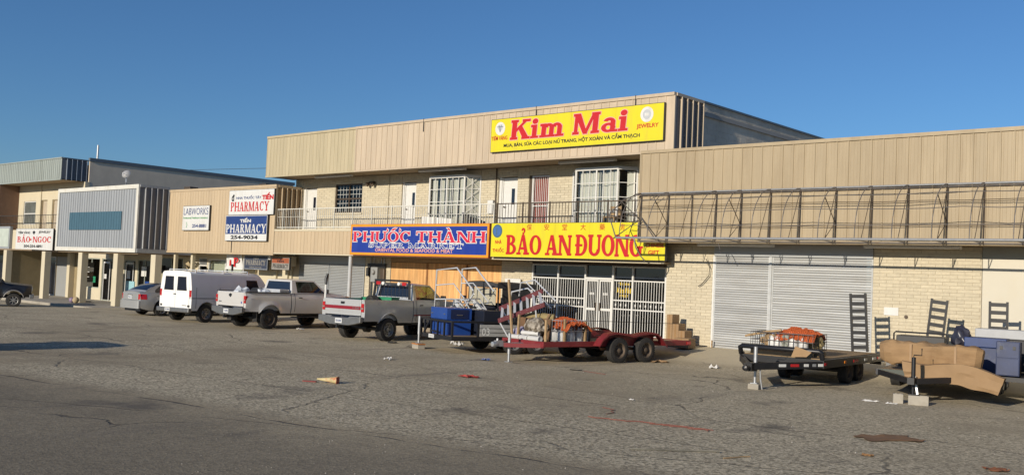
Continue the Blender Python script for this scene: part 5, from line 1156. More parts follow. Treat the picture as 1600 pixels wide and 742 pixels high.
# dark pickup nosing in at the far left
FBK = dict(F150); FBK.update(rail=1.25, bot=.55, roof=1.85, r=.37, flarem=mat('grey_flare', (.30,.29,.28), .5), rim='alloy', rimm=RIMS, plate='B 2093K')
pickup('black truck with grey wheel arch trim, nose only, at left edge of the lot', FBK, (-56.6, 19.0, gz(-55.5, 20.4)), R(-22), PBLACK, name='dark_truck')

# ------------------------------------------------------------ lofted bodies: van and sedan
def loft(mb, ys, sec, m=0, cap=True):
    rows = []
    for y in ys:
        h = sec(y); rows.append([(x, y, z) for x, z in h]+[(-x, y, z) for x, z in h[::-1][1:]])
    mb.grid(rows, m)
    if cap:
        for k in (0, -1):
            n = len(rows[k]); o = len(mb.v); mb.v += rows[k]; mb.f += [tuple(range(o, o+n))]; mb.m += [m]
def van():
    t = thing('cargo_van', 'white cargo van with two dark rear windows, parked nose-in beside the silver sedan', 'van', (-36.95, 21.68, 0), R(8))
    W_, y0, y1, z0, zr, r, wb = 2.0, -.78, 4.05, .48, 2.03, .36, 3.25; AR = r+.10; zc = r+.02; hw = W_/2
    arcs = [(0, AR), (wb, AR)]
    def zl(y):
        z = z0
        for a, Rr in arcs:
            if abs(y-a) < Rr: z = max(z, zc+math.sqrt(max(0, Rr*Rr-(y-a)**2)))
        return z
    def top(y): return zr if y < 2.7 else lerp(zr, 1.22, ss(2.7, 3.55, y)) if y < 3.55 else lerp(1.22, 1.08, (y-3.55)/.5)
    def xf(y, z):
        x = hw-.04*(max(0, .75-z)/.3)**2 if z < .75 else hw
        x -= .14*(max(0, z-1.10)/.93)**1.5
        if 1.02 < z < 1.10: x -= .012
        if y > y1-.5: x -= .20*((y-(y1-.5))/.5)**2
        return x
    ys = arch_ys(y0, y1, arcs)
    def sec(y):
        a, b = zl(y), top(y); rr = .14; h = [(0, a)]
        for k in range(12): z = lerp(a, b-rr, k/11); h.append((xf(y, z), z))
        xe = xf(y, b-rr)
        for k in range(1, 6): q = math.pi/2*k/5; h.append((xe-rr*(1-math.cos(q)), b-rr+rr*math.sin(q)))
        h += [(xe*.45, b+.03), (0, b+.04)]
        return h
    mb = MB(); loft(mb, ys, sec)
    body = mb.build('body', PWHITE, t, smooth=34)
    # rear doors
    for s in (-1, 1):
        a, b = sorted((s*.008, s*.86)); d = MB().prism([(a, .56), (b, .56), (b, 1.1), (b-s*.0 if s < 0 else b, 1.1)][:3]+[(s*.80 if s > 0 else a+.06, 1.88)] + ([(a, 1.88)] if s > 0 else [(b, 1.88)]) if False else ([(.008, .56), (.86, .56), (.86, 1.15), (.77, 1.90), (.008, 1.90)] if s > 0 else [(-.86, .56), (-.008, .56), (-.008, 1.90), (-.77, 1.90), (-.86, 1.15)]), lambda p, q, e: (p, e, q), y0-.022, y0-.002)
        do = d.build('rear_door', PWHITE, t, bevel=.008)
        wq = [(s*.12, 1.28), (s*.70, 1.28), (s*.63, 1.82), (s*.14, 1.82)]
        MB().prism(wq, lambda p, q, e: (p, e, q), y0-.032, y0-.0225).build('rear_window', OPG, do, bevel=.003)
        fr_ = MB(); pts = [(p, y0-.028, q) for p, q in wq]; fr_.tube(pts, .016, 6, closed=True); fr_.build('window_seal', RUBBER, do)
        MB().box(*sorted((s*.80, s*.90)), y0-.04, y0+.05, .62, .70).build('hinge', DARKM, do)
        a, b = sorted((s*.86, s*.985)); MB().box(a, b, y0-.02, y0+.12, 1.02, 1.30).build('taillight', LAMPR, t, bevel=.015)
    MB().box(-.10, .05, y0-.035, y0-.023, 1.10, 1.14).build('handle', BLACKP, t); text(t, 'RAM VAN', .46, .72, .66, .70, y0-.026, DARKM, bold=.03)
    b = MB().box(-hw-.01, hw+.01, y0-.14, y0+.02, .40, .58).build('bumper', BUMPD, t, bevel=.03)
    MB().box(-.45, -.13, y0-.155, y0-.142, .42, .56).build('licence_plate', PLATE, b); text(b, 'W 91824', -.42, -.16, .46, .52, y0-.158, SIGNN, bold=.03)
    for s in (-1, 1):
        sg = MB(); P = lambda y, z: V((s*(xf(y, z)+.004), y, z)); q = [P(2.05, 1.22), P(2.78, 1.22), P(2.62, 1.76), P(2.05, 1.76)]
        sg.add(q+[p+V((s*.008, 0, 0)) for p in q], [(0,1,2,3),(7,6,5,4),(0,4,5,1),(1,5,6,2),(2,6,7,3),(3,7,4,0)]); sg.build('side_window', OPG, t)
        MB().obox((s*(hw+.13), 2.75, 1.30), (.08, 0, 0), (0, .04, 0), (0, 0, .12)).beam((s*(hw-.05), 2.7, 1.25), (s*(hw+.1), 2.75, 1.25), .03, .03).build('mirror', BLACKP, t, bevel=.02)
        MB().box(*sorted((s*(hw-.30), s*(hw-.12))), y1-.03, y1+.02, .72, .92).build('headlight', LAMPW, t, bevel=.01)
        seam = MB()
        for y in (-.55, .62, 1.92): seam.obox((s*(xf(y, 1.0)+.001), y, 1.0), (.003, 0, 0), (0, .006, 0), (0, 0, .42))
        seam.obox((s*(hw+.004), 1.5, .98), (.004, 0, 0), (0, 2.4, 0), (0, 0, .012)); seam.build('body_seam', DARKM, t, kind='stuff')
        for a in (0, wb): wheel(t, s*(hw-.14), a, r, .22, s, RIMS)
    ws = MB().add([(-.80, 2.84, 1.95), (.80, 2.84, 1.95), (.86, 3.42, 1.36), (-.86, 3.42, 1.36)], [(0,1,2,3)]); ws.build('windshield', OPG, t)
    for y in (-.5, .9, 2.2): MB().box(-.82, .82, y-.02, y+.02, 2.10, 2.13).box(-.84, -.80, y-.02, y+.02, 2.0, 2.10).box(.80, .84, y-.02, y+.02, 2.0, 2.10).build('rack_bar', ALU, t)
    MB().box(.72, .78, 1.38, 1.44, 2.13, 2.42).build('rack_post', BLACKP, t)
    MB().box(-.6, .6, y0+.3, y1-.4, .40, .50).cyl((-.8, 0, r), (.8, 0, r), .06, 10).build('chassis', BLACKP, t)
    return t
VAN = van()
def sedan():
    t = thing('sedan', 'silver four-door sedan with red tail lamps, parked nose-in at left of the white van', 'car', (-41.5, 22.4, 0), R(1.5), None)
    y0, y1, r, wb, hw = -1.05, 3.72, .325, 2.72, .90; AR = r+.075; zc = r+.01; arcs = [(0, AR), (wb, AR)]
    def zl(y):
        z = .24+.10*ss(-.5, -1.05, y)
        for a, Rr in arcs:
            if abs(y-a) < Rr: z = max(z, zc+math.sqrt(max(0, Rr*Rr-(y-a)**2)))
        return z
    def belt(y): return lerp(1.00, .93, ss(-.6, 1.6, y)) if y < 1.9 else lerp(.93, .66, ss(1.9, 3.75, y))
    def wmax(y): return hw-.10*ss(-.5, -1.05, y)**1.5*1.0-.16*ss(2.9, 3.75, y)
    def xf(y, z):
        b = belt(y); u = (z-.24)/(b-.24); x = wmax(y)
        x -= .05*max(0, .4-u)**2/.16; x -= .09*max(0, u-.55)**1.6/.45**1.6
        for a, Rr in arcs:
            d = math.hypot(y-a, z-zc)
            if d > Rr-.03: x += .012*math.exp(-((d-Rr)/.07)**2)
        return x
    def sec(y):
        a, b = zl(y), belt(y); h = [(0, a)]+[(xf(y, lerp(a, b, k/12)), lerp(a, b, k/12)) for k in range(13)]; xe = h[-1][0]
        return h+[(xe*.93, b+.018), (xe*.5, b+.045), (0, b+.055)]
    mb = MB(); loft(mb, arch_ys(y0+.06, y1, arcs), sec)
    # rounded tail
    mb.build('body', PSILV, t, smooth=36)
    # cabin
    yk, yrr, yrf, yw = -.78, .12, 1.32, 2.18; zr = 1.46
    def prof(y):
        if y < yrr: return lerp(belt(yk)+.05, zr-.03, math.sin(math.pi/2*(y-yk)/(yrr-yk))**.85 if y > yk else 0)
        if y < yrf: return zr-.03+.03*math.sin(math.pi*(y-yrr)/(yrf-yrr))
        return lerp(zr-.03, belt(yw)+.05, 1-math.cos(math.pi/2*(y-yrf)/(yw-yrf)))
    def cabp(y, v, off=0):
        """v: 0 = right belt .. .38 = right roof edge .. .5 roof centre"""
        b = belt(y)-.02; tp = prof(y); xb = xf(y, belt(y))-.03; xt = lerp(xb, .56, min(1, (tp-b)/(zr-b)))
        s = 1 if v <= .5 else -1; v = v if v <= .5 else 1-v
        if v < .36: u = v/.36; return V((s*(lerp(xb, xt+.03, u)+off), y, lerp(b, tp-.04*min(1, (tp-b)/.3), u)+off*.3))
        u = (v-.36)/.14; return V((s*(xt+.03)*(1-u), y, tp-.04*min(1, (tp-b)/.3)*(1-u)**2+off))
    ysg = [yk+(yw-yk)*k/30 for k in range(31)]; vs = [k/28 for k in range(29)]
    mb = MB().grid([[cabp(y, v) for v in vs] for y in ysg]); mb.build('cabin', PSILV, t, smooth=40)
    def patch(name, ya, yb, va, vb, m=OPG, n=8, f0=None, f1=None):
        rows = []
        for i in range(n+1):
            y = lerp(ya, yb, i/n); a = va if f0 is None else f0(y); b = vb if f1 is None else f1(y)
            rows.append([cabp(y, lerp(a, b, j/8), .006) for j in range(9)])
        return MB().grid(rows).build(name, m, t, smooth=50)
    patch('rear_window', yk+.10, yrr+.02, .10, .90, f0=lambda y: lerp(.33, .38, (y-yk)/.9), f1=lambda y: 1-lerp(.33, .38, (y-yk)/.9)); patch('windshield', yrf+.10, yw-.10, .37, .63)
    for s in (0, 1):
        fa = (lambda v: v) if not s else (lambda v: 1-v)
        for (ya, yb) in ((-.28, .60), (.68, 1.60)):
            def lim(y): 
                return max(.06, min(.31, .31*ss(-.62, .05, y) if y < .3 else .31*(1-ss(1.45, 1.98, y))))
            rows = [[cabp(lerp(ya, yb, i/10), fa(lerp(.05, max(.07, lim(lerp(ya, yb, i/10))), j/6)), .007) for j in range(7)] for i in range(11)]
            MB().grid(rows).build('side_window', OPG, t, smooth=50)
        sg = 1 if not s else -1
        for (ya, yb) in ((-.30, .62), (.66, 1.72)):
            dm = MB(); side_grid(dm, [lerp(ya, yb, k/8) for k in range(9)], lambda y: max(.36, zl(y)+.02), lambda y: belt(y)-.02, xf, sg, off=.005)
            d = dm.build('door', PSILV, t, smooth=36); MB().obox((sg*(xf(ya+.2, .82)+.02), ya+.16, .80), (.012, 0, 0), (0, .08, 0), (0, 0, .014)).build('handle', PSILV, d, bevel=.005)
        MB().obox((sg*.98, 1.62, 1.0), (.08, 0, 0), (0, .05, 0), (0, 0, .06)).build('mirror', PSILV, t, bevel=.02)
        # wrap-round lamps
        tl = MB(); zz = (.72, .80, .88, .95)
        tl.grid([[(sg*(xf(y, z)+.008), y, z) for z in zz] for y in (-.98, -.86, -.72)]); tl.grid([[(sg*x, y, z) for z in zz] for x, y in ((xf(-.98, .8)+.004, -.985), (.66, -1.005), (.52, -1.012))]); tl.build('taillight', LAMPR, t)
        for a in (0, wb): wheel(t, sg*(hw-.11), a, r, .20, sg, RIMS, 'alloy')
        MB().box(*sorted((sg*.42, sg*.66)), y1-.16, y1-.0, .56, .68).build('headlight', LAMPW, t, bevel=.02)
    bm = MB(); bm.grid([[(.80*math.sin(q) if abs(math.sin(q)) < .98 else .80*math.sin(q), -1.02-.10*math.cos(q)**.5 if math.cos(q) > 0 else -1.0, z) for z in (.32, .40, .52, .62, .66)] for q in [math.pi*(-.5+k/16) for k in range(17)]])
    bm.grid([[(.80*math.sin(q), (-1.02-.10*max(0, math.cos(q))**.5)*k2, .66) for k2 in (1, .88)] for q in [math.pi*(-.5+k/16) for k in range(17)]]); bm.build('bumper', PSILV, t, smooth=40)
    tr = MB().box(-.64, .64, -1.03, -.98, .67, .985).build('boot_lid', PSILV, t, bevel=.02); MB().box(-.16, .16, -1.045, -1.031, .74, .88).build('licence_plate', PLATE, tr); text(tr, 'NKL 415', -.13, .13, .78, .84, -1.048, SIGNN, bold=.03); MB().box(-.20, .20, -1.05, -1.031, .89, .92).build('plate_trim', CHROME, tr)
    MB().box(-.66, .66, -.9, 3.4, .2, .30).build('chassis', BLACKP, t)
    return t
SED = sedan()
# unseen pickup, added for the shadow falling into the left of the lot
OFF = dict(F250); OFF.update(plate='K 70 512')
pickup('dark pickup added unseen past the left edge to cast the shadow on the open lot', OFF, (-26.3, 4.6, 0), R(3), PBLACK, name='dark_truck')
# ------------------------------------------------------------ trailers and what lies on them
def on(t, o, x, y, z, rz=0):
    """stand a free thing on a trailer (it stays top-level)"""
    o.location = Ton(t, x, y, z); o.rotation_euler = (o.rotation_euler.x, o.rotation_euler.y, t.rotation_euler.z+rz); return o
def jack(t, x, y, ztop, zfoot, m=GALV, crank=True):
    j = MB().cyl((x, y, zfoot+.02), (x, y, ztop), .032, 10).cyl((x, y, ztop-.55), (x, y, ztop+.02), .045, 10).build('jack', m, t, smooth=40)
    MB().box(x-.08, x+.08, y-.08, y+.08, zfoot, zfoot+.02).build('jack_foot', m, j)
    if crank: MB().tube([(x, y, ztop+.02), (x, y, ztop+.07), (x+.16, y, ztop+.07), (x+.16, y, ztop+.22)], .013, 7).build('crank', BLACKP, j, smooth=50)
    return j
def marker(t, x, y, z, w, m, d=(0, -1), name='reflector'):
    dx, dy = d; a = V((x, y, z)); s = V((-dy, dx, 0))*w/2
    return MB().obox(a, s, V((dx, dy, 0))*.006, V((0, 0, .032))).build(name, m, t)
# --- red tandem trailer
TA = thing('red_trailer', 'dark red tandem axle trailer loaded with junk in front of the barred storefront', 'trailer', (-18.42, 20.12, 0), R(-8.5))
MB().box(-.05, .05, 0, 1.1, .44, .54).build('tongue', GALV, TA)
MB().lathe([(0, -.1), (.07, -.09), (.085, 0), (.06, .08), (0, .09)], (0, -.04, .50), (0, 1, 0), 12).cyl((0, .05, .50), (0, .05, .66), .03, 8).box(-.05, .05, -.03, .22, .54, .60).build('coupler', GALV, TA, smooth=40)
jack(TA, 0, .48, .78, .0, GALV, False)
for s in (-1, 1): MB().beam((s*.05, .25, .48), (s*.82, 1.05, .50), .07, .11).build('tongue_arm', REDP, TA)
hwA = .86
for s in (-1, 1): MB().box(s*hwA-.035, s*hwA+.035, .95, 7.15, .47, .62).build('side_rail', REDP, TA, bevel=.006)
MB().box(-hwA+.036, hwA-.036, .95, 1.03, .471, .619).build('front_rail', REDP, TA); MB().box(-hwA+.036, hwA-.036, 7.07, 7.15, .471, .60).build('rear_rail', REDP, TA)
for k in range(9): MB().box(-hwA+.036, hwA-.036, 1.5+k*.62, 1.55+k*.62, .472, .545).build('cross_member', REDP, TA)
pk = MB().box(-.098, .098, 0, 6.03, 0, .035).mesh('plank', WOOD)
for k in range(8): put('plank', pk, TA, (-hwA+.14+k*.2055, 1.035, .548))
for s in (-1, 1):
    fm = MB(); prof = [(2.85, .50), (3.0, .70), (3.25, .86), (3.55, .90), (3.95, .86), (4.28, .80), (4.6, .86), (5.0, .90), (5.3, .86), (5.55, .70), (5.75, .48)]
    fm.grid([[(s*x, y, z) for x in (hwA+.037, hwA+.30)] for y, z in prof]); fm.grid([[(s*(hwA+.30), y, z-dz) for dz in (0, .06)] for y, z in prof]); fm.build('fender', REDP, TA, smooth=50)
    MB().grid([[(s*(hwA+.04), y, z) for z in (.62, .84-.02*abs(y-4.3))] for y in (3.2, 3.8, 4.3, 4.8, 5.4)]).build('fender_skirt', REDP, TA)
    for y in (3.72, 4.86): wheel(TA, s*(hwA+.16), y, .365, .23, s, RIMD)
    MB().box(*sorted((s*(hwA-.12), s*(hwA-.05))), 3.3, 5.3, .36, .42).build('spring', RUST, TA)
    MB().box(*sorted((s*hwA+s*.036, s*hwA+s*.05)), 6.95, 7.13, .50, .58).build('taillight', LAMPR, TA)
for y in (3.72, 4.86): MB().cyl((-.9, y, .365), (.9, y, .365), .05, 10).build('axle', BLACKP, TA)
for x, y, h in ((.86, 1.05, 1.0), (.86, 1.75, 1.05), (.86, 2.55, .95)): MB().box(x-.035, x+.035, y-.02, y+.03, .625, .60+h*.62).build('stake', WOOD, TA)
# posts tied to the front
for i, (x, y, a, L, lab) in enumerate(((-.62, 1.1, -.16, 1.72, 'tall leaning timber post at the red trailer front, beside the aluminium handrails'), (-.40, 1.12, .03, .72, 'short upright timber post at the red trailer front, right of the tall one'))):
    o = tag(MB().box(-.032, .032, -.025, .025, 0, L).build('timber_post', WOOD, None), lab, 'post'); o.rotation_euler = (0, a, 0); on(TA, o, x, y, .585)
# wire basket with jugs and orange net
def wire_basket(name, label, t, x, y, z, w, d, h, m):
    b = thing(name, label, 'basket'); on(t, b, x, y, z)
    for zz in (0.02, h/2, h-.02): MB().tube([(-w/2, -d/2, zz), (w/2, -d/2, zz), (w/2, d/2, zz), (-w/2, d/2, zz)], .011, 5, closed=True).build('hoop', m, b)
    n = int(w/.12); bar = MB().cyl((0, 0, 0), (0, 0, h), .007, 5).mesh('wire', m)
    for i in range(n+1):
        for yy in (-d/2, d/2): put('wire', bar, b, (-w/2+w*i/n, yy, 0))
    for i in range(1, int(d/.12)):
        for xx in (-w/2, w/2): put('wire', bar, b, (xx, -d/2+d*i/int(d/.12), 0))
    MB().box(-w/2, w/2, -d/2, d/2, 0, .012).build('base', m, b)
    return b
wire_basket('wire_basket', 'wire basket of white jugs under orange net on the red trailer', TA, .10, 2.15, .60, 1.5, 1.05, .62, GALV)
random.seed(21)
jug = MB().lathe([(0, 0), (.11, 0), (.125, .03), (.125, .22), (.09, .29), (.04, .32), (.04, .36), (0, .36)], (0, 0, 0), (0, 0, 1), 14).mesh('jug', BOTTLE, 40)
jcap = MB().cyl((0, 0, .355), (0, 0, .385), .042, 10).mesh('cap', SIGNB)
n = 0
for ix in range(5):
    for iy in range(3):
        j = put('jug', jug); tag(j, 'white plastic jug packed in the wire basket under orange net on the red trailer', 'jug', 'jugs in the basket on the red trailer'); on(TA, j, -.48+ix*.29, 1.80+iy*.34, .62)
        put('cap', jcap, j)
def net(label, t, x, y, z, rx, ry, h, seed):
    mb = MB(); N = 22; r = random.Random(seed)
    P = lambda i, j: (rx*(i/N*2-1), ry*(j/N*2-1), h*(1-(i/N*2-1)**2)*(1-.6*(j/N*2-1)**2)+.09*noise.noise(V((i*.35+seed, j*.35, 1)))-.10*max(0, abs(j/N*2-1)-.7)*5)
    for i in range(N+1): mb.tube([P(i, j) for j in range(N+1)], .012, 4)
    for j in range(N+1): mb.tube([P(i, j) for i in range(N+1)], .012, 4)
    mb.grid([[tuple(V(P(i, j))-V((0, 0, .025))) for j in range(0, N+1)] for i in range(0, N+1)])
    o = tag(mb.build('orange_net', NET, None), label, 'net'); return on(t, o, x, y, z)
net('bunched orange plastic net lying over jugs on the red trailer', TA, .38, 2.2, 1.08, .62, .5, .16, 3)
rolls = MB()
for k, (x, y, z, L, r, m, lab, nm) in enumerate(((-.35, 1.75, 1.18, 1.25, .13, CLOTHD, 'olive tan carpet roll across the basket on the red trailer', 'carpet_roll'),)):
    o = tag(MB().tube([(-L/2+L*i/8, .03*math.sin(i*1.7), .10*math.sin(i*.55)) for i in range(9)], [r*(.8+.25*math.sin(i*1.9)**2) for i in range(9)], 10).build(nm, mat('olive_carpet', (.33,.26,.12), .95, var=.25, scale=8), None, smooth=60), lab, 'carpet roll'); on(TA, o, x, y, z, R(12)); o.rotation_euler.y = R(-14)
o = tag(MB().box(-.62, .62, -.02, .02, 0, .62).build('brown_board', mat('dark_brown_board', (.14,.075,.035), .8, var=.4, scale=4), None), 'dark brown board standing across the red trailer front behind white pipes', 'board'); on(TA, o, -.15, 1.45, .60, R(6)); o.rotation_euler.x = R(-8)
cb_ = tag(MB().box(-.26, .26, -.015, .015, 0, .46).build('cardboard_flap', CARD, None), 'bent cardboard flap between carpet roll and orange net on the red trailer', 'cardboard'); on(TA, cb_, -.08, 1.62, .95, R(-20)); cb_.rotation_euler.x = R(-30)
random.seed(5)
for k, (x, y, z, L, a, r) in enumerate(((-.5, 1.12, .66, .34, 5, .075), (-.12, 1.12, .66, .40, -4, .08), (.30, 1.14, .66, .46, 3, .082), (.02, 1.22, .80, .62, 12, .06))):
    o = tag(MB().lathe([(0, -L/2), (r*.8, -L/2), (r, -L/2+.04), (r, L/2-.08), (r*1.15, L/2-.06), (r*1.15, L/2), (r*.75, L/2), (0, L/2-.02)], (0, 0, 0), (1, 0, 0), 14).build('pipe_fitting', BOTTLE, None, smooth=40),
            ('short white pipe fitting at the left front of the red trailer', 'white pipe fitting lying second from left on the red trailer front rail', 'longest white pipe fitting lying at the right front of the red trailer', 'dirty white pipe laid across the other fittings on the red trailer')[k], 'pipe'); on(TA, o, x, y, z, R(a))
for k, (x, y, z, s_, m, lab) in enumerate(((-.55, 1.35, .78, .26, mat('lilac_cloth', (.36,.33,.46), .9), 'bluish crumpled cloth among white pipes on the red trailer'), (.05, 1.40, .98, .40, mat('mixed_rubbish', (.42,.37,.30), .9, var=.5, scale=7, dirt=(.10,.075,.05), dscale=5, dlo=.45, dhi=.55), 'heap of mixed rubbish left of the basket on the red trailer'))):
    mb = MB(); lump(mb, (0, 0, 0), s_, s_*.6, s_*.62, 3.3*k+1, 16, .30); on(TA, tag(mb.build('rag', m, None, smooth=30), lab, 'rubbish'), x, y, z)
bk = tag(MB().lathe([(0, 0), (.13, 0), (.15, .34), (.16, .34), (.16, .36), (0, .36)], (0, 0, 0), (0, 0, 1), 16).build('black_tub', PLASTD, None, smooth=40), 'black tub behind the basket on the red trailer', 'tub'); on(TA, bk, .45, 3.0, .585)
tag(on(TA, MB().tube([(-.3, 2.7, 0), (-.3, 2.7, .55), (.84, 2.75, .62), (.86, 6.6, .55)], .008, 5).build('loose_cable', DARKM, None), 0, 0, .585), 'thin dark cable strung over the red trailer deck', 'cable')
# rolling stair: stringers, treads, handrails given as points
def rolling_stair(label, s0, s1, n, rails_, legs, m_s, m_t, loc=(0,0,0)):
    t = thing('rolling_stairs', label, 'stairs', loc, 0, 'warehouse rolling stairs')
    for a, b in (s0, s1): MB().beam(a, b, .045, .13).build('stringer', m_s, t)
    tr = []
    for i in range(n):
        u = (i+.5)/n; p, q = V(s0[0]).lerp(V(s0[1]), u), V(s1[0]).lerp(V(s1[1]), u)
        MB().beam(p, q, .075, .03).build('tread', m_t, t)
    for pts, r in rails_: MB().tube(pts, r*1.25, 8).build('handrail', m_t, t, smooth=60)
    for a, b in legs: MB().cyl(a, b, .022, 8).build('leg', m_t if (V(a)-V(b)).length > .3 else RUBBER, t, smooth=40)
    return t
k = 22.0/23.5
def S(x, y, z): return (x, y, z)
rolling_stair('rolling stairs with dark red side rails lying tilted over the red trailer front', ((-19.92, 21.85, 1.40), (-18.35, 21.95, 2.0)), ((-19.62, 21.5, 1.06), (-17.98, 21.62, 1.62)), 7,
    [([(-19.55, 22.3, 1.80), (-19.52, 22.3, 2.20), (-18.95, 22.3, 2.30), (-18.05, 22.2, 1.72), (-18.1, 22.2, 1.55)], .02), ([(-19.75, 22.1, 1.6), (-19.68, 22.1, 1.92), (-19.05, 22.1, 2.05), (-18.3, 22.0, 1.62)], .02), ([(-19.3, 22.3, 2.22), (-18.2, 22.2, 1.5)], .014)],
    [((-19.62, 21.52, 1.06), (-19.30, 21.6, .60)), ((-18.3, 21.6, 1.5), (-18.25, 21.7, .62)), ((-19.85, 21.86, 1.42), (-19.2, 21.9, .62))], mat('maroon_paint', (.10,.014,.018), .6, var=.3), ALU)
# --- dark utility trailer with blue boxes and rolling stairs
TBx = thing('utility_trailer', 'black utility trailer carrying blue tool boxes and aluminium stairs, next to the grey pickup', 'trailer', (-21.85, 21.1, 0), R(-18))
L2, h2 = 4.2, 1.08
for s in (-1, 1):
    MB().box(s*h2-.035, s*h2+.035, 0, L2, .40, .52).build('frame_rail', BLACKP, TBx); MB().box(s*h2-.03, s*h2+.03, 0, L2, .93, .99).build('top_rail', BLACKP, TBx)
    po = MB().box(-.03, .03, -.03, .03, .521, .929).mesh('upright', BLACKP)
    for y in (.03, .9, 1.75, 2.6, 3.4, 4.15): put('upright', po, TBx, (s*h2, y, 0))
for y in (.0, L2-.07): MB().box(-h2+.036, h2-.036, y, y+.07, .40, .52).build('frame_rail', BLACKP, TBx)
MB().box(-h2+.032, h2-.032, .0, .06, .932, .988).build('top_rail', BLACKP, TBx)
for x in (-.80, -.35, .1, .55): MB().box(x-.025, x+.025, .005, .055, .521, .931).build('upright', BLACKP, TBx)
MB().beam((-.85, .03, .54), (-.48, .03, .91), .05, .04).build('brace', BLACKP, TBx); MB().box(-.4, .1, .004, .05, .60, .64).build('brace', BLACKP, TBx)
for k in range(10): MB().box(-h2+.04+k*.21, -h2+.24+k*.21, .075, L2-.075, .485, .52).build('plank', WOOD, TBx)
MB().box(-.42, -.06, -.02, -.004, .405, .515).build('licence_plate', PLATE, TBx); text(TBx, 'TRAILER', -.36, -.12, .435, .485, -.022, mat('dull_grey_print', (.36,.34,.30), .6))
sl2 = MB().box(0, .03, 0, 2.62, 0, .105).mesh('side_board', mat('weathered_grey_board', (.30,.30,.29), .7, var=.25, scale=3, stretch=(4,.6,4)))
for k in range(3): put('side_board', sl2, TBx, (h2+.036, .94, .54+k*.125))
text(TBx, '03', 0, 0.1, 0, .1, 0, SIGNW).name = 'painted_number'
pn_ = [o for o in kids(TBx) if o.name.startswith('painted_number')][0]; pn_.rotation_euler = (0, 0, R(90)); pn_.scale = (2.6, 1, 2.2); pn_.location = (h2+.07, 1.0, .57)
jack(TBx, -h2+.05, -.06, 1.0, .17, GALV, False)
for s in (-1, 1):
    for y in (2.15, 2.95): wheel(TBx, s*(h2-.02), y, .33, .20, s, RIMS)
for y in (2.15, 2.95): MB().cyl((-.9, y, .34), (.9, y, .34), .045, 10).build('axle', BLACKP, TBx)
cb2 = thing('cinder_block', 'cinder block with orange plank on top under the black utility trailer jack', 'block'); on(TBx, cb2, -h2+.05, -.06, 0)
def cinder(t, m=CONC, w=.40, d=.20, h=.20, z=0):
    MB().box(-w/2, w/2, -d/2, -d/2+.035, z, z+h).box(-w/2, w/2, d/2-.035, d/2, z, z+h).build('shell', m, t, bevel=.004)
    for x in (-w/2+.018, 0, w/2-.018): MB().box(x-.017, x+.017, -d/2+.036, d/2-.036, z, z+h-.002).build('web', m, t)
MB().box(-.22, .22, -.12, .12, 0, .13).build('block', CONC, cb2, bevel=.01); MB().box(-.24, .24, -.13, .13, .132, .168).build('plank', mat('orange_plank', (.50,.20,.06), .8, var=.2), cb2)
for (x, lab, w_) in ((-.05, 'blue metal tool box with handles at the front of the black utility trailer', 1.10),):
    tb = thing('blue_tool_box', lab, 'tool box'); on(TBx, tb, -.12, .58, .522)
    MB().box(-w_/2, w_/2, -.42, .42, 0, .46).build('lower_cabinet', BLUEP, tb, bevel=.01); MB().box(-w_/2-.01, w_/2+.01, -.43, .43, .47, .82).build('upper_cabinet', BLUEP, tb, bevel=.012)
    MB().box(w_/2+.012, w_/2+.03, -.3, .3, .50, .78).build('shaded_end', mat('shaded_blue_enamel', (.006,.012,.05), .5), tb)  # darker slab paints the shade on this end of the blue box
    for s in (-1, 1): MB().box(s*(w_/2-.12)-.05, s*(w_/2-.12)+.05, -.455, -.431, .62, .65).build('latch', CHROME, tb)
    for s in (-1, 1): MB().box(*sorted((s*(w_/2+.03), s*(w_/2+.05))), -.1, .1, .60, .63).build('handle', CHROME, tb)
tb2 = thing('navy_box', 'near-black navy metal box right behind the blue tool box on the utility trailer', 'tool box'); on(TBx, tb2, .52, 1.42, .522)
MB().box(-.45, .45, -.28, .40, 0, .78).build('body', mat('black_navy', (.006,.009,.02), .55), tb2, bevel=.012)
for z in (.3, .55): MB().box(-.45, .45, -.287, -.281, z-.006, z+.006).build('groove', BLACKP, tb2)
rolling_stair('tall aluminium rolling stairs with looped handrails standing on the utility trailer', ((-23.75, 23.75, 1.5), (-22.55, 23.6, .60)), ((-23.60, 24.55, 1.5), (-22.40, 24.4, .60)), 5,
    [([(-24.62, 23.7, 1.10), (-24.60, 23.7, 2.50), (-23.62, 23.7, 2.60), (-22.72, 23.6, 1.86), (-22.70, 23.6, 1.76), (-23.12, 23.6, 1.22)], .024), ([(-24.30, 24.6, 1.2), (-24.26, 24.6, 2.58), (-23.60, 24.6, 2.64), (-22.62, 24.5, 1.86), (-22.92, 24.5, 1.42)], .024),
     ([(-24.60, 23.7, 1.98), (-23.75, 23.7, 2.06), (-22.98, 23.6, 1.46)], .017), ([(-24.28, 24.6, 2.08), (-23.70, 24.6, 2.1), (-22.85, 24.5, 1.5)], .017), ([(-24.62, 23.7, 1.5), (-23.7, 23.7, 1.54), (-23.4, 23.7, 1.42), (-22.6, 23.6, .86), (-22.6, 23.6, .56)], .022), ([(-24.3, 24.6, 1.5), (-23.6, 24.6, 1.54), (-22.45, 24.5, .86), (-22.42, 24.5, .56)], .022)],
    [((-24.62, 23.7, 1.5), (-24.62, 23.7, .53)), ((-24.3, 24.6, 1.5), (-24.3, 24.6, .53)), ((-23.7, 23.7, 1.5), (-23.9, 23.7, .53)), ((-23.6, 24.6, 1.5), (-23.8, 24.6, .53)), ((-24.55, 23.7, .8), (-23.8, 23.7, 1.3)), ((-24.62, 23.7, 1.5), (-24.3, 24.6, 1.5)), ((-23.7, 23.7, 1.5), (-23.6, 24.6, 1.5))], ALU, ALU)
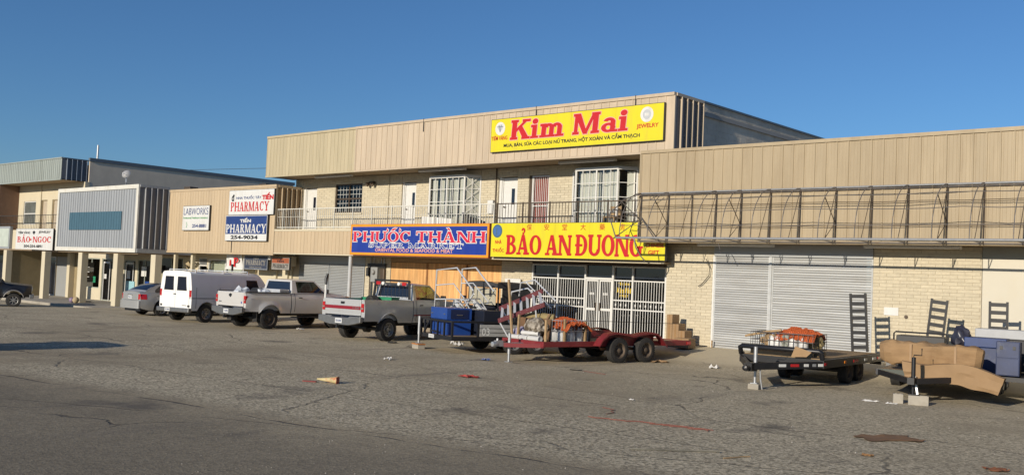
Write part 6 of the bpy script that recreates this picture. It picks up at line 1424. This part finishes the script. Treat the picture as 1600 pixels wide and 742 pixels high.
# canopied utility cart behind
CT = thing('canopy_cart', 'black utility cart with worn soft top and clear side curtains behind the aluminium stairs', 'utility cart', (-24.35, 26.7, gz(-24.35, 26.7)), R(-10))
BLK2 = mat('black_canvas', (.035,.035,.038), .8, var=.3)
fl_ = MB()
for (x, y) in ((-.9, -.75), (.9, -.75), (-.9, .85), (.9, .85)): fl_.tube([(x, y, .55), (x*.97, y, 1.95)], .03, 7)
for y in (-.75, .85): fl_.tube([(-.87, y, 1.95), (0, y, 2.0), (.87, y, 1.95)], .03, 7)
for x in (-.87, .87): fl_.tube([(x, -.75, 1.95), (x, .85, 1.95)], .03, 7)
fl_.build('roll_cage', BLACKP, CT, smooth=40)
MB().grid([[(x, y, 2.02+.05*(1-(x/.95)**2)+.02*math.sin(y*6)) for y in (-.85, -.4, 0, .4, .95)] for x in (-.95, -.5, 0, .5, .95)]).grid([[(x, -.85, z) for z in (1.86, 2.02+.05*(1-(x/.95)**2))] for x in (-.95, -.5, 0, .5, .95)]).grid([[(.95, y, z) for z in (1.84, 2.03)] for y in (-.85, 0, .95)]).build('canopy', BLK2, CT, smooth=40)
MB().box(-.80, .80, -.80, -.79, 1.25, 1.84).build('clear_curtain', mat('yellowed_clear_vinyl', (.52,.48,.36), .35, var=.15, scale=3), CT); MB().box(.90, .91, -.6, .7, 1.0, 1.84).build('side_curtain', BLK2, CT)
for x in (-.55, .1, .5): MB().box(x-.05, x+.05, -.83, -.802, 1.55, 1.9).build('strap', BLK2, CT)
MB().box(-.95, .95, -.9, 1.3, .42, .95).build('body', BLACKP, CT, bevel=.05); MB().box(-.85, .85, -.3, .15, .96, 1.3).build('seat', BLK2, CT, bevel=.05); MB().box(-.85, .85, -.86, -.80, .96, 1.2).build('dash', BLACKP, CT, bevel=.03)
MB().box(-.9, .9, -1.75, -.92, .50, .86).build('cargo_bed', BLACKP, CT, bevel=.03)
for s in (-1, 1):
    MB().tube([(s*.98, -.7, 1.35), (s*1.15, -.75, 1.38), (s*1.15, -.75, 1.2)], .02, 6).box(*sorted((s*1.08, s*1.24)), -.79, -.74, 1.30, 1.52).build('mirror', BLACKP, CT)
    for y in (-1.25, 1.0): wheel(CT, s*.80, y, .32, .24, s, RIMD)
# more of the tangle on the utility trailer
sm = thing('step_frame', 'low aluminium step frame with crossed braces behind the blue tool box', 'step frame', (-23.2, 23.3, .53))
for pts in ([(-.5, 0, 0), (-.5, 0, 1.0), (.35, 0, 1.05), (1.0, 0, .35)], [(-.45, .7, 0), (-.45, .7, 1.02), (.4, .7, 1.07), (1.05, .7, .38)], [(-.5, 0, .5), (.6, 0, .75)], [(-.45, .7, .5), (.65, .7, .78)], [(-.5, 0, 1.0), (-.45, .7, 1.02)], [(.35, 0, 1.05), (.4, .7, 1.07)], [(1.0, 0, .35), (1.05, .7, .38)], [(-.5, 0, .1), (.9, .7, .4)], [(-.45, .7, .1), (.95, 0, .4)], [(1.0, 0, .35), (1.0, 0, .0)], [(1.05, .7, .38), (1.05, .7, 0)]):
    MB().tube(pts, .02, 7).build('tube', ALU, sm, smooth=50)
for k in range(3): MB().box(.1+k*.27, .34+k*.27, 0, .7, .78-k*.24, .80-k*.24).build('tread', PLASTD, sm)
bs = tag(MB().box(-.5, .5, -.4, .4, 0, .60).build('black_case', BLACKP, None, bevel=.03), 'black case in the utility trailer below the stair handrails', 'case'); on(TBx, bs, .35, 2.7, .522)
# --- black equipment trailer with timber deck
TC = thing('black_trailer', 'long black deck trailer with timber planks and one raised ramp before the roller shutters', 'trailer', (-10.98, 20.45, 0), R(4.5))
dz, hw3, ya, yb_ = .70, 1.03, 2.0, 6.55
for s in (-1, 1):
    MB().box(s*hw3-.04, s*hw3+.04, ya, yb_, .50, dz).build('side_rail', BLACKP, TC, bevel=.005); MB().beam((s*.06, .25, .55), (s*(hw3-.02), ya+.02, .58), .08, .16).build('tongue_arm', BLACKP, TC)
MB().box(-hw3+.041, hw3-.041, ya, ya+.08, .501, dz-.002).build('front_rail', BLACKP, TC); MB().box(-hw3+.041, hw3-.041, yb_-.08, yb_, .501, dz-.002).build('rear_rail', BLACKP, TC)
MB().tube([(-hw3, ya+.1, dz), (-hw3, ya-.0, dz+.02), (-hw3, ya-.06, dz+.17), (-hw3+.05, ya-.08, dz+.20), (hw3-.05, ya-.08, dz+.20), (hw3, ya-.06, dz+.17), (hw3, ya-.0, dz+.02)], .06, 10).build('headboard_rail', BLACKP, TC, smooth=50)
MB().box(-hw3+.05, hw3-.05, ya-.10, ya-.04, dz-.16, dz-.06).build('front_step', BLACKP, TC)
pk = MB().box(-.118, .118, 0, yb_-ya-.17, 0, .04).mesh('plank', DECKW)
for k in range(8): put('plank', pk, TC, (-hw3+.165+k*.243, ya+.085, dz-.028))
for k in range(7): MB().box(-hw3+.041, hw3-.041, ya+.5+k*.6, ya+.55+k*.6, .52, dz-.032).build('cross_member', BLACKP, TC)
MB().lathe([(0, -.12), (.06, -.1), (.08, 0), (.05, .1), (0, .1)], (0, .0, .52), (0, 1, 0), 12).box(-.09, .09, .08, .42, .44, .62).build('coupler', BLACKP, TC, smooth=40)
jack(TC, -.02, .55, .96, .13, GALV); MB().tube([(.14, .45, .5), (.15, .47, .25), (.18, .5, .02)], .018, 6).build('safety_chain', GALV, TC)
o = tag(MB().box(-.13, .13, -.10, .10, 0, .128).build('concrete_pad', CONC, None, bevel=.01), 'pale concrete pad under the black deck trailer jack', 'block'); on(TC, o, -.02, .55, 0)
ar = V((hw3-.02-.06, ya+.02-.25, 0)).normalized(); nr = (ar.y, -ar.x)
for k, (u, w, m) in enumerate(((.40, .20, SIGNW), (.58, .24, LAMPR), (.75, .13, SIGNW), (.87, .10, GALV), (.97, .16, SIGNW))):
    p = V((.06, .25, .565)).lerp(V((hw3-.02, ya+.02, .58)), u); marker(TC, p.x+nr[0]*.046, p.y+nr[1]*.046, p.z, w, m, nr)
for y, w, m in ((ya+.12, .14, LAMPR), (ya+1.5, .12, LAMPO), (ya+2.3, .34, LAMPR), (ya+3.1, .20, GALV), (ya+3.8, .26, SIGNW), (ya+4.2, .22, LAMPR)): marker(TC, hw3+.046, y, .60, w, m, (1, 0))
for s in (-1, 1):
    for y in (4.35, 5.15): wheel(TC, s*.80, y, .31, .22, s, RIMD)
    MB().box(*sorted((s*hw3, s*(hw3-.3))), yb_+.005, yb_+.03, .40, .66).build('rear_plate', BLACKP, TC)
for y in (4.35, 5.15): MB().cyl((-.8, y, .31), (.8, y, .31), .045, 10).build('axle', BLACKP, TC)
def ramp(t, x, y, z, h, w, n, tilt, lean=0):
    r = MB().box(-w/2, -w/2+.055, -.035, .035, 0, h).box(w/2-.055, w/2, -.035, .035, 0, h).build('ramp', BLACKP, t); r.location = (x, y, z); r.rotation_euler = (tilt, lean, 0)
    rung = MB().box(-w/2+.056, w/2-.056, -.03, .03, -.048, .048).mesh('rung', BLACKP)
    for k in range(n): put('rung', rung, r, (0, 0, h*(k+.35)/n+h*.25/n))
    return r
ramp(TC, .50, 6.40, dz+.02, 1.60, .46, 8, R(2), R(-3))
# crate of rubbish on the front of that deck
wire_basket('wire_cage', 'wire cage of bottles and wood under orange net on the black deck trailer', TC, -.15, 2.85, dz+.15, 1.6, .95, .42, PIPE)
pl = thing('pallet', 'timber pallet below the wire cage on the black deck trailer', 'pallet'); on(TC, pl, -.15, 2.85, dz+.013)
for y in (-.42, 0, .42): MB().box(-.8, .8, y-.045, y+.045, 0, .09).build('bearer', WOOD, pl)
for k in range(7): MB().box(-.8+k*.235, -.65+k*.235, -.48, .48, .092, .115).build('slat', WOOD, pl)
net('bunched orange plastic net heaped in the wire cage on the black deck trailer', TC, .16, 2.82, dz+.52, .50, .42, .16, 8)
for k in range(4):
    j = put('jug', jug); tag(j, 'white plastic jug standing in the wire cage on the black deck trailer', 'jug', 'jugs in the cage on the black trailer'); on(TC, j, (-.42, -.28, .10, .36)[k], 2.52, dz+.17); put('cap', jcap, j)
for k, (x, y, z, s_, m, lab) in enumerate(((-.45, 2.62, dz+.34, .26, WOOD, 'broken brown wood scraps at left in the wire cage'), (-.02, 2.55, dz+.36, .22, mat('grey_rag', (.32,.33,.28), .9, var=.25), 'greyish bundle in the middle of the wire cage'), (.42, 2.9, dz+.36, .30, mat('olive_carpet', (.33,.26,.12), .95, var=.25, scale=8), 'olive sack at right in the wire cage'))):
    mb = MB(); lump(mb, (0, 0, 0), s_, s_*.7, s_*.8, 2.1*k+11, 12, .6); on(TC, tag(mb.build('bundle', m, None, smooth=30), lab, 'bundle'), x, y, z)
bt = tag(MB().prism([(-.10, 0), (.28, .02), (.40, .14), (.0, .26)], lambda a, b, d: (a, d, b), 0, .012).build('cardboard_scrap', CARD, None), 'pale folded cardboard scrap leaning at right front of the black deck trailer', 'cardboard'); on(TC, bt, .42, 1.85, dz+.03)
tp = tag(MB().tube([(-.7, .0, .0), (-.2, -.05, .12), (.25, 0, .2)], [.03, .035, .03], 8).build('branch', WOOD, None, smooth=50), 'brown stick poking out over the wire cage', 'stick'); on(TC, tp, -.45, 2.5, dz+.42)
# --- trailer at the right edge
TD = thing('loaded_trailer', 'black trailer at right edge carrying torn cardboard, blue coolers and two raised ramps', 'trailer', (-7.62, 21.35, 0), R(9))
hw4, L4a, L4b = 1.0, 1.5, 6.2
for s in (-1, 1):
    MB().box(s*hw4-.04, s*hw4+.04, L4a, L4b, .48, .62).build('side_rail', BLACKP, TD); MB().beam((s*.06, .2, .5), (s*(hw4-.02), L4a+.04, .54), .07, .12).build('tongue_arm', BLACKP, TD)
    for y in (4.5, 5.3): wheel(TD, s*(hw4+.17), y, .37, .22, s, RIMS)
    fm = MB(); pr_ = [(3.97, .46), (4.0, .76), (4.1, .81), (5.7, .81), (5.8, .76), (5.83, .46)]
    fm.grid([[(s*x, y, z) for x in (hw4+.042, hw4+.34)] for y, z in pr_]); fm.build('fender', BLACKP, TD)
    MB().box(*sorted((s*(hw4+.20), s*(hw4+.32))), 3.955, 3.968, .74, .80).build('side_marker', LAMPO, TD)
for y in (4.5, 5.3): MB().cyl((-1.0, y, .35), (1.0, y, .35), .045, 10).build('axle', BLACKP, TD)
MB().box(-hw4+.041, hw4-.041, L4a, L4a+.07, .481, .619).build('front_rail', mat('dark_green_grey', (.06,.07,.06), .6), TD)
for k in range(8): MB().box(-hw4+.045+k*.2305, -hw4+.265+k*.2305, L4a+.075, L4b, .585, .62).build('plank', DECKW, TD)
MB().box(-.07, .07, .0, .4, .44, .58).build('coupler', BLACKP, TD); jk = jack(TD, 0, .28, .98, .20, BLACKP, True)
MB().beam((.02, .3, .62), (.10, .25, .22), .04, .04).build('prop', GALV, TD)
for (x, y, rz, lab) in ((.02, .28, 0, 'grey cinder block under the jack of the loaded right trailer'),):
    c = thing('cinder_block', lab, 'block'); on(TD, c, x+.10, y-.02, 0, R(8)); cinder(c)
c = thing('cinder_block', 'grey cinder block standing on end, left of the one under the jack', 'block'); on(TD, c, -.30, .28, 0, R(14)); cinder(c, w=.20, d=.20, h=.20)
ramp(TD, -.62, 6.1, .64, 1.62, .44, 8, R(3), R(6)); ramp(TD, .98, 5.95, .64, 1.62, .46, 8, R(3), R(0))
# cardboard
random.seed(2)
CARD2 = mat('worn_cardboard', (.36,.225,.11), .85, var=.22, scale=2.2, stretch=(.5,1,2.5), dirt=(.22,.125,.055), dscale=1.6, dlo=.48, dhi=.72)
bd_ = MB(); NU = 36; NV = 22; ring = []
for i in range(NU+1):
    u = i/NU; x = -.98+2.12*u; end = min(1, min(u, 1-u)/.05); loop = []
    for k in range(NV):
        q = 2*math.pi*k/NV; c, sn = math.cos(q), math.sin(q); pw = .55
        a, b = math.copysign(abs(c)**pw, c), math.copysign(abs(sn)**pw, sn)
        nn = noise.noise(V((u*7, a*1.6, b*1.6+3)))*.07+noise.noise(V((u*21, a*4, b*4)))*.025+.02*math.sin(u*40+b*3)*(abs(b) > .9)
        crease = -.03 if abs(u-.52) < .02 or abs(b-.1) < .06 else 0
        loop.append((x+.05*b*(u-.5)+.04*noise.noise(V((a*3, b*3, 9))), .16+a*(.25+crease+nn)*(.6+.4*end), 1.03-.03*u+b*(.255+nn*.8)*(.8+.2*end)+(.05*noise.noise(V((u*5, 2, 7))) if b > .5 else 0)))
    ring.append(loop)
bd_.grid(ring, closed_v=True); bd_.add(ring[0], [tuple(range(NV))]); bd_.add(ring[NU], [tuple(range(NV))])
o = tag(bd_.build('cardboard_bundle', CARD2, None, smooth=28), 'big rumpled brown cardboard bundle lying across the front of the loaded right trailer', 'cardboard'); on(TD, o, .06, 1.30, 0)
for (x, w_) in ((-.30, .05), (.62, .05)): MB().box(x-w_/2, x+w_/2, -.115, -.105, .80, 1.24).build('tape', mat('brown_tape', (.36,.21,.09), .35), o)
bx2 = MB(); NU = 24; ring = []
for i in range(NU+1):
    u = i/NU; x = -.45+1.98*u; dr = .32*max(0, u-.6)/.4; hh = .20*(1-.15*math.sin(u*7)); dd = .17*(.7+.5*u); yc_ = -.12-.18*max(0, u-.55); zc_ = .655-dr*.55; loop = []
    for (a, b) in ((-1, -1), (-1, -.5), (-1, 0), (-1, .45), (-1, 1), (-.3, 1.04), (.4, 1), (1, .9), (1, .2), (1, -.9), (.2, -1)):
        k = noise.noise(V((u*6, a*1.3, b*1.7+4)))*.045; loop.append((x+.10*b*(u-.4), yc_+a*dd+k, zc_+b*hh+k*.7-(.03 if a == -1 and abs(b-.45) < .1 else 0)))
    ring.append(loop)
bx2.grid(ring, closed_v=True); bx2.add(ring[0], [tuple(range(len(ring[0])))])
o = tag(bx2.build('squashed_carton', CARD, None, smooth=22), 'long squashed cardboard carton drooping off the right trailer corner under the torn sheet', 'carton'); on(TD, o, .10, 1.27, 0)
bb = thing('black_box', 'black box with a bent pipe rail on top behind the cardboard', 'box'); on(TD, bb, -.35, 3.2, .62)
MB().box(-.55, .55, -.3, .3, 0, .74).build('body', BLACKP, bb, bevel=.02); MB().tube([(-.6, -.31, .45), (-.6, -.31, .78), (-.56, -.31, .82), (.56, -.31, .82), (.6, -.31, .78), (.6, -.31, .45)], .02, 7).build('rail', BLACKP, bb, smooth=50)
mb = MB(); lump(mb, (0, 0, .2), .20, .18, .26, 4.4, 12, .5); o = tag(mb.build('bin_bag', mat('black_bag', (.03,.03,.045), .35), None, smooth=40), 'dark knotted bin bag between the black box and the blue coolers', 'bag'); on(TD, o, .55, 2.9, 1.18)
o = tag(MB().box(-.3, .3, -.3, .3, 0, .55).build('packing_case', PLASTD, None, bevel=.02), 'dark case under the bin bag, hidden behind the cardboard', 'case'); on(TD, o, .52, 2.9, .62)
BL2 = mat('scuffed_blue', (.016,.030,.09), .5, var=.3, scale=4, dirt=(.09,.10,.125), dscale=3, dlo=.55, dhi=.75)
cl = thing('blue_cooler', 'long blue metal chest beyond the cardboard on the loaded right trailer', 'chest'); on(TD, cl, 1.18, 2.95, .62)
MB().box(-.52, .32, -.25, .35, 0, .58).build('body', BL2, cl, bevel=.02); MB().box(-.54, .34, -.27, .37, .585, .80).build('lid', mat('dull_blue_enamel', (.010,.036,.14), .5, var=.2), cl, bevel=.015)
cl = thing('blue_drawer_unit', 'dark blue drawer unit facing front beside the long blue chest', 'drawer unit'); on(TD, cl, 1.58, 2.62, .62)
MB().box(-.24, .24, -.22, .22, 0, .76).build('body', BL2, cl, bevel=.01)
for z0_, z1_ in ((.02, .38), (.40, .74)): MB().box(-.225, .225, -.235, -.222, z0_, z1_).build('drawer', BL2, cl, bevel=.005)
for s in (-1, 1): MB().box(s*.13-.03, s*.13+.03, -.25, -.236, .58, .66).build('latch', BLACKP, cl)
o = tag(MB().box(-.85, .9, -.3, .3, 0, .22).build('grey_case', mat('pale_grey_plastic', (.46,.47,.48), .5), None, bevel=.02), 'long pale grey case lying on top behind the blue chest', 'case'); on(TD, o, 1.55, 4.2, 1.38)
o = tag(MB().box(-.7, .7, -.28, .28, 0, .74).build('dark_crate', PLASTD, None, bevel=.02), 'dark crate carrying the long pale grey case', 'crate'); on(TD, o, 1.55, 4.2, .63)
o = tag(MB().box(-.3, .3, -.2, .2, 0, .30).build('beige_case', CREAM2, None, bevel=.02), 'beige case at the right edge beside the blue drawer unit', 'case'); on(TD, o, 2.25, 2.95, 1.12)
o = tag(MB().box(-.32, .32, -.2, .2, 0, .48).build('packing_case', mat('olive_carpet', (.33,.26,.12), .95), None, bevel=.02), 'olive case below the beige one at the right edge', 'case'); on(TD, o, 2.25, 2.95, .62)
for k in range(3):
    o = tag(MB().lathe([(.075, 0), (.085, 0), (.085, 1.6), (.075, 1.6), (.075, 0)], (0, 0, 0), (.35, 1, 0), 16).build('plastic_pipe', BOTTLE, None, smooth=40), ('topmost white plastic pipe at the right edge', 'middle white plastic pipe at the right edge', 'lowest white plastic pipe at the right edge, its end open')[k], 'pipe', 'white pipes on the right trailer'); on(TD, o, 2.0+.03*k, 2.3, .92-.14*k)
MB().box(hw4+.04, 2.5, 2.3, 4.6, .50, .60).build('side_shelf', BLACKP, TD)

# ------------------------------------------------------------ cartons by the pier, litter on the lot
for k, (x, h, w) in enumerate(((-17.98, 1.05, .22), (-17.72, .76, .24), (-17.46, .54, .24), (-17.28, .32, .55))):
    o = tag(MB().box(-w/2, w/2, -.22, .22, 0, h).build('carton', CARD, None, bevel=.008), ('tallest brown carton standing against the brick pier by the storefront', 'second tallest brown carton by the brick pier', 'third brown carton by the brick pier, shorter than its left neighbours', 'lowest and widest brown carton by the brick pier')[k], 'carton', 'cartons by the brick pier')
    o.location = (x, 28.35-.03*k if k < 3 else 28.0, gz(x, 28.35)+.0)
    MB().box(-.03, .03, -.2215, -.2203, .01, h-.01).build('tape', mat('brown_tape', (.36,.21,.09), .35), o)
tag(MB().box(-16.83, -16.79, 28.9, 28.94, gz(-16.8, 28.9), gz(-16.8, 28.9)+.24).build('short_stub', WOOD, None), 'short brown stub standing at the wall, right of the cartons', 'stub')
cn = thing('traffic_cone', 'flattened dirty yellow and red cone lying on the open lot', 'cone', (-16.35, 12.85, .0), R(28))
cn.scale = (.8, .8, .8)
MB().lathe([(0, -.36), (.02, -.36), (.09, .20), (.10, .22), (.095, .22), (.0, .1)], (0, 0, .09), (1, 0, .0), 16).build('cone_body', mat('dirty_yellow_plastic', (.64,.53,.27), .7, var=.2, scale=6, dirt=(.62,.10,.04), dscale=5, dlo=.5, dhi=.6), cn, smooth=50)
MB().box(.205, .22, -.10, .10, .0, .17).build('cone_base', mat('red_plastic', (.30,.06,.035), .7), cn, bevel=.01)
MB().box(-.75, -.38, -.05, .04, .004, .03).build('torn_tip', mat('dark_red_scrap', (.20,.03,.025), .7), cn)
def scrap(label, x, y, w, d, h, m, rz=0, n=6, seed=1, cat='litter', name='scrap'):
    mb = MB(); rr = random.Random(seed)
    P = lambda i, j: (w*(i/n-.5)*(1+.2*rr.uniform(-1, 1)*(i in (0, n))), d*(j/n-.5)*(1+.3*rr.uniform(-1, 1)*(j in (0, n))), .012+h*abs(noise.noise(V((i*.6+seed*3.1, j*.6, seed)))))
    g = [[V(P(i, j)) for j in range(n+1)] for i in range(n+1)]; mb.grid(g); mb.grid([[p-V((0, 0, .006)) for p in row] for row in g])
    o = tag(mb.build(name, m, None), label, cat); o.location = (x, y, gz(x, y)); o.rotation_euler = (0, 0, rz); return o
REDS = mat('red_scrap', (.42,.05,.04), .7); WS = mat('white_scrap', (.72,.70,.66), .7)
scrap('red crushed wrapper lying on the lot, in front of the red trailer jack', -15.85, 16.45, .42, .16, .10, REDS, .4, seed=2)
scrap('blue crushed can wrapper near the red trailer jack', -18.95, 20.3, .22, .14, .12, mat('blue_scrap', (.10,.14,.30), .5), .2, seed=3)
scrap('white crumpled cup before the grey pickup', -20.1, 17.7, .20, .16, .14, WS, .4, seed=4)
scrap('large flat brown cardboard lying in the right foreground', -6.02, 16.05, .95, .55, .04, mat('wet_cardboard', (.20,.11,.055), .9, var=.25), R(50), seed=5, cat='cardboard', name='flat_cardboard')
scrap('small orange brown scrap in the right foreground', -5.61, 14.1, .16, .12, .03, mat('orange_scrap', (.46,.24,.09), .8), .3, seed=6)
scrap('reddish leaf scrap at the bottom right corner', -4.0, 14.5, .30, .20, .04, mat('rust_scrap', (.32,.12,.05), .8), .9, seed=7)
scrap('white paper strip left of the cinder blocks', -8.40, 21.2, .34, .09, .05, WS, .3, seed=8)
scrap('white paper strip nearest the cinder blocks', -7.95, 21.2, .22, .10, .05, WS, .6, seed=9)
scrap('white crumpled bag on the lot between the two trailers with junk', -14.5, 25.1, .24, .2, .18, WS, .4, seed=10)
scrap('white scrap lying under the black utility trailer', -23.35, 23.6, .36, .3, .26, WS, .2, seed=11)
scrap('dark flattened rag at the grey pickup rear', -24.9, 22.1, .3, .2, .08, DARKM, .4, seed=12)
scrap('torn brown carton piece beside the red trailer rear wheel', -16.35, 25.15, .55, .3, .14, CARD, .7, seed=13)
scrap('white crumb of paper near the middle of the lot', -11.3, 16.4, .10, .07, .05, WS, .3, seed=14)
scrap('pale paper scrap behind the taupe pickup', -31.5, 23.2, .25, .14, .1, WS, .3, seed=15)
scrap('dark strip of rubber in front of the red trailer', -15.9, 20.5, .34, .10, .03, DARKM, .3, seed=16)
def string(label, pts, r, m, cat, name):
    return tag(MB().tube([(x, y, gz(x, y)+r+.006) for x, y in pts], r, 5).build(name, m, None, smooth=60), label, cat)
def wig(a, b, n, amp, seed):
    rr = random.Random(seed); return [(lerp(a[0], b[0], i/n)+rr.uniform(-amp, amp), lerp(a[1], b[1], i/n)+rr.uniform(-amp, amp)) for i in range(n+1)]
TAPE = mat('red_tape', (.20,.075,.055), .9, var=.3, scale=8)
string('long faded red tape trailing over the gravelly asphalt', wig((-10.25, 13.62), (-9.39, 13.9), 8, .05, 1)+wig((-9.2, 13.92), (-8.15, 14.11), 14, .065, 2), .009, TAPE, 'tape', 'red_tape')
string('second strand of red tape beside the long one', wig((-9.1, 14.02), (-8.2, 14.22), 9, .05, 6), .007, TAPE, 'tape', 'red_tape')
string('short kinked loop of red tape above the long strand', [(-10.9, 14.9), (-10.56, 14.8), (-10.5, 14.6), (-10.35, 14.5), (-10.3, 14.2)], .007, TAPE, 'tape', 'red_tape')
string('thin red line of tape before the red trailer', wig((-15.6, 20.45), (-14.83, 20.31), 5, .02, 3), .007, TAPE, 'tape', 'red_tape')
string('dark and pale twig lying in the central foreground', wig((-7.9, 11.55), (-7.05, 12.4), 8, .025, 4), .012, mat('twig', (.16,.15,.12), .9, var=.6, scale=3), 'twig', 'twig')
string('small dark twig in the foreground, right of the pale one', wig((-6.75, 12.0), (-6.6, 12.45), 4, .02, 5), .009, WOOD, 'twig', 'twig')
# tiny loose stones and crumbs over the lot, beyond counting
random.seed(9); cr_ = MB()
for k in range(1500):
    y = 5.5+random.random()**1.6*22; x = random.uniform(-1.25*y-3, -.05*y+1); s = random.uniform(.004, .011)*(1+y/26)
    z = gz(x, y); a = random.uniform(0, 6.28); c, d = math.cos(a)*s, math.sin(a)*s
    cr_.add([(x+c, y+d, z), (x-d, y+c, z), (x-c*.8, y-d, z), (x+d, y-c*.7, z), (x, y, z+s*.9)], [(0,1,4),(1,2,4),(2,3,4),(3,0,4)])
cr_.build('gravel', mat('pale_grit', (.26,.235,.20), .95, var=.3, rnd=.5), None, kind='stuff')
